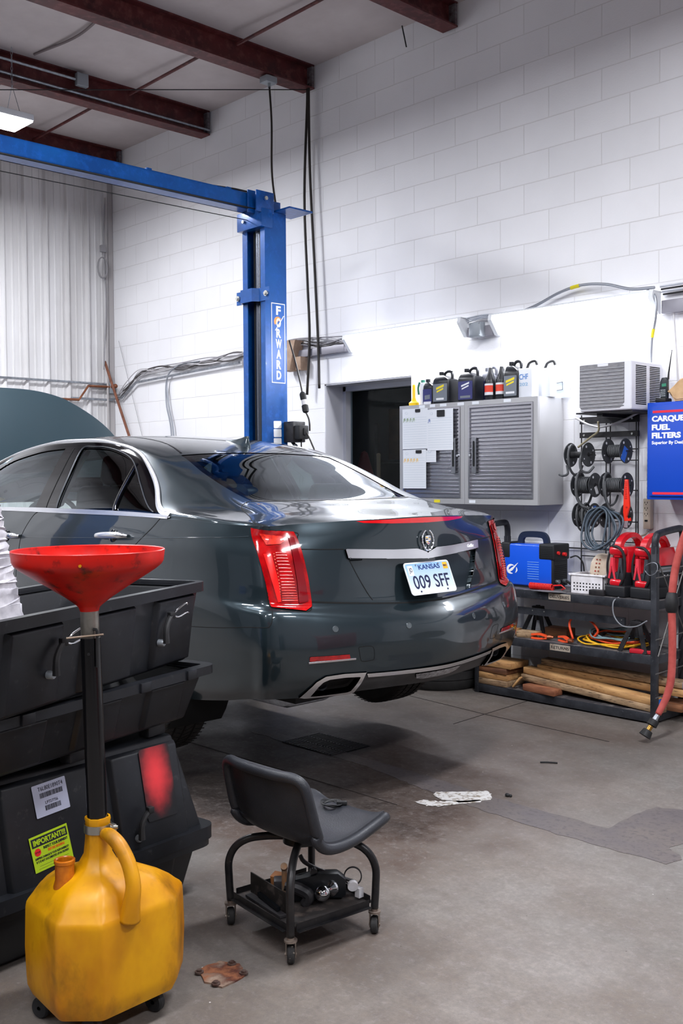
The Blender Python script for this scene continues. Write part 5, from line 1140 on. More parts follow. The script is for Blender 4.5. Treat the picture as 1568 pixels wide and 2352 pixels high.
b.build('side_louvres', M_dark, r)
r = empty('support_bracket', (-3.45, 5.6, 1.80), 'black steel bracket holding up the air conditioner', 'bracket')
b = MB(); b.bx(-3.63, -3.24, 5.47, 5.82, 1.835, 1.844); b.bx(-3.50, -3.46, 5.5, 5.81, 1.815, 1.835); b.build('bracket_arm', M_blackmet, r)
# ---------------------------------------------------------------- wire grid and reels
r = empty('wire_grid', (-3.6, 5.80, 1.0), 'black wire grid hung on the block wall carrying hose reels', 'wire grid')
b = MB()
for x in (-3.80, -3.615, -3.585, -3.40, -3.385): b.cyl((x, 5.79, .8), (x, 5.79, 1.85), .004, n=6)
for z in (1.62, 1.55, 1.36, 1.16, 1.03, .93): b.cyl((-3.80, 5.785, z), (-3.385, 5.785, z), .004, n=6)
b.build('grid_wires', M_blackmet, r)
for z0, z1 in ((1.79, 1.835), (1.70, 1.735)):
    b = MB(); b.bx(-3.805, -3.38, 5.775, 5.795, z0, z1); o = b.build('crossbar', M_blackmet, r)
    for x in (-3.77, -3.42): b = MB(); b.cyl((x, 5.775, (z0+z1)/2), (x, 5.77, (z0+z1)/2), .007, n=10); b.build('screw', M_bolt, o)
bar('wall_wire', (-4.95, 5.79, .98), (-3.3, 5.79, .975), .005, M_blackmet, 'thin black rod running level along the wall behind the welder', 'rod')
cord([(-3.81, 5.74, 1.83), (-3.70, 5.73, 1.78), (-3.60, 5.73, 1.765), (-3.45, 5.72, 1.80), (-3.33, 5.72, 1.845), (-3.25, 5.73, 1.84)], .007, 'pale cable sagging under the air conditioner', None, M_cab[2], 'cable', 'sagging_cable')
cord([(-3.63, 5.72, 1.80), (-3.635, 5.73, 1.74), (-3.70, 5.74, 1.70), (-3.80, 5.75, 1.64)], .007, 'yellowish drain tube curling below the air conditioner', None, mat('drain_tube', (170, 160, 130), .4), 'tube', 'drain_tube')
M_flange = mat('reel_flange', (34, 36, 40), .5, var=(60, 62, 66), vscale=14); M_hose = mat('rubber_hose', (58, 60, 64), .5, var=(80, 82, 84), vscale=30)
def reel(xa, xb, z, lab, wraps=0, rh=.005, loose=(), sticker=None, y=5.60, hm=None, rr=.040):
    hm = hm or M_hose; r = empty('hose_reel', ((xa+xb)/2, y, z-.077), lab, 'hose reel', 'hose reels on the wire grid')
    for k, x in enumerate((xa, xb)):
        b = MB(); b.lathe([(.014, -.002), (.076, -.0025), (.0775, 0), (.076, .0025), (.014, .002), (.014, -.002)], (x, y, z), (1, 0, 0), 40); f_ = b.build('reel_flange', M_flange, r)
        b = MB()
        for j in range(4):
            a = j*math.pi/2+.5; b.cyl((x-.0032, y+.056*math.cos(a), z+.056*math.sin(a)), (x+.0032, y+.056*math.cos(a), z+.056*math.sin(a)), .008 if j % 2 else .005, n=12)
        b.build('flange_hole', mat('hole_light', (200, 202, 208), .6), f_)
    b = MB(); b.cyl((xa, y, z), (xb, y, z), .021); b.build('reel_core', M_black, r)
    if wraps:
        b = MB(); n = wraps; step = (xb-xa-.02-(.02 if loose else 0))/n; pts = []
        for i in range(n*16+1):
            a = i/16*2*math.pi; pts.append((xa+.01+step*i/16, y+rr*math.cos(a), z+rr*math.sin(a)))
        b.tube(pts, min(rh, step*.5), n=6); b.build('wound_hose', hm, r)
    for l_ in loose:
        b = MB(); b.tube(l_, rh*1.05, n=8, smooth=8); b.build('loose_hose', hm, r)
    if sticker:
        m, w_, h_, dy, dz, rt = sticker; card('reel_sticker', frame((xb+.0028, y+dy, z+dz), (0, math.cos(rt), math.sin(rt)), (0, -math.sin(rt), math.cos(rt))), w_, h_, m, r, .0006)
    b = MB(); b.tube([(xa-.02, y, z), (xb+.03, y, z), (xb+.03, y-.0, z+.015)], .004, n=6); b.tube([((xa+xb)/2-.0, y, z), ((xa+xb)/2, 5.785, z)], .004, n=6); b.build('reel_rod', M_blackmet, r)
    return r
def loop(x, y, z, ry, rz, dx=.02, n=12, a0=.4, a1=5.9): return [(x+dx*i/n, y+ry*math.cos(a), z+rz*math.sin(a)) for i, a in enumerate(np.linspace(a0, a1, n))]
reel(-3.755, -3.625, 1.587, 'nearly empty black hose reel at the top left of the wire grid', 0, .0075, [loop(-3.74, 5.58, 1.555, .065, .095, .05), [(-3.64, 5.56, 1.60), (-3.64, 5.53, 1.55), (-3.63, 5.53, 1.49), (-3.60, 5.56, 1.475), (-3.585, 5.6, 1.51)], [(-3.75, 5.55, 1.52), (-3.73, 5.53, 1.47), (-3.76, 5.53, 1.455), (-3.80, 5.54, 1.462)]])
reel(-3.48, -3.36, 1.605, 'hose reel with a blue label at the top right of the wire grid', 8, .007, (), (mat('sticker_bluewhite', (40, 96, 190), .4), .05, .09, -.02, -.02, -.5), rr=.034)
reel(-3.705, -3.575, 1.395, 'hose reel wrapped in clear film, middle row left on the wire grid', 7, .008, [loop(-3.69, 5.59, 1.37, .07, .105, .06), [(-3.67, 5.53, 1.42), (-3.66, 5.52, 1.33), (-3.63, 5.53, 1.27), (-3.59, 5.55, 1.25)]], (M_lwht, .03, .05, .01, -.03, .5), rr=.048)
reel(-3.50, -3.35, 1.395, 'hose reel behind the red tool, middle row right on the wire grid', 9, .0065, [loop(-3.49, 5.59, 1.37, .066, .10, .05), [(-3.46, 5.53, 1.42), (-3.45, 5.52, 1.33), (-3.43, 5.53, 1.26), (-3.40, 5.54, 1.24)]], (M_lwht, .026, .045, -.02, -.035, .1), rr=.04)
reel(-3.695, -3.58, 1.205, 'hose reel with open coils, bottom row left on the wire grid', 4, .006, [loop(-3.68, 5.59, 1.19, .06, .085, .03), loop(-3.64, 5.59, 1.19, .06, .09, .03)], (mat('sticker_bluewhite', (40, 96, 190), .4), .03, .04, .0, .04, 0), rr=.045)
reel(-3.50, -3.355, 1.205, 'black hose reel behind the loose hose coil, bottom row right on the wire grid', 0, .006, (), (M_lwht, .045, .05, -.01, -.045, -.1))
r = empty('hose_coil', (-3.42, 5.5, 1.05), 'loose dark grey hose coil hung over the bottom right reel', 'hose coil')
M_coil = mat('coil_grey_hose', (64, 76, 88), .4)
for k in range(6):
    b = MB(); pts = [(-3.43-.016*k+.10*math.cos(a)*(1-.02*k)+.01*math.sin(3*a+k), 5.51-.012*(k % 3)+.03*math.sin(a), 1.13+(.115+.006*(k % 3))*math.sin(a)+.01*math.cos(2*a+k)) for a in np.linspace(0, 2*math.pi, 22)[:-1]]
    b.tube(pts, .0065, n=8, closed=True, smooth=3); b.build('hose_loop', M_coil, r, ang=180)
r = empty('scraper_tool', (-3.315, 5.53, 1.18), 'bright red hand tool hanging in front of the right-hand reels', 'hand tool')
b = MB(); b.prism([(-.006, .10), (.014, .10), (.022, .0), (.028, -.06), (.018, -.09), (.002, -.13), (.018, -.145), (.03, -.13), (.034, -.15), (-.008, -.152), (-.016, -.10), (-.012, 0)], -.008, .008, bev=.003, m=frame((-3.315, 5.53, 1.33), (1, 0, 0), (0, 0, 1)))
b.build('tool_body', mat('tool_red', (232, 48, 28), .35), r)
b = MB()
for i in range(10): b.box((-3.311, 5.521, 1.415-i*.011), (.016, .003, .004))
b.cyl((-3.305, 5.526, 1.262), (-3.305, 5.519, 1.262), .006, n=10); b.build('tool_teeth', mat('tool_red_dark', (180, 30, 22), .35), r)
# ---------------------------------------------------------------- blue parts cabinet
r = empty('parts_cabinet', (-2.85, 5.68, 1.31), 'bright blue fuel filter cabinet with white lettering at the right edge', 'cabinet')
M_cq = mat('cabinet_blue', (16, 72, 190), .4)
b = MB(); b.bx(-3.192, -2.5, 5.56, 5.818, 1.31, 1.885, .003); b.build('body', M_cq, r)
b = MB(); b.bx(-3.172, -2.52, 5.548, 5.56, 1.33, 1.865, .003); dr_ = b.build('door', M_cq, r)
cq = lambda x, z: frame((x, 5.5478, z), (1, 0, 0), (0, 0, 1))
for z in (1.829, 1.347): card('stripe', cq(-2.85, z), .60, .014, mat('stripe_red', (228, 44, 66), .4), dr_, .0006)
M_w = mat('lettering_white', (240, 242, 248), .4)
def ltext(t_, x0, z, sz, wd, bd):
    me = text_mesh(t_, sz, .0004, bd, wd); me.transform(cq(x0+wd/2, z)@T((0, 0, .0005))); link('cabinet_lettering', me, M_w, dr_)
ltext('CARQUEST', -3.155, 1.785, .044, .262, .0022); ltext('FUEL', -3.155, 1.737, .044, .118, .0022); ltext('FILTERS', -3.155, 1.689, .044, .186, .0022); ltext('Superior By Design', -3.155, 1.644, .026, .225, .0008)
r = empty('cordless_phone', (-3.11, 5.62, 1.886), 'black cordless phone with a tall antenna standing on the blue cabinet', 'phone')
b = MB(); b.box((-3.115, 5.61, 1.898), (.07, .08, .026), bev=.008); b.build('charging_base', M_black, r)
b = MB(); b.prism([(-.024, -.065), (.018, -.065), (.022, 0), (.026, .05), (.016, .068), (-.010, .068), (-.022, .045), (-.026, .0)], -.012, .012, bev=.004, m=frame((-3.108, 5.61, 1.965), (1, 0, .06), (0, 0, 1))); b.build('handset', mat('phone_black', (38, 44, 50), .35), r)
card('phone_screen', frame((-3.104, 5.5955, 1.988), (1, 0, .06), (0, 0, 1)), .028, .018, mat('phone_green', (60, 140, 110), .4), r, .001)
b = MB()
for i in range(4):
    for j in range(3): b.box((-3.122+.011*j, 5.5965, 1.958-.011*i), (.007, .003, .005))
b.build('keypad', mat('key_white', (190, 196, 200), .5), r)
b = MB(); b.tube([(-3.085, 5.61, 2.02), (-3.082, 5.61, 2.06), (-3.062, 5.61, 2.19)], [.006, .005, .0018], n=8); b.sph((-3.062, 5.61, 2.19), .003, n=8); b.build('antenna', M_black, r)
r = empty('paper_bag', (-2.99, 5.65, 1.886), 'crumpled brown paper bag lying on the blue cabinet', 'bag')
b = MB(); b.prism([(-.10, .06), (-.05, .0), (.2, .0), (.2, .15), (.06, .155), (-.02, .13)], -.06, .06, bev=.012, m=frame((-2.985, 5.66, 1.887), (1, 0, 0), (0, 0, 1)))
bmesh.ops.subdivide_edges(b.bm, edges=b.bm.edges[:], cuts=2, use_grid_fill=True)
rn = random.Random(4)
for v in b.bm.verts: v.co += Vector((rn.uniform(-.004, .004), rn.uniform(-.004, .004), rn.uniform(0, .004)))
b.build('bag', mat('kraft_paper', (214, 178, 134), .75, var=(196, 158, 116), vscale=18), r, ang=20)
r = empty('power_strip', (-3.325, 5.79, 1.13), 'beige power strip mounted upright under the blue cabinet', 'power strip')
b = MB(); b.box((-3.315, 5.79, 1.215), (.052, .04, .19), bev=.006); b.build('housing', mat('beige_plastic', (190, 178, 162), .45), r)
b = MB()
for i in range(3):
    z = 1.285-.035*i
    for dx in (-.009, .009): b.box((-3.318+dx, 5.7695, z), (.003, .002, .011))
    b.cyl((-3.318, 5.7695, z-.012), (-3.318, 5.7685, z-.012), .003, n=8)
b.box((-3.318, 5.7695, 1.172), (.02, .003, .012)); b.build('outlets', M_dark, r)
cord([(-3.31, 5.78, 1.12), (-3.32, 5.77, 1.09), (-3.36, 5.76, 1.07), (-3.40, 5.75, 1.04)], .006, 'short beige cord below the power strip', None, mat('beige_cord', (150, 140, 128), .5), 'cord', 'strip_cord')
# ---------------------------------------------------------------- steel rack by the wall
RX0, RX1, RY0, RY1 = -4.385, -3.045, 5.40, 5.76
M_rack = mat('rack_black', (34, 36, 42), .45, .2, var=(62, 64, 70), vscale=9, var2=(90, 92, 98), v2scale=70, v2lo=.62, v2hi=.75)
M_shelf = mat('worn_shelf_top', (92, 88, 90), .6, var=(58, 56, 60), vscale=6, var2=(130, 126, 124), v2scale=22)
rk = empty('steel_rack', ((RX0+RX1)/2, 5.58, 0), 'low black steel rack with three shelves against the block wall under the reels', 'rack')
for x, tp in ((RX0+.02, 1.12), (RX1-.012, 1.12)):
    sgn = 1
    b = MB(); b.bx(x-.018, x+.018, RY0, RY0+.036, 0, 1.04, .003); b.build('post', M_rack, rk)
    b = MB(); b.bx(x-.018, x+.018, RY1-.036, RY1, 0, 1.04, .003); b.build('post', M_rack, rk)
    b = MB(); b.tube([(x, RY0+.018, 1.0), (x, RY0+.018, 1.06), (x, RY0+.03, 1.095), (x, RY0+.07, 1.115), (x, RY1-.07, 1.135), (x, RY1-.03, 1.12), (x, RY1-.018, 1.08), (x, RY1-.018, 1.0)], .021, n=12, smooth=5); b.build('end_hoop', M_rack, rk)
for z in (.062, .402, .722):
    b = MB(); b.bx(RX0+.01, RX1-.008, RY0+.002, RY0+.03, z-.052, z, .002); b.bx(RX0+.01, RX1-.008, RY1-.03, RY1-.002, z-.052, z, .002)
    for x in (RX0+.03, RX1-.03): b.bx(x-.02, x+.02, RY0+.03, RY1-.03, z-.052, z-.004)
    o = b.build('shelf_frame', M_rack, rk); b = MB(); b.bx(RX0+.012, RX1-.01, RY0+.004, RY1-.004, z-.004, z+.001); b.build('shelf_deck', M_shelf, o)
b = MB(); b.bx(-4.1, -3.28, RY0+.06, RY0+.075, .555, .60); ap = b.build('under_rail', M_rack, rk)
for x in (-3.95, -3.86, -3.30): b = MB(); b.cyl((x, RY0+.06, .585), (x, RY0+.057, .585), .004, n=10); b.build('rivet', M_bolt, ap)
b = MB()
for z0, z1 in ((.40, .93), (.95, .5)): b.tube([(RX1+.008, RY0+.02, z0), (RX1+.008, RY1-.02, z1)], .004, n=6)
for z in (.16, .30, .50, .86, .90): b.tube([(RX1+.006, RY0+.0, z), (RX1+.006, RY1, z+.01)], .004, n=6)
b.build('end_braces', mat('brace_grey', (110, 108, 106), .5, .5), rk)
M_tag = mat('aged_tag', (172, 160, 146), .6, var=(120, 100, 84), vscale=30, vlo=.5, vhi=.7)
for t_, x0, x1, z in (('DELIVERIES', -3.785, -3.622, .696), ('RETURNS', -3.775, -3.625, .376)):
    fr = frame(((x0+x1)/2, RY0+.0015, z), (1, 0, 0), (0, 0, 1)); c_ = card('shelf_sign', fr, x1-x0, .04, M_tag, rk, .001)
    text('sign_lettering', t_, .026, fr@T((0, 0, .0012)), mat('sign_ink', (50, 44, 42), .6), c_, width=(x1-x0)*.88, bold=.0002)
SZ = .7235
# ---- welder
r = empty('welder', (-4.03, 5.58, SZ), 'blue box welder with a black handle standing on the rack beside the car', 'welder')
M_wb = mat('welder_blue', (24, 88, 220), .32, coat=.3)
b = MB(); b.bx(-4.21, -3.835, 5.50, 5.67, SZ+.012, SZ+.285, .012, 3); b.build('casing', M_wb, r)
b = MB(); b.bx(-3.93, -3.812, 5.496, 5.674, SZ+.19, SZ+.293, .01, 3); b.bx(-4.232, -4.16, 5.496, 5.674, SZ+.19, SZ+.293, .01, 3); b.bx(-3.838, -3.822, 5.505, 5.665, SZ+.02, SZ+.2, .003)
b.bx(-4.2, -3.84, 5.51, 5.66, SZ, SZ+.014); b.build('end_bumper', mat('welder_black', (26, 28, 32), .5), r)
b = MB(); b.sweep([(-4.135, 5.585, SZ+.285), (-4.125, 5.585, SZ+.325), (-4.09, 5.585, SZ+.345), (-3.97, 5.585, SZ+.345), (-3.935, 5.585, SZ+.325), (-3.925, 5.585, SZ+.285)], [(-.02, -.012), (.02, -.012), (.02, .012), (-.02, .012)], up=(0, 1, 0), smooth=4); b.build('handle', mat('handle_navy', (22, 34, 58), .45), r)
b = MB()
for i in range(8): b.bx(-4.02, -3.93, 5.4985, 5.5005, SZ+.06+.0155*i, SZ+.064+.0155*i)
b.build('vent_slots', mat('slot_pale', (110, 160, 235), .4), r)
b = MB()
for i in range(7): b.bx(-3.925, -3.82, 5.4945, 5.4965, SZ+.205+.011*i, SZ+.209+.011*i)
for i in range(11): b.bx(-3.8225, -3.8205, 5.52, 5.65, SZ+.03+.012*i, SZ+.035+.012*i)
b.build('grille', M_dark, r)
wl = frame((-4.145, 5.4988, SZ+.115), (1, 0, 0), (0, 0, 1)); b = MB()
b.tube([wl@Vector((.034*math.cos(a), .028*math.sin(a), .001)) for a in np.linspace(1.1, 4.9, 12)], [.002, .008, .009, .008, .002], n=6, smooth=2)
b.tube([wl@Vector((.034*math.cos(a)+.006, .028*math.sin(a), .001)) for a in np.linspace(-.9, .5, 6)], [.002, .006, .003], n=6, smooth=2)
b.tube([wl@Vector(q) for q in ((-.035, -.02, .001), (0, 0, .001), (.05, .045, .001))], [.006, .009, .001], n=6, smooth=5)
for v in b.bm.verts: v.co.y = 5.4988-(5.4988-v.co.y)*.12
b.build('swallow_logo', M_w, r)
b = MB(); b.cyl((-3.82, 5.54, SZ+.235), (-3.80, 5.54, SZ+.235), .011); b.cyl((-3.82, 5.60, SZ+.225), (-3.79, 5.60, SZ+.225), .012); b.build('red_knob', mat('knob_red', (220, 40, 40), .4), r)
b = MB(); b.cyl((-3.83, 5.54, SZ+.05), (-3.80, 5.54, SZ+.05), .014); b.cyl((-3.83, 5.62, SZ+.05), (-3.80, 5.62, SZ+.05), .014); b.bx(-3.822, -3.819, 5.52, 5.65, SZ+.19, SZ+.27); b.build('socket', M_galv, r)
b = MB(); b.tube([(-3.80, 5.62, SZ+.05), (-3.74, 5.60, SZ+.03), (-3.70, 5.58, SZ+.01), (-3.72, 5.66, SZ+.012)], .009, n=8, smooth=5); b.tube([(-3.80, 5.66, SZ+.20), (-3.76, 5.68, SZ+.21), (-3.72, 5.69, SZ+.16), (-3.72, 5.69, SZ+.06), (-3.77, 5.68, SZ+.05)], .005, n=6, smooth=5); b.build('welding_lead', M_black, r)
# ---- red coil hose
b = MB(); pts = []
for i in range(15*10): a = i/10*2*math.pi; pts.append((-3.965+.0115*i/10, 5.455+.018*math.cos(a), SZ+.022+.018*math.sin(a)+.0))
pts += [(-3.78, 5.45, SZ+.035), (-3.73, 5.46, SZ+.04), (-3.71, 5.47, SZ+.02), (-3.74, 5.48, SZ+.01)]
b.tube(pts, .0052, n=6); tag(b.build('coiled_air_hose', mat('coil_red', (214, 40, 36), .35)), 'bright red coiled air hose lying in front of the blue welder', 'hose')
b = MB(); pp = [(-3.90, 5.375), (-3.80, 5.365), (-3.70, 5.385), (-3.66, 5.41), (-3.72, 5.45), (-3.80, 5.455), (-3.87, 5.42)]
b.prism(pp, SZ+.001, SZ+.004); tag(b.build('scrap_sheet', mat('grey_sheet', (112, 112, 116), .6)), 'grey leaf-shaped scrap sheet overhanging the shelf edge above the DELIVERIES sign', 'sheet')
b = MB(); b.bx(-3.505, -3.40, 5.42, 5.48, SZ+.001, SZ+.034, .003); tag(b.build('black_block', M_blackmet), 'small flat black box on the shelf between the white basket and the first jump starter', 'box')
# ---- basket
r = empty('basket', (-3.55, 5.56, SZ), 'white plastic basket with round holes on the top shelf of the rack', 'basket')
M_bsk = mat('basket_white', (232, 230, 234), .45, var=(212, 208, 210), vscale=20)
b = MB(); x0, x1, y0, y1, h_ = -3.665, -3.435, 5.47, 5.66, .115
o_ = [(x0, y0), (x1, y0), (x1, y1), (x0, y1)]
for (a, c) in zip(o_, o_[1:]+o_[:1]):
    mx, my = (a[0]+c[0])/2, (a[1]+c[1])/2; L_ = math.dist(a, c); ang = math.degrees(math.atan2(c[1]-a[1], c[0]-a[0])); b.box((mx, my, SZ+h_/2), (L_+.004, .004, h_), rotm('Z', ang)); b.box((mx, my, SZ+h_), (L_+.03, .016, .012), rotm('Z', ang), .003)
b.bx(x0, x1, y0, y1, SZ, SZ+.004); b.build('basket_body', M_bsk, r)
b = MB()
for i in range(9):
    for j in range(3): b.cyl((x0+.025+.0225*i, y0-.003, SZ+.022+.02*j), (x0+.025+.0225*i, y0-.001, SZ+.022+.02*j), .0052, n=10)
for i in range(8):
    for j in range(3): b.cyl((x1+.001, y0+.022+.02*i, SZ+.026+.02*j), (x1+.003, y0+.022+.02*i, SZ+.026+.02*j), .0052, n=10)
b.build('basket_holes', M_dark, r)
r = empty('plastic_bottle', (-3.52, 5.56, SZ+.01), 'cream coloured bottle tipped over in the white basket, marked with small coloured shapes', 'bottle')
q = Matrix.Translation((-3.49, 5.57, SZ+.155))@Matrix.Rotation(math.radians(10), 4, 'Y')@Matrix.Rotation(math.radians(25), 4, 'Z')
b = MB(); b.prism(rrect(.155, .17, .055, 7), -.05, .05, bev=.014, m=q@Matrix.Rotation(math.radians(90), 4, 'X'), seg=3); bt = b.build('bottle_body', mat('cream_plastic', (222, 208, 190), .45, var=(200, 180, 158), vscale=14), r)
b = MB()
for k in range(5): b.box(q@Vector((-.045, -.0505, .055-.024*k)), (.010, .003, .010), rotm('Z', 25)); b.box(q@Vector((-.027, -.0505, .057-.024*k)), (.010, .003, .010), rotm('Z', 25))
b.build('colour_marks', mat('marks', (196, 60, 60), .5, var=(60, 110, 80), vscale=40), bt)
# ---- jump starters
M_js = mat('starter_red', (204, 22, 36), .28, coat=.4); M_jsb = mat('starter_black', (28, 29, 33), .5)
def starter(x, y, lab, rz=-8):
    r = empty('jump_starter', (x, y, SZ), lab, 'jump starter', 'red jump starters', rz=math.radians(rz)); D = .27
    b = MB(); b.box((0, 0, .035), (.15, D+.02, .07), bev=.012, seg=3); b.box((0, -.02, .10), (.13, D-.05, .1), bev=.01); b.build('base', M_jsb, r, local=True)
    b = MB(); b.prism([(-.055, .05), (.055, .05), (.06, .16), (.062, .25), (.045, .30), (-.045, .30), (-.062, .25), (-.06, .16)], -D/2+.045, D/2-.01, bev=.012, m=Matrix(((1, 0, 0, 0), (0, 0, 1, 0), (0, 1, 0, 0), (0, 0, 0, 1))), seg=3); b.build('body_shell', M_js, r, local=True)
    b = MB(); b.sweep([(0, -D/2+.03, .24), (0, -D/2+.035, .31), (0, -D/2+.07, .352), (0, 0, .372), (0, D/2-.07, .352), (0, D/2-.03, .30)], [(-.026, -.014), (.026, -.014), (.022, .014), (-.022, .014)], up=(0, 0, 1), smooth=5); b.build('carry_handle', M_js, r, local=True)
    yf = -D/2
    b = MB(); b.box((0, yf+.03, .275), (.12, .05, .055), bev=.02, seg=3); b.box((-.0, yf+.025, .085), (.10, .06, .05), bev=.02, seg=3); b.box((0.02, yf+.05, .18), (.03, .02, .16), bev=.006); b.build('cable_holder', M_js, r, local=True)
    for sx, m in ((-.028, mat('clamp_red', (224, 60, 76), .35)), (.035, mat('clamp_grey', (56, 60, 66), .45))):
        b = MB(); b.sweep([(sx-.022, yf+.01, .11), (sx-.008, yf+.008, .17), (sx-.004, yf+.012, .235)], [(-.006, -.009), (.006, -.009), (.006, .009), (-.006, .009)], up=(0, 1, 0), smooth=4)
        b.sweep([(sx+.024, yf+.01, .105), (sx+.010, yf+.008, .17), (sx+.004, yf+.012, .235)], [(-.006, -.009), (.006, -.009), (.006, .009), (-.006, .009)], up=(0, 1, 0), smooth=4)
        b.cyl((sx, yf-.002, .19), (sx, yf+.02, .19), .008, n=12); b.build('battery_clamp', m, r, local=True)
    b = MB(); b.tube([(-.05, yf+.03, .30), (.03, yf-.005, .30), (.066, yf, .25), (.07, yf, .15), (.045, yf+.0, .085), (.0, yf+.02, .06)], .0085, n=8, smooth=6)
    b.tube([(-.06, yf+.03, .28), (-.075, yf+.02, .2), (-.07, yf+.02, .12), (-.05, yf+.03, .07)], .007, n=8, smooth=6); b.build('jumper_lead', M_black, r, local=True)
    b = MB(); b.box((.0635, .02, .15), (.004, .15, .09)); p_ = b.build('side_panel', M_jsb, r, local=True)
    b = MB(); b.box((.066, .02, .172), (.002, .13, .03)); b.build('panel_label', mat('panel_grey', (130, 132, 136), .5), p_, local=True)
    b = MB()
    for k in range(3): b.cyl((.066, .0+.03*k, .135), (.068, .0+.03*k, .135), .006, n=12)
    b.build('gauge', M_lwht, p_, local=True); return r
starter(-3.315, 5.575, 'left red jump starter with red clamps on the end of the rack')
starter(-3.145, 5.575, 'right red jump starter partly behind the rack post')
b = MB(); b.tube([(-3.052, 5.38, .95), (-3.09, 5.37, .93), (-3.10, 5.38, .90), (-3.06, 5.37, .875), (-3.02, 5.37, .90), (-3.02, 5.375, .94)], .0025, n=6, closed=True, smooth=4); tag(b.build('wire_ring', M_galv), 'thin wire ring looped round the right front post of the rack', 'ring')
cord([(-3.30, 5.45, .73), (-3.31, 5.385, .70), (-3.30, 5.375, .62), (-3.24, 5.37, .565), (-3.15, 5.37, .57), (-3.08, 5.37, .61)], .004, 'thin grey cord drooping below the top shelf near the right post', None, mat('thin_cord', (130, 134, 140), .4), 'cord', 'drooping_cord')
# ---- middle shelf
MZ = .4035
M_wood = mat('lumber', (214, 168, 112), .65, var=(176, 128, 80), vscale=5, var2=(90, 62, 42), v2scale=16, v2lo=.58, v2hi=.72, stretch=(1, 6, 6))
M_wood2 = mat('dark_lumber', (146, 96, 62), .7, var=(92, 58, 40), vscale=5, stretch=(1, 6, 6)); M_wood3 = mat('grey_lumber', (190, 160, 124), .7, var=(140, 112, 84), vscale=6, var2=(70, 54, 44), v2scale=18, stretch=(1, 6, 6))
def lumber(c, d, lab, g, rz=0, m=None, ry=0, end=None, name='wood_block', cat='wood block'):
    rot = rotm('Z', rz)@rotm('Y', ry); b = MB(); b.box(c, d, rot, .002, 1); o = tag(b.build(name, m or M_wood, ang=60), lab, cat, g)
    if end:
        b = MB(); b.box(Vector(c)+rot@Vector((d[0]/2+.0008, 0, 0)), (.003, d[1]*.99, d[2]*.99), rot); b.build('painted_end', mat('blue_end_paint', (24, 110, 210), .5), o)
    return o
lumber((-4.16, 5.50, MZ+.02), (.11, .12, .04), 'square wood block on the middle shelf nearest the car', 'wood blocks on the middle shelf', 5)
lumber((-4.0, 5.49, MZ+.02), (.14, .09, .04), 'wood block on the middle shelf beside the orange clamp', 'wood blocks on the middle shelf', 12, M_wood3)
lumber((-3.87, 5.65, MZ+.03), (.17, .10, .06), 'dark wood block at the back of the middle shelf', 'wood blocks on the middle shelf', 0, M_wood2)
def jclamp(x, y, rz, lab):
    r = empty('jumper_clamp', (x, y, MZ), lab, 'clamp', 'orange jumper clamps', rz=math.radians(rz)); m = mat('clamp_orange', (240, 84, 40), .35)
    b = MB(); b.sweep([(-.085, 0, .028), (-.03, 0, .034), (.02, 0, .022)], [(-.013, -.005), (.013, -.005), (.011, .007), (-.011, .007)], smooth=4); b.sweep([(-.085, 0, .008), (-.03, 0, .006), (.02, 0, .012)], [(-.013, -.005), (.013, -.005), (.011, .005), (-.011, .005)], smooth=4); b.build('handle', m, r, local=True)
    b = MB(); b.tube([(.01, 0, .017), (.04, 0, .022), (.062, 0, .02)], [.012, .014, .008], n=8); b.cyl((.0, -.015, .018), (.0, .015, .018), .006, n=10); b.build('jaw', mat('copper_jaw', (170, 100, 70), .35, .8), r, local=True)
jclamp(-3.86, 5.46, 14, 'orange jumper cable clamp lying lengthwise, the left one on the middle shelf'); jclamp(-3.68, 5.45, -22, 'orange jumper cable clamp beside the tangled cords, the right one')
def tangle(cx, cy, z, rx, ry, n, col, rad, lab, seed, turns=3):
    rn = random.Random(seed); b = MB(); pts = []
    for i in range(turns*12):
        a = i/12*2*math.pi; k = 1+.16*math.sin(i*.37+seed); pts.append((cx+rx*k*math.cos(a)+rn.uniform(-.012, .012), cy+ry*k*math.sin(a), z+rad+.02*abs(math.sin(i*.9+seed))+.045*i/(turns*12)*(1+math.sin(a))*.6))
    b.tube(pts, rad, n=6, smooth=3); return tag(b.build('extension_cord', mat('cord_'+lab.split()[0], col, .4), ang=180), lab, 'cord')
tangle(-3.42, 5.56, MZ, .20, .11, 3, (232, 176, 30), .0055, 'yellow extension cord in the tangled pile on the middle shelf', 1, 4)
tangle(-3.38, 5.58, MZ+.02, .18, .10, 3, (222, 78, 34), .0055, 'orange extension cord in the tangled pile on the middle shelf', 2, 4)
tangle(-3.40, 5.57, MZ+.035, .16, .10, 3, (116, 142, 148), .005, 'grey extension cord in the tangled pile on the middle shelf', 3, 3)
tangle(-3.36, 5.60, MZ+.03, .19, .09, 3, (30, 30, 34), .006, 'black jumper lead in the tangled pile on the middle shelf', 4, 4)
b = MB(); b.tube([(-3.65, 5.47, .43), (-3.69, 5.49, .52), (-3.66, 5.50, .565), (-3.56, 5.50, .56), (-3.49, 5.50, .50), (-3.52, 5.50, .45)], .0075, n=8, smooth=6); tag(b.build('orange_lead', mat('lead_orange', (226, 74, 34), .4), ang=180), 'thick orange lead arching up from the right jumper clamp', 'cord')
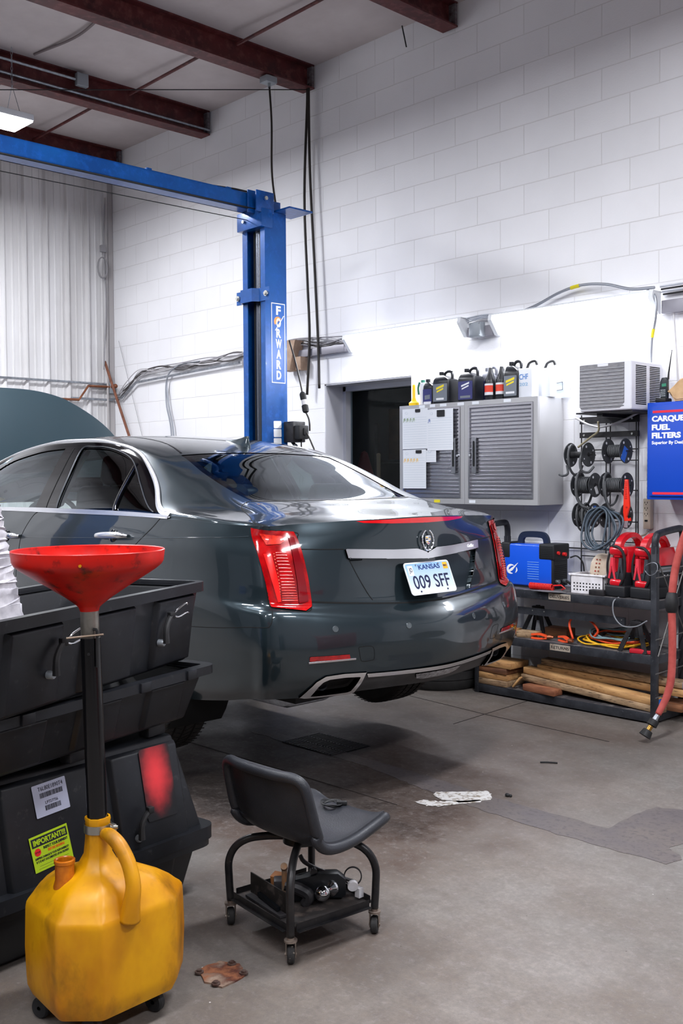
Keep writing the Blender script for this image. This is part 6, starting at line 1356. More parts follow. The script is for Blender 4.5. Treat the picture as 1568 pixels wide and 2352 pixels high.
def stand(x, y, lab, lean=0):
    r = empty('jack_stand', (x, y, MZ), lab, 'jack stand', 'black jack stands'); hz = .17
    for dx in (-1, 1):
        for dy in (-1, 1):
            b = MB(); b.sweep([(x+dx*.085, y+dy*.06, MZ), (x+dx*.022, y+dy*.015, MZ+hz)], [(-.014, -.004), (.014, -.004), (.014, .004), (-.014, .004)], up=(0, 1, 0)); b.build('leg', M_blackmet, r)
    b = MB(); b.box((x, y, MZ+hz), (.07, .05, .03), bev=.004); b.cyl((x, y, MZ+hz-.08), (x, y, MZ+hz+.02), .016); b.build('stand_head', M_blackmet, r)
stand(-3.20, 5.47, 'black jack stand with splayed legs at the right end of the middle shelf'); stand(-4.05, 5.66, 'black jack stand at the left back of the middle shelf')
b = MB(); b.box((-3.17, 5.42, MZ+.014), (.09, .035, .026), rotm('Z', 10), .005); b.box((-3.10, 5.43, MZ+.012), (.05, .02, .02), rotm('Z', 20), .004); tag(b.build('red_clip', mat('clip_red', (190, 34, 50), .4)), 'small dark red clip on the middle shelf edge by the right post', 'clip')
# ---- bottom shelf lumber
BZ = .0635
for i, (x, y, sx, m, l) in enumerate(((-4.24, 5.50, .25, M_wood3, 'bottom board of the short stack left on the bottom shelf'), (-4.245, 5.505, .26, M_wood, 'second board up in the short stack on the bottom shelf'), (-4.23, 5.50, .23, M_wood2, 'reddish third board up in the short stack on the bottom shelf'), (-4.215, 5.495, .27, M_wood, 'topmost board of the short stack on the bottom shelf'))):
    lumber((x, y, BZ+.0205+.0415*i), (sx, .2, .039), l, 'short stacked boards', 2*(i % 2)-1, m)
lumber((-4.05, 5.43, BZ+.045), (.085, .04, .012), 'thin wedge of pale wood leaning between the board stacks', None, 15, M_wood, -52)
lumber((-3.86, 5.44, BZ+.022), (.26, .085, .04), 'short reddish brown board alone at the front of the bottom shelf', None, -6, mat('red_lumber', (166, 108, 76), .65, var=(120, 70, 48), vscale=6, stretch=(1, 6, 6)))
for i, (x, y, z, L_, rz, ry, m, e, l) in enumerate(((-3.54, 5.49, BZ+.046, 1.02, -2.5, 3.1, M_wood3, False, 'lowest long plank sloping down to the right on the bottom shelf'), (-3.545, 5.50, BZ+.089, 1.0, -3.5, 3.3, M_wood, True, 'long plank with a blue painted end, sloping right, nearest the front'), (-3.47, 5.60, BZ+.12, 1.02, 1, 1.6, M_wood, False, 'long plank in the back layer of the bottom shelf'), (-3.46, 5.61, BZ+.165, .98, 2, 1.4, M_wood3, True, 'topmost long plank with a blue painted end at the back of the bottom shelf'), (-3.4, 5.68, BZ+.022, 1.1, 0, 0, M_wood2, False, 'long plank lying flat at the rear of the bottom shelf'), (-3.4, 5.58, BZ+.022, .9, 0, 0, M_wood2, False, 'long plank lying flat under the sloping planks'))):
    lumber((x, y, z), (L_, .085, .04), l, 'long planks on the bottom shelf', rz, m, ry, e, 'plank', 'plank')
# ---- red air hose with nozzle
M_rh = mat('faded_red_hose', (190, 88, 82), .55, var=(164, 66, 60), vscale=14)
r = empty('air_hose', (-2.86, 5.02, 0), 'thick faded red hose hanging at the right edge down to a black nozzle', 'hose')
b = MB(); b.tube([(-2.68, 5.20, 1.30), (-2.72, 5.19, 1.2), (-2.765, 5.18, 1.08), (-2.80, 5.17, .92), (-2.81, 5.16, .76), (-2.80, 5.15, .55), (-2.80, 5.14, .36), (-2.815, 5.12, .25), (-2.845, 5.08, .15)], [.019, .019, .02, .021, .021, .021, .021, .02, .017], n=14, smooth=8); b.build('hose', M_rh, r, ang=180)
b = MB(); b.lathe([(.02, .06), (.026, .055), (.037, .01), (.037, -.01), (.03, -.045), (.021, -.055)], (-2.81, 5.16, .755), (0, 0, 1), 12); b.build('hose_clamp', M_black, r, ang=50)
d0, d1 = Vector((-2.845, 5.08, .15)), Vector((-2.885, 5.01, .036)); dd = d1-d0
b = MB(); b.tube([d0, d0+dd*.25], [.013, .016], n=10); b.build('hose_ferrule', M_galv, r)
b = MB(); b.tube([d0+dd*.25, d0+dd*.27, d0+dd*.5, d0+dd*.53], [.015, .028, .03, .02], n=16); b.tube([d0+dd*.72, d0+dd*.74, d0+dd*.95, d0+dd*1.0, d0+dd*1.0], [.016, .026, .032, .034, .02], n=20); b.build('nozzle', M_black, r)
b = MB(); b.tube([d0+dd*.53, d0+dd*.73], .014, n=14); b.build('brass_collar', M_brass, r)
r = empty('hose_reel_stand', (-2.56, 5.45, 0), 'dark hose reel just inside the right edge behind the red hose', 'hose reel')
b = MB(); b.lathe([(.02, -.06), (.27, -.065), (.275, -.055), (.12, -.05), (.12, .05), (.275, .055), (.27, .065), (.02, .06)], (-2.46, 5.35, .92), (0, 1, 0), 40); b.build('reel', mat('reel_navy', (26, 34, 58), .4), r)
b = MB()
for k in range(4): b.tube([(-2.46+.2*math.cos(a), 5.32+.022*k, .92+.2*math.sin(a)) for a in np.linspace(0, 6.28, 30)[:-1]], .02, n=10, closed=True)
b.build('wound_hose', M_rh, r)
b = MB(); b.bx(-2.50, -2.42, 5.42, 5.80, .85, .99, .01); b.bx(-2.51, -2.41, 5.78, 5.815, .78, 1.06, .004); b.build('wall_arm', M_blackmet, r)
r = empty('pipe_holder', (-2.76, 5.45, 1.14), 'white plastic pipe end on a post beside the red hose', 'pipe')
b = MB(); b.box((-2.72, 5.45, 1.165), (.13, .05, .13), bev=.02, seg=3); b.cyl((-2.73, 5.45, 1.235), (-2.60, 5.45, 1.235), .022); b.bx(-2.74, -2.70, 5.46, 5.815, 1.14, 1.19); b.build('pipe', M_bsk, r)
b = MB(); b.bx(-2.82, -2.80, 5.78, 5.815, .4, 1.0); b.bx(-2.86, -2.62, 5.60, 5.815, .66, .70); b.build('wall_bracket', M_blackmet, r) if 0 else tag(b.build('wall_bracket', M_blackmet), 'black wall bracket behind the red hose near the floor rack', 'bracket')
b = MB(); b.bx(-2.83, -2.74, 5.7, 5.8, .36, .60, .01); tag(b.build('white_canister', M_bsk), 'small white canister low on the wall behind the red hose', 'canister')
# ---- tyres on the floor beyond the car
TPR = [(a*.9, c) for a, c in [(.22, -.085), (.25, -.1), (.30, -.098), (.325, -.07), (.33, -.035), (.322, -.033), (.322, -.027), (.33, -.025), (.33, .025), (.322, .027), (.322, .033), (.33, .035), (.325, .07), (.30, .098), (.25, .1), (.22, .085), (.235, 0), (.22, -.085)]]
M_tyre = mat('old_tire', (30, 30, 31), .7, var=(46, 45, 45), vscale=8)
for k in range(1):
    b = MB(); w_ = .2; c_ = (-4.74, 5.45, .0+w_/2+.001)
    b.lathe(TPR, c_, (0, 0, 1), 56)
    tag(b.build('tire', M_tyre), 'worn black tire lying flat on the floor beyond the rear bumper', 'tire')
b = MB(); b.lathe(TPR, (-4.73, 5.46, .302), (0, 0, 1), 56)
tag(b.build('tire', M_tyre), 'second tire stacked on the one lying beyond the rear bumper', 'tire')
# ---------------------------------------------------------------- roller seat
M_seat = mat('seat_plastic', (30, 32, 38), .45, var=(44, 46, 52), vscale=7, bump=.12, bscale=250)
M_legt = mat('painted_tube', (20, 21, 25), .38, .2, var=(44, 42, 42), vscale=14, var2=(80, 74, 70), v2scale=60, v2lo=.64, v2hi=.74)
M_dusty = mat('dusty_wheel', (44, 43, 43), .8, var=(28, 27, 28), vscale=30, var2=(150, 140, 128), v2scale=45, v2lo=.6, v2hi=.7)
st = empty('roller_seat', (-2.46, 2.154, 0), 'black mechanic roller seat with a backrest, tool tray and four casters', 'stool')
cs = [Vector((-2.305, 1.972, 0)), Vector((-2.274, 2.298, 0)), Vector((-2.616, 2.335, 0)), Vector((-2.647, 2.009, 0))]; cen = sum(cs, Vector())/4
def caster(p, ang):
    r = MB(); ax = Vector((math.cos(ang), math.sin(ang), 0)); sd = Vector((-ax.y, ax.x, 0)); c = p+ax*.0+Vector((0, 0, .0275))
    r.lathe([(.006, -.011), (.024, -.011), (.0275, -.007), (.0275, .007), (.024, .011), (.006, .011)], c, sd, 28); w_ = r.build('caster_wheel', M_dusty, st)
    f = MB()
    for s in (-1, 1): f.prism([(-.010, -.008), (.010, -.008), (.014, .04), (-.014, .04)], -.0012, .0012, m=frame(c+sd*s*.0145, ax, (0, 0, 1)))
    f.cyl(p+Vector((0, 0, .066)), p+Vector((0, 0, .072)), .02, n=20); f.cyl(p+Vector((0, 0, .07)), p+Vector((0, 0, .085)), .011); f.cyl(c-sd*.018, c+sd*.018, .005, n=10)
    f.build('caster_fork', mat('dusty_zinc', (150, 138, 128), .5, .6, var=(110, 96, 88), vscale=40), st)
for p, a in zip(cs, (2.45, 2.2, 2.3, 2.6)): caster(p, a)
# tray
b = MB(); ins = [cen+(p-cen)*.93 for p in cs]
b.prism([(p.x, p.y) for p in ins], .094, .098); b.build('tray', mat('dusty_tray', (58, 52, 50), .6, var=(38, 35, 35), vscale=8, var2=(96, 84, 78), v2scale=20), st)
b = MB()
for i in range(4):
    p, q = cen+(cs[i]-cen)*1.0, cen+(cs[(i+1) % 4]-cen)*1.0; d = (q-p).normalized(); p2, q2 = p+d*.022, q-d*.022
    b.sweep([p2+Vector((0, 0, .100)), q2+Vector((0, 0, .100))], [(-.001, -.012), (.001, -.012), (.001, .012), (-.001, .012)]); b.sweep([p2-Vector((0, 0, -.09)), q2+Vector((0, 0, .09))], [(-.001, -.001), (.014, -.001), (.014, .001), (-.001, .001)])
b.build('tray_rim', M_legt, st)
for p in cs:
    d = (cen-p); d.z = 0; L_ = d.length; u_ = d/L_
    b = MB(); b.tube([p+Vector((0, 0, .08)), p+Vector((0, 0, .15))-u_*.004, p+Vector((0, 0, .21))-u_*.004, p+u_*.018+Vector((0, 0, .256)), p+u_*.06+Vector((0, 0, .284)), p+u_*.12+Vector((0, 0, .296)), p+u_*(L_*.8)+Vector((0, 0, .30))], .0125, n=14, smooth=6); b.build('leg', M_legt, st, ang=180)
b = MB(); b.cyl(cen+Vector((0, 0, .285)), cen+Vector((0, 0, .318)), .06, n=24); b.build('seat_mount', M_legt, st)
# seat shell: profile runs from the front of the pan to the top of the back. fwd = direction the sitter faces
fw = Vector((math.cos(math.radians(91)), math.sin(math.radians(91)), 0)); sdv = Vector((fw.y, -fw.x, 0))
SC = cen+Vector((.035, 0, .312))
SEATPROF = [(.188, .034), (.165, .046), (.10, .032), (.02, .012), (-.06, .008), (-.12, .028), (-.158, .085), (-.182, .165), (-.202, .24), (-.214, .265)]
SEATW = [.150, .178, .185, .185, .185, .188, .192, .190, .182, .150]
pf_ = crv([(a, c, w_) for (a, c), w_ in zip(SEATPROF, SEATW)], 5); nW = 22; b = MB(); g = []
for (a, z, hw) in pf_:
    row = []
    for j in range(nW+1):
        t = j/nW*2-1; lift_ = .022*abs(t)**4; row.append(SC+fw*(a+(.02*abs(t)**3 if z > .06 else 0))+sdv*(hw*t)+Vector((0, 0, z+(lift_ if z < .06 else 0))))
    g.append(row)
V = [[b.bm.verts.new(p) for p in row] for row in g]
for i in range(len(V)-1):
    for j in range(nW): b.bm.faces.new((V[i][j], V[i][j+1], V[i+1][j+1], V[i+1][j]))
bmesh.ops.recalc_face_normals(b.bm, faces=b.bm.faces[:])
# thick rolled edge
edge = [g[i][0] for i in range(len(g))]+[g[-1][j] for j in range(1, nW+1)]+[g[i][nW] for i in range(len(g)-2, -1, -1)]+[g[0][j] for j in range(nW-1, 0, -1)]
geo = bmesh.ops.solidify(b.bm, geom=b.bm.faces[:], thickness=.012)
sh = b.build('seat', M_seat, st, ang=60)
b = MB(); E_ = []
for i, p in enumerate(edge): E_.append(p)
def edge_off(p):
    c = SC+Vector((0, 0, .06)); return p
b.tube([p-Vector((0, 0, .010)) for p in E_[::2]], .0165, n=12, closed=True, smooth=2); b.build('seat_rim', M_seat, st, ang=180)
b = MB(); pad = [(.155, .031), (.10, .026), (.03, .018), (-.03, .017)]; lo = []
for a, z in pad: lo.append([b.bm.verts.new(SC+fw*a+sdv*(.13*t)+Vector((0, 0, z+.003))) for t in (-1, -.5, 0, .5, 1)])
for A, B in zip(lo, lo[1:]):
    for j in range(4): b.bm.faces.new((A[j], A[j+1], B[j+1], B[j]))
b.build('seat_pad', mat('textured_pad', (40, 42, 50), .6, bump=.6, bscale=300), st)
r = empty('coiled_cable', (-2.47, 2.295, .35), 'small coil of thin black cable with a plug lying on the roller seat', 'cable')
cc = Vector((-2.47, 2.295, .369)); b = MB()
for k in range(5): b.tube([cc+Vector((.028*math.cos(a)*(1+.1*k), .022*math.sin(a)*(1+.12*k), .002*k+.002*math.sin(3*a+k))) for a in np.linspace(0, 6.28, 16)[:-1]], .0017, n=5, closed=True, smooth=2)
b.build('wire', M_black, r)
b = MB(); b.box(cc+Vector((.03, .02, .008)), (.035, .016, .013), rotm('Z', 40), .003); b.build('plug', M_black, r)
# things on the tray
TZ = .0985
r = empty('tow_hitch', (-2.40, 2.2, TZ), 'black tow ball mount with a chrome ball lying on the roller seat tray', 'hitch')
ax = Vector((.62, .78, 0)).normalized(); nn = Vector((ax.y, -ax.x, 0))
o = Vector((-2.44, 2.17, TZ+.045)); fr = frame(o, ax, (0, 0, 1))
b = MB(); b.prism([(-.09, -.045), (-.03, -.045), (.05, -.03), (.10, -.042), (.115, -.03), (.115, .02), (.09, .04), (.02, .042), (-.03, .025), (-.09, .02)], -.022, .022, bev=.004, m=fr); b.build('mount', mat('hitch_black', (22, 24, 28), .4, .2, var2=(120, 120, 120), v2scale=35, v2lo=.66, v2hi=.72), r)
b = MB(); b.box(fr@Vector((-.09, .0, .0)), (.05, .05, .05), fr.to_3x3(), .004); b.build('receiver_tube', M_blackmet, r)
bc = fr@Vector((.085, -.004, .0))
b = MB(); b.lathe([(0, .022), (.026, .022), (.026, .03), (.014, .038), (.012, .046), (.016, .05), (.0235, .062), (.0245, .072), (.0235, .082), (.016, .093), (.01, .0955), (0, .0955)], bc, (.163, -.985, -.05), 32); b.build('tow_ball', mat('tow_chrome', (200, 202, 206), .1, 1), r)
r = empty('hitch_pin', (-2.5, 2.12, TZ), 'rusty pin standing up from the clutter on the roller seat tray', 'pin')
p = Vector((-2.465, 2.085, TZ)); b = MB(); b.cyl(p+Vector((0, 0, .02)), p+Vector((0, 0, .125)), .009, n=14); b.cyl(p+Vector((-.0, 0, .115)), p+Vector((.012, -.012, .128)), .011, n=14); b.build('pin', mat('pin_rust', (150, 104, 60), .6, .4, var=(120, 110, 100), vscale=20), r)
b = MB(); b.tube([p+Vector((.0, .0, .06)), p+Vector((.03, .03, .05)), p+Vector((.06, .05, .03)), p+Vector((.05, .04, .0))], [.016, .02, .02, .016], n=10, smooth=4); b.build('pin_casting', M_blackmet, r)
r = empty('latch_lever', (-2.43, 2.2, TZ+.05), 'black latch lever with a bent end leaning over the tow hitch', 'lever')
b = MB(); b.tube([(-2.475, 2.16, TZ+.135), (-2.46, 2.165, TZ+.115), (-2.435, 2.20, TZ+.09), (-2.39, 2.25, TZ+.065), (-2.35, 2.29, TZ+.045)], [.007, .007, .006, .006, .006], n=8, smooth=3); b.cyl((-2.44, 2.185, TZ+.09), (-2.42, 2.17, TZ+.09), .012, n=12); b.build('lever', M_blackmet, r)
b = MB(); b.lathe([(.026, -.012), (.030, -.012), (.030, .012), (.026, .012), (.026, -.012)], (-2.385, 2.31, TZ+.05), (.7, -.7, .3), 28); tag(b.build('black_ring', M_blackmet), 'black ring lying behind the tow hitch on the tray', 'ring')
b = MB(); b.box((-2.545, 2.13, TZ+.038), (.045, .035, .05), rotm('Z', 20)@rotm('X', 12), .003); tag(b.build('tan_box', mat('tan_carton', (188, 124, 74), .7)), 'small tan carton on the tray behind the front leg', 'box')
b = MB(); b.box((-2.49, 2.11, TZ+.03), (.035, .012, .05), rotm('Z', 35)@rotm('Y', 25), .002); tag(b.build('labelled_case', mat('case_navy', (40, 46, 66), .4, var=(190, 190, 196), vscale=40, vlo=.55, vhi=.6)), 'small dark case with a pale label leaning beside the tow hitch', 'case')
b = MB(); b.cyl((-2.345, 2.27, TZ+.045), (-2.335, 2.262, TZ+.042), .017, n=24); b.box((-2.33, 2.285, TZ+.02), (.02, .02, .03)); tag(b.build('white_disc', M_bsk), 'white round disc at the far end of the tow hitch', 'cap')
# dividing bar and flat bar on the left of the tray
pA, pB = Vector((-2.61, 2.035, TZ)), Vector((-2.335, 2.0, TZ)); b = MB()
d = (pB-pA).normalized(); b.sweep([pA+Vector((0, .03, .035)), pB+Vector((-.03, .03, .035))], [(-.002, -.033), (.002, -.033), (.002, .033), (-.002, .033)]); b.build('tray_divider', mat('scratched_plate', (44, 41, 40), .45, .4, var=(92, 84, 80), vscale=26, vlo=.5, vhi=.7), st)
b = MB(); b.sweep([pA+Vector((.02, .005, .006)), pB+Vector((-.05, .012, .006))], [(-.013, -.004), (.013, -.004), (.013, .003), (-.013, .003)]); tag(b.build('flat_bar', M_blackmet), 'flat black bar lying along the left edge of the tray', 'bar')
b = MB(); b.sweep([pA+Vector((.06, .014, .018)), pB+Vector((-.08, .018, .018))], [(-.006, -.006), (.006, -.006), (.006, .006), (-.006, .006)]); tag(b.build('square_rod', mat('glossy_rod', (24, 28, 32), .2, .6)), 'glossy square rod resting on the flat bar in the tray', 'rod')
# ---------------------------------------------------------------- yellow drain can with funnel
M_yel = mat('oily_yellow', (212, 152, 2), .34, var=(176, 108, 4), vscale=3.2, vlo=.4, vhi=.66, var2=(88, 60, 10), v2scale=8, v2lo=.54, v2hi=.80, spec=.45, stretch=(1, 1, .6), rvar=.15)
vd = Vector((-.7245, .689, 0)); ld = Vector((.689, .7245, 0)); CC = Vector((-2.43, 1.404, 0))
def cw(l, d, z): return CC+ld*l+vd*d+Vector((0, 0, z))
dc = empty('oil_drain', CC, 'yellow oil drain can on casters topped by a black pole and red funnel', 'oil drain')
PL = [(-.200, -.005), (-.072, -.165), (.044, -.165), (.205, .01), (.205, .13), (.07, .20), (-.08, .20), (-.200, .13)]
def rpoly(sc, rnd_, z, sh=(0, 0), n=4):
    P_ = [Vector((a*sc+sh[0], c*sc+sh[1])) for a, c in PL]; out = []
    rnd = rnd_*.55
    for i in range(8):
        p, q, s_ = P_[i], P_[i-1], P_[(i+1) % 8]; a = p+(q-p).normalized()*rnd; c = p+(s_-p).normalized()*rnd
        for k in range(n+1):
            t = k/n; v = a*(1-t)**2+p*2*t*(1-t)+c*t*t; out.append(cw(v.x, v.y, z))
    return out
NPT = 40
def circ(r_, z, sh): return [cw(sh[0]+r_*math.cos(a), sh[1]+r_*math.sin(a), z) for a in [math.atan2(P_[1], P_[0]) for P_ in cirang]]
base = rpoly(1, .02, 0); cirang = []
for p in base: q = p-CC; cirang.append((q.dot(ld), q.dot(vd)))
b = MB(); NK = (-.002, .0)
levels = [rpoly(.80, .02, .066), rpoly(.93, .02, .070), rpoly(.99, .018, .095), rpoly(1.0, .018, .12), rpoly(1.015, .018, .20), rpoly(1.0, .018, .305), rpoly(.99, .018, .317), rpoly(.965, .02, .325), rpoly(.92, .03, .334)]
def blend(t, z, rr, sc=.95):
    A = rpoly(sc, .03, z); B = circ(rr, z, NK); return [a*(1-t)+c*t for a, c in zip(A, B)]
levels += [blend(.1, .350, .17, .86), blend(.35, .372, .15, .74), blend(.7, .392, .115, .6), blend(1, .408, .078, .5), blend(1, .425, .052), blend(1, .45, .038), blend(1, .49, .034), blend(1, .535, .033), blend(1, .543, .035), blend(1, .548, .034), blend(1, .548, .029), blend(1, .52, .028)]
R_ = [[b.bm.verts.new(p) for p in lv] for lv in levels]
for A, B in zip(R_, R_[1:]):
    for i in range(NPT): b.bm.faces.new((A[i], A[(i+1) % NPT], B[(i+1) % NPT], B[i]))
b.bm.faces.new(R_[0]); b.build('can_body', M_yel, dc, ang=50)
b = MB(); b.tube([cw(.022, -.028, .51), cw(.04, -.045, .512), cw(.07, -.065, .492), cw(.098, -.085, .45), cw(.112, -.10, .40), cw(.108, -.105, .355), cw(.10, -.10, .31)], [.014, .0185, .0195, .0195, .020, .023, .03], n=16, smooth=7); b.build('can_handle', M_yel, dc, ang=180)
b = MB(); b.lathe([(.03, -.035), (.03, .018), (.025, .035), (.025, .075), (.0275, .078), (.0275, .086), (.023, .088), (.02, .085), (.02, .03), (0, .03)], cw(-.080, -.045, .362), (0, 0, 1), 28); b.build('filler_spout', mat('oily_orange', (206, 120, 14), .35, var=(150, 70, 12), vscale=14), dc)
b = MB(); b.lathe([(.0345, .508), (.036, .508), (.036, .53), (.0345, .53), (.0345, .508)], cw(*NK, 0), (0, 0, 1), 32); b.box(cw(.04, -.01, .52), (.02, .014, .022), None, .002); b.cyl(cw(.036, -.018, .524), cw(.056, -.018, .524), .005, n=8); b.build('hose_band', mat('band_steel', (170, 168, 160), .28, .9), dc)
b = MB(); p0, p1 = cw(-.002, 0, .50), cw(-.014, 0, 1.03); b.tube([p0, p1], .0268, n=28); b.build('lower_pole', mat('black_pole', (14, 14, 17), .25, .3, var2=(110, 96, 80), v2scale=40, v2lo=.72, v2hi=.78, coat=.3), dc)
p2 = cw(-.016, 0, 1.115); b = MB(); b.tube([p1-Vector((0, 0, .05)), p2], .0245, n=28); up_ = b.build('upper_pole', mat('dull_tube', (150, 146, 138), .4, .8, var=(104, 100, 94), vscale=12), dc)
b = MB(); q0 = cw(-.07, -.03, 1.033); q1 = cw(.028, -.03, 1.043); b.tube([q0, q1], .0026, n=8); b.build('height_pin', mat('pin_steel', (170, 150, 132), .4, .7), up_)
b = MB(); q = cw(.010, -.026, 1.0); b.tube([q+Vector((0, 0, -.045)), q, q+Vector((0, 0, .05)), q+Vector((0, 0, .056))-ld*.01], .0042, n=8, smooth=3); b.cyl(cw(-.012, -.027, .99), cw(-.012, -.031, .99), .004, n=10); b.build('pole_latch', M_black, up_)
M_fun = mat('funnel_red', (214, 24, 8), .35, var=(168, 12, 8), vscale=5, var2=(52, 12, 10), v2scale=24, v2lo=.56, v2hi=.74, spec=.45)
FC = cw(-.016, 0, 0); b = MB()
b.lathe([(.024, 1.10), (.028, 1.112), (.034, 1.118), (.06, 1.138), (.105, 1.168), (.15, 1.196), (.178, 1.214), (.192, 1.226), (.197, 1.235), (.199, 1.252), (.2005, 1.264), (.199, 1.266), (.196, 1.264), (.194, 1.238), (.188, 1.226), (.15, 1.203), (.1, 1.172), (.03, 1.125), (0, 1.12)], FC, (0, 0, 1), 72); fu = b.build('funnel', M_fun, dc, ang=40)
b = MB(); b.cyl(cw(.012, -.199, 1.238), cw(.012, -.202, 1.238), .004, n=8); b.build('yellow_fleck', M_yel, fu)
for l_, d_ in ((-.16, -.0), (.14, .03), (-.05, .15), (.0, -.10)):
    b = MB(); c_ = cw(l_, d_, .0285); b.lathe([(.006, -.012), (.024, -.012), (.028, -.007), (.028, .007), (.024, .012), (.006, .012)], c_, vd+ld*.5, 28); b.cyl(cw(l_, d_, .05), cw(l_, d_, .075), .014); b.build('caster', M_black, dc)
# ---------------------------------------------------------------- black shipping crates
M_crate = mat('crate_plastic', (15, 16, 20), .42, var=(30, 32, 37), vscale=3.5, var2=(58, 58, 60), v2scale=30, v2lo=.62, v2hi=.78, spec=.38)
M_crate2 = mat('crate_plastic_dark', (12, 13, 16), .42, var=(22, 23, 26), vscale=5)
def crate(R, L, z0, z1, width, length, lab, rim='top', taper=.04, ribs=(), rimw=.03, rimh=.03, m=M_crate):
    """open box; R right near corner, L a second point on the near face; length runs from R towards L"""
    R = Vector((*R, 0)); L = Vector((*L, 0)); a = (L-R).normalized(); n = Vector((-a.y, a.x, 0))
    if n.dot(Vector((-.7245, .689, 0))) < 0: n = -n
    r = empty('shipping_crate', R+a*length/2+n*width/2+Vector((0, 0, z0)), lab, 'crate', 'black plastic shipping crates')
    W = lambda s, d, z: R+a*s+n*d+Vector((0, 0, z))
    tb, tt = (taper, 0) if rim == 'top' else (0, taper)
    def rect(t, z, wall=0): return [W(t+wall, t+wall, z), W(length-t-wall, t+wall, z), W(length-t-wall, width-t-wall, z), W(t+wall, width-t-wall, z)]
    b = MB(); lv = [rect(tb, z0), rect(tt, z1)]
    if rim == 'top': lv += [rect(tt, z1, .008), rect(tb, z0+.01, .01)]
    V_ = [[b.bm.verts.new(p) for p in q] for q in lv]
    for A, B in zip(V_, V_[1:]):
        for i in range(4): b.bm.faces.new((A[i], A[(i+1) % 4], B[(i+1) % 4], B[i]))
    b.bm.faces.new(V_[0]); b.bm.faces.new(V_[-1])
    bmesh.ops.bevel(b.bm, geom=b.bm.edges[:], offset=.012, segments=3, profile=.5, affect='EDGES'); b.build('crate_body', m, r)
    zr = z1 if rim == 'top' else z0
    b = MB(); t = -rimw*.4
    pts = []
    for (cx, cy, a0) in ((t+.03, t+.03, 180), (t+.03, width-t-.03, 90), (length-t-.03, width-t-.03, 0), (length-t-.03, t+.03, 270)):
        for k in range(5): an = math.radians(a0-90*k/4 if 0 else a0+90-90*(k)/4-90) if 0 else math.radians(a0+90-22.5*k); pts.append(W(cx+.03*math.cos(an), cy+.03*math.sin(an), zr))
    # order check: simple rounded rectangle
    pts = [W(length/2+x_, width/2+y_, zr) for x_, y_ in rrect(length-2*t, width-2*t, .035)]
    b.sweep(pts, [(-rimw/2, -rimh/2), (rimw/2, -rimh/2), (rimw/2+.003, 0), (rimw/2, rimh/2), (-rimw/2, rimh/2)], closed=True); b.build('crate_rim', m, r)
    for (s0, s1, dp) in ribs:
        b = MB()
        def f(s, z, d):
            k = (z-z0)/(z1-z0); t_ = tb+(tt-tb)*k; return W(s, t_-d, z)
        q = [(s0, z0+.01), (s1, z0+.01), (s1, z1-.02), (s0, z1-.02)]
        F0 = [b.bm.verts.new(f(s, z, 0)) for s, z in q]; F1 = [b.bm.verts.new(f(s+(.012 if s == s0 else -.012), z+(.004 if z < (z0+z1)/2 else -.008), dp)) for s, z in q]
        for i in range(4): b.bm.faces.new((F0[i], F0[(i+1) % 4], F1[(i+1) % 4], F1[i]))
        b.bm.faces.new(F1); bmesh.ops.bevel(b.bm, geom=b.bm.edges[:], offset=.006, segments=2, profile=.5, affect='EDGES'); b.build('side_panel', m, r)
    return r, W, a, n
A_, WA, aA, nA = crate((-3.036, 2.175), (-2.584, 1.215), .80, 1.065, .46, 1.30, 'topmost black crate of the stack with two wire latches, behind the funnel', ribs=((.04, .30, .018), (.42, .70, .018), (.80, 1.05, .018)), taper=.035, rimw=.028, rimh=.034)
def latch(W, a, n, s, z, flip=1):
    g = MB(); p = W(s, -.012, z); g.lathe([(0, .022), (.010, .022), (.012, .018), (.012, 0)], p+n*.014, -n, 20); o = g.build('latch_button', mat('button_grey', (150, 156, 162), .4, .4), A_ if W is WA else C_)
    g = MB(); q = p-n*.016; g.tube([q, q+Vector((0, 0, .04)), q-a*.01+Vector((0, 0, .065)), q-a*.03+Vector((0, 0, .085))], [.012, .010, .009, .010], n=8, smooth=3)
    g.box(q-a*.035+Vector((0, 0, .09)), (.022, .022, .022), None, .003); g.build('latch_strap', M_black, A_ if W is WA else C_)
    if flip:
        g = MB(); c = q-a*.035+Vector((0, 0, .09))
        g.tube([c-n*.004, c-a*.02+Vector((0, 0, .018))-n*.012, c-a*.06+Vector((0, 0, .034))-n*.02, c-a*.072+Vector((0, 0, .03))-n*.02], .0032, n=8, smooth=4); g.tube([c-n*.004, c-a*.025-Vector((0, 0, .008))-n*.012, c-a*.065+Vector((0, 0, .002))-n*.02, c-a*.08+Vector((0, 0, .0))-n*.02], .0032, n=8, smooth=4); g.build('latch_wire', M_chrome, A_)
latch(WA, aA, nA, .275, .90); latch(WA, aA, nA, .87, .90)
B_, WB, aB, nB = crate((-2.985, 2.157), (-2.727, 1.282), .60, .775, .48, 1.30, 'second black crate down, with a wide rounded lip at its right end', ribs=((.10, .30, .014), (.42, .62, .014), (.74, .95, .014)), taper=.05, rimw=.042, rimh=.03)
for s in (.12, .36, .60, .86):
    b = MB(); b.box(WB(s, -.036, .775), (.05, .02, .034), Matrix((aB, nB, (0, 0, 1))).transposed().to_3x3(), .004); b.build('rim_lug', M_crate, B_)
for s in (.18, .55, .92): b = MB(); b.box(WB(s, .09, .588), (.09, .05, .05), Matrix((aB, nB, (0, 0, 1))).transposed().to_3x3(), .008); b.build('crate_foot', M_crate, B_)
C_, WC, aC, nC = crate((-2.933, 2.11), (-2.832, 1.331), .215, .560, .55, 1.30, 'third black crate down, upside down, carrying the barcode and yellow warning stickers', rim='bottom', ribs=((.07, .37, .02), (.43, .78, .02), (.84, 1.15, .02)), taper=.075, rimw=.04, rimh=.045)
latch(WC, aC, nC, .30, .27, 0)
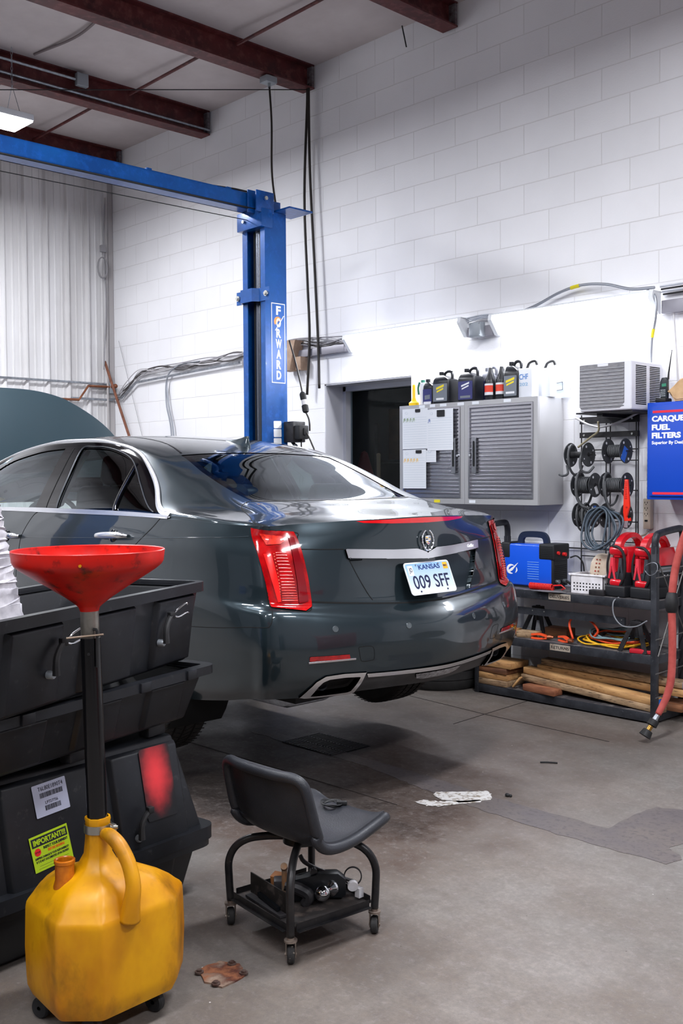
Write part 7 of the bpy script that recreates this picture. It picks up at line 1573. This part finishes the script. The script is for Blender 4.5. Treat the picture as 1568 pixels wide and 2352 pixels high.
D_, WD, aD, nD = crate((-2.94, 2.09), (-2.85, 1.34), .0, .185, .52, 1.28, 'bottom black crate of the stack standing on the floor', ribs=((.1, .4, .012), (.5, .8, .012)), taper=.04, rimw=.05, rimh=.03, m=M_crate2)
# spray paint, stickers: local frames on the leaning faces
lean = math.atan2(.075, .35)
def fC(s, z, off=.0225):
    k = (z-.215)/.35; p = WC(s, .075*k-off, z); up = (nC*math.sin(lean)+Vector((0, 0, 1))*math.cos(lean)); return frame(p, -aC, up)
M_spray = bpy.data.materials.new('red_overspray'); M_spray.use_nodes = True
N = M_spray.node_tree.nodes; L = M_spray.node_tree.links; tc = N.new('ShaderNodeTexCoord'); mp = N.new('ShaderNodeVectorMath'); mp.operation = 'LENGTH'; vm = N.new('ShaderNodeMapping'); vm.vector_type = 'TEXTURE'
sp_o = MB(); sf = fC(.185, .425, .0232); sp_o.prism(rrect(.13, .24, .01), 0, .0003, m=sf); so = sp_o.build('spray_mark', M_spray, C_)
wc = sf@Vector((-.005, .03, 0)); gm = N.new('ShaderNodeNewGeometry'); sb = N.new('ShaderNodeVectorMath'); sb.operation = 'SUBTRACT'; L.new(gm.outputs['Position'], sb.inputs[0]); sb.inputs[1].default_value = wc
sc_ = N.new('ShaderNodeVectorMath'); sc_.operation = 'MULTIPLY'; sc_.inputs[1].default_value = (13, 13, 6.5); L.new(sb.outputs[0], sc_.inputs[0]); L.new(sc_.outputs[0], mp.inputs[0])
nz = N.new('ShaderNodeTexNoise'); nz.inputs['Scale'].default_value = 30; L.new(gm.outputs['Position'], nz.inputs[0]); md = N.new('ShaderNodeMath'); md.operation = 'MULTIPLY_ADD'; md.inputs[1].default_value = .35; L.new(nz.outputs[0], md.inputs[0]); L.new(mp.outputs['Value'], md.inputs[2])
mr = N.new('ShaderNodeMapRange'); mr.inputs[1].default_value = .25; mr.inputs[2].default_value = 1.25; mr.interpolation_type = 'SMOOTHSTEP'; L.new(md.outputs[0], mr.inputs[0]); mx = N.new('ShaderNodeMix'); mx.data_type = 'RGBA'; mx.inputs[6].default_value = srgb(214, 52, 58); mx.inputs[7].default_value = srgb(18, 19, 23); L.new(mr.outputs[0], mx.inputs[0]); L.new(mx.outputs[2], N['Principled BSDF'].inputs['Base Color']); N['Principled BSDF'].inputs['Roughness'].default_value = .42; N['Principled BSDF'].inputs['Specular IOR Level'].default_value = .38
def rot2(fr, deg): return fr@Matrix.Rotation(math.radians(deg), 4, 'Z')
sf = rot2(fC(.605, .475), 3.5); c_ = card('barcode_sticker', sf, .122, .098, mat('sticker_lilac', (158, 162, 182), .35), C_, .0008, .003)
M_ink = mat('ink_black', (22, 24, 34), .5)
text('sticker_text', 'T6L80E1890T4', .018, sf@T((.004, .034, .001)), M_ink, c_, width=.09); text('sticker_text', 'LP727756', .013, sf@T((.0, -.010, .001)), M_ink, c_, width=.045)
rn = random.Random(9); b = MB()
for (x0, x1, y0, hh) in ((-.038, .045, .006, .015), (-.026, .030, -.034, .015)):
    x = x0
    while x < x1:
        w_ = rn.choice((.0007, .0012, .002)); b.prism([(x, y0), (x+w_, y0), (x+w_, y0+hh), (x, y0+hh)], .0009, .0012, m=sf); x += w_+rn.choice((.0007, .0012))
b.build('barcode', M_ink, c_)
sf = rot2(fC(.628, .330), 5); c_ = card('warning_sticker', sf, .138, .106, mat('sticker_lime', (160, 188, 26), .35), C_, .0008)
card('sticker_header', sf@T((.0, .033, .0008)), .128, .027, M_ink, c_, .0004)
text('sticker_heading', 'IMPORTANT!!!', .022, sf@T((0, .033, .0014)), mat('sticker_lime', ()) , c_, width=.116, bold=.0008)
M_sr = mat('sticker_red', (206, 30, 36), .4)
text('sticker_text', 'INSPECT YOUR SHIPMENT', .011, sf@T((.018, .011, .001)), M_ink, c_, width=.088, bold=.0003); text('sticker_text', 'BEFORE SIGNING', .011, sf@T((.018, .0, .001)), mat('sticker_orange', (214, 96, 24), .4), c_, width=.06, bold=.0003)
text('sticker_text', 'SHIPPING DAMAGE IS YOUR RESPONSIBILITY', .009, sf@T((0, -.014, .001)), M_ink, c_, width=.122, bold=.0002); text('sticker_text', 'IF IT IS NOT DOCUMENTED UPON DELIVERY', .009, sf@T((0, -.024, .001)), M_ink, c_, width=.118, bold=.0002)
b = MB(); b.prism([(.012*math.cos(math.radians(22.5+45*k)), .012*math.sin(math.radians(22.5+45*k))) for k in range(8)], .001, .0014, m=sf@T((-.048, .004, 0))); b.build('stop_octagon', M_sr, c_)
text('stop_text', 'STOP', .007, sf@T((-.048, .004, .0016)), M_ink, c_, width=.017)
b = MB()
for y0, xa, xb in ((-.038, -.05, -.0), (-.038, .015, .055), (-.046, -.055, .055)): b.prism([(xa, y0), (xb, y0), (xb, y0+.0007), (xa, y0+.0007)], .0009, .0012, m=sf)
b.build('sticker_rules', M_ink, c_)
# pleated white duct standing in the top crate
b = MB(); p0, p1 = Vector((-2.955, 1.245, 1.47)), Vector((-2.86, 1.325, .87)); k = 90; rn = random.Random(2)
b.tube([p0+(p1-p0)*i/k+Vector((rn.uniform(-.0015, .0015), rn.uniform(-.0015, .0015), 0)) for i in range(k+1)], [(.113 if i % 2 else .107)+rn.uniform(-.0015, .0015) for i in range(k+1)], n=40)
tag(b.build('pleated_duct', mat('pleated_fabric', (206, 204, 210), .6, var=(170, 168, 176), vscale=22), ang=60), 'white pleated flexible duct rising from the top crate at the left edge', 'duct')
# ---------------------------------------------------------------- chests added behind the camera to give paint and chrome something to reflect
M_tc = mat('chest_red', (150, 20, 28), .3, coat=.4)
for i, (x, y, rz, m, l) in enumerate(((.9, 3.3, 0, M_tc, 'added red tool chest, out of view right of the working bay, for reflections'), (2.6, .5, 90, mat('chest_grey', (70, 74, 80), .35), 'added grey tool chest, out of view behind the viewpoint, for reflections'), (-4.6, -3.6, 0, mat('chest_blue', (20, 50, 120), .35), 'added blue tool chest, out of view along the front of the shop, for reflections'))):
    r = empty('reflection_chest', (x, y, 0), l, 'reflection chest', rz=math.radians(rz)); b = MB(); b.box((0, 0, .82), (.55, 1.1, 1.36), bev=.01); b.build('chest_body', m, r, local=True)
    for k in range(7): b = MB(); b.box((-.283, 0, .28+.18*k), (.02, 1.04, .16), bev=.004); d_ = b.build('drawer', m, r, local=True); b = MB(); b.box((-.30, 0, .33+.18*k), (.015, .9, .02)); b.build('drawer_handle', M_chrome, d_, local=True)
    for sx in (-.22, .22):
        for sy in (-.48, .48): b = MB(); b.cyl((sx-.02, sy, .065), (sx+.02, sy, .065), .062); b.cyl((sx, sy, .08), (sx, sy, .15), .02); b.build('caster', M_black, r, local=True)
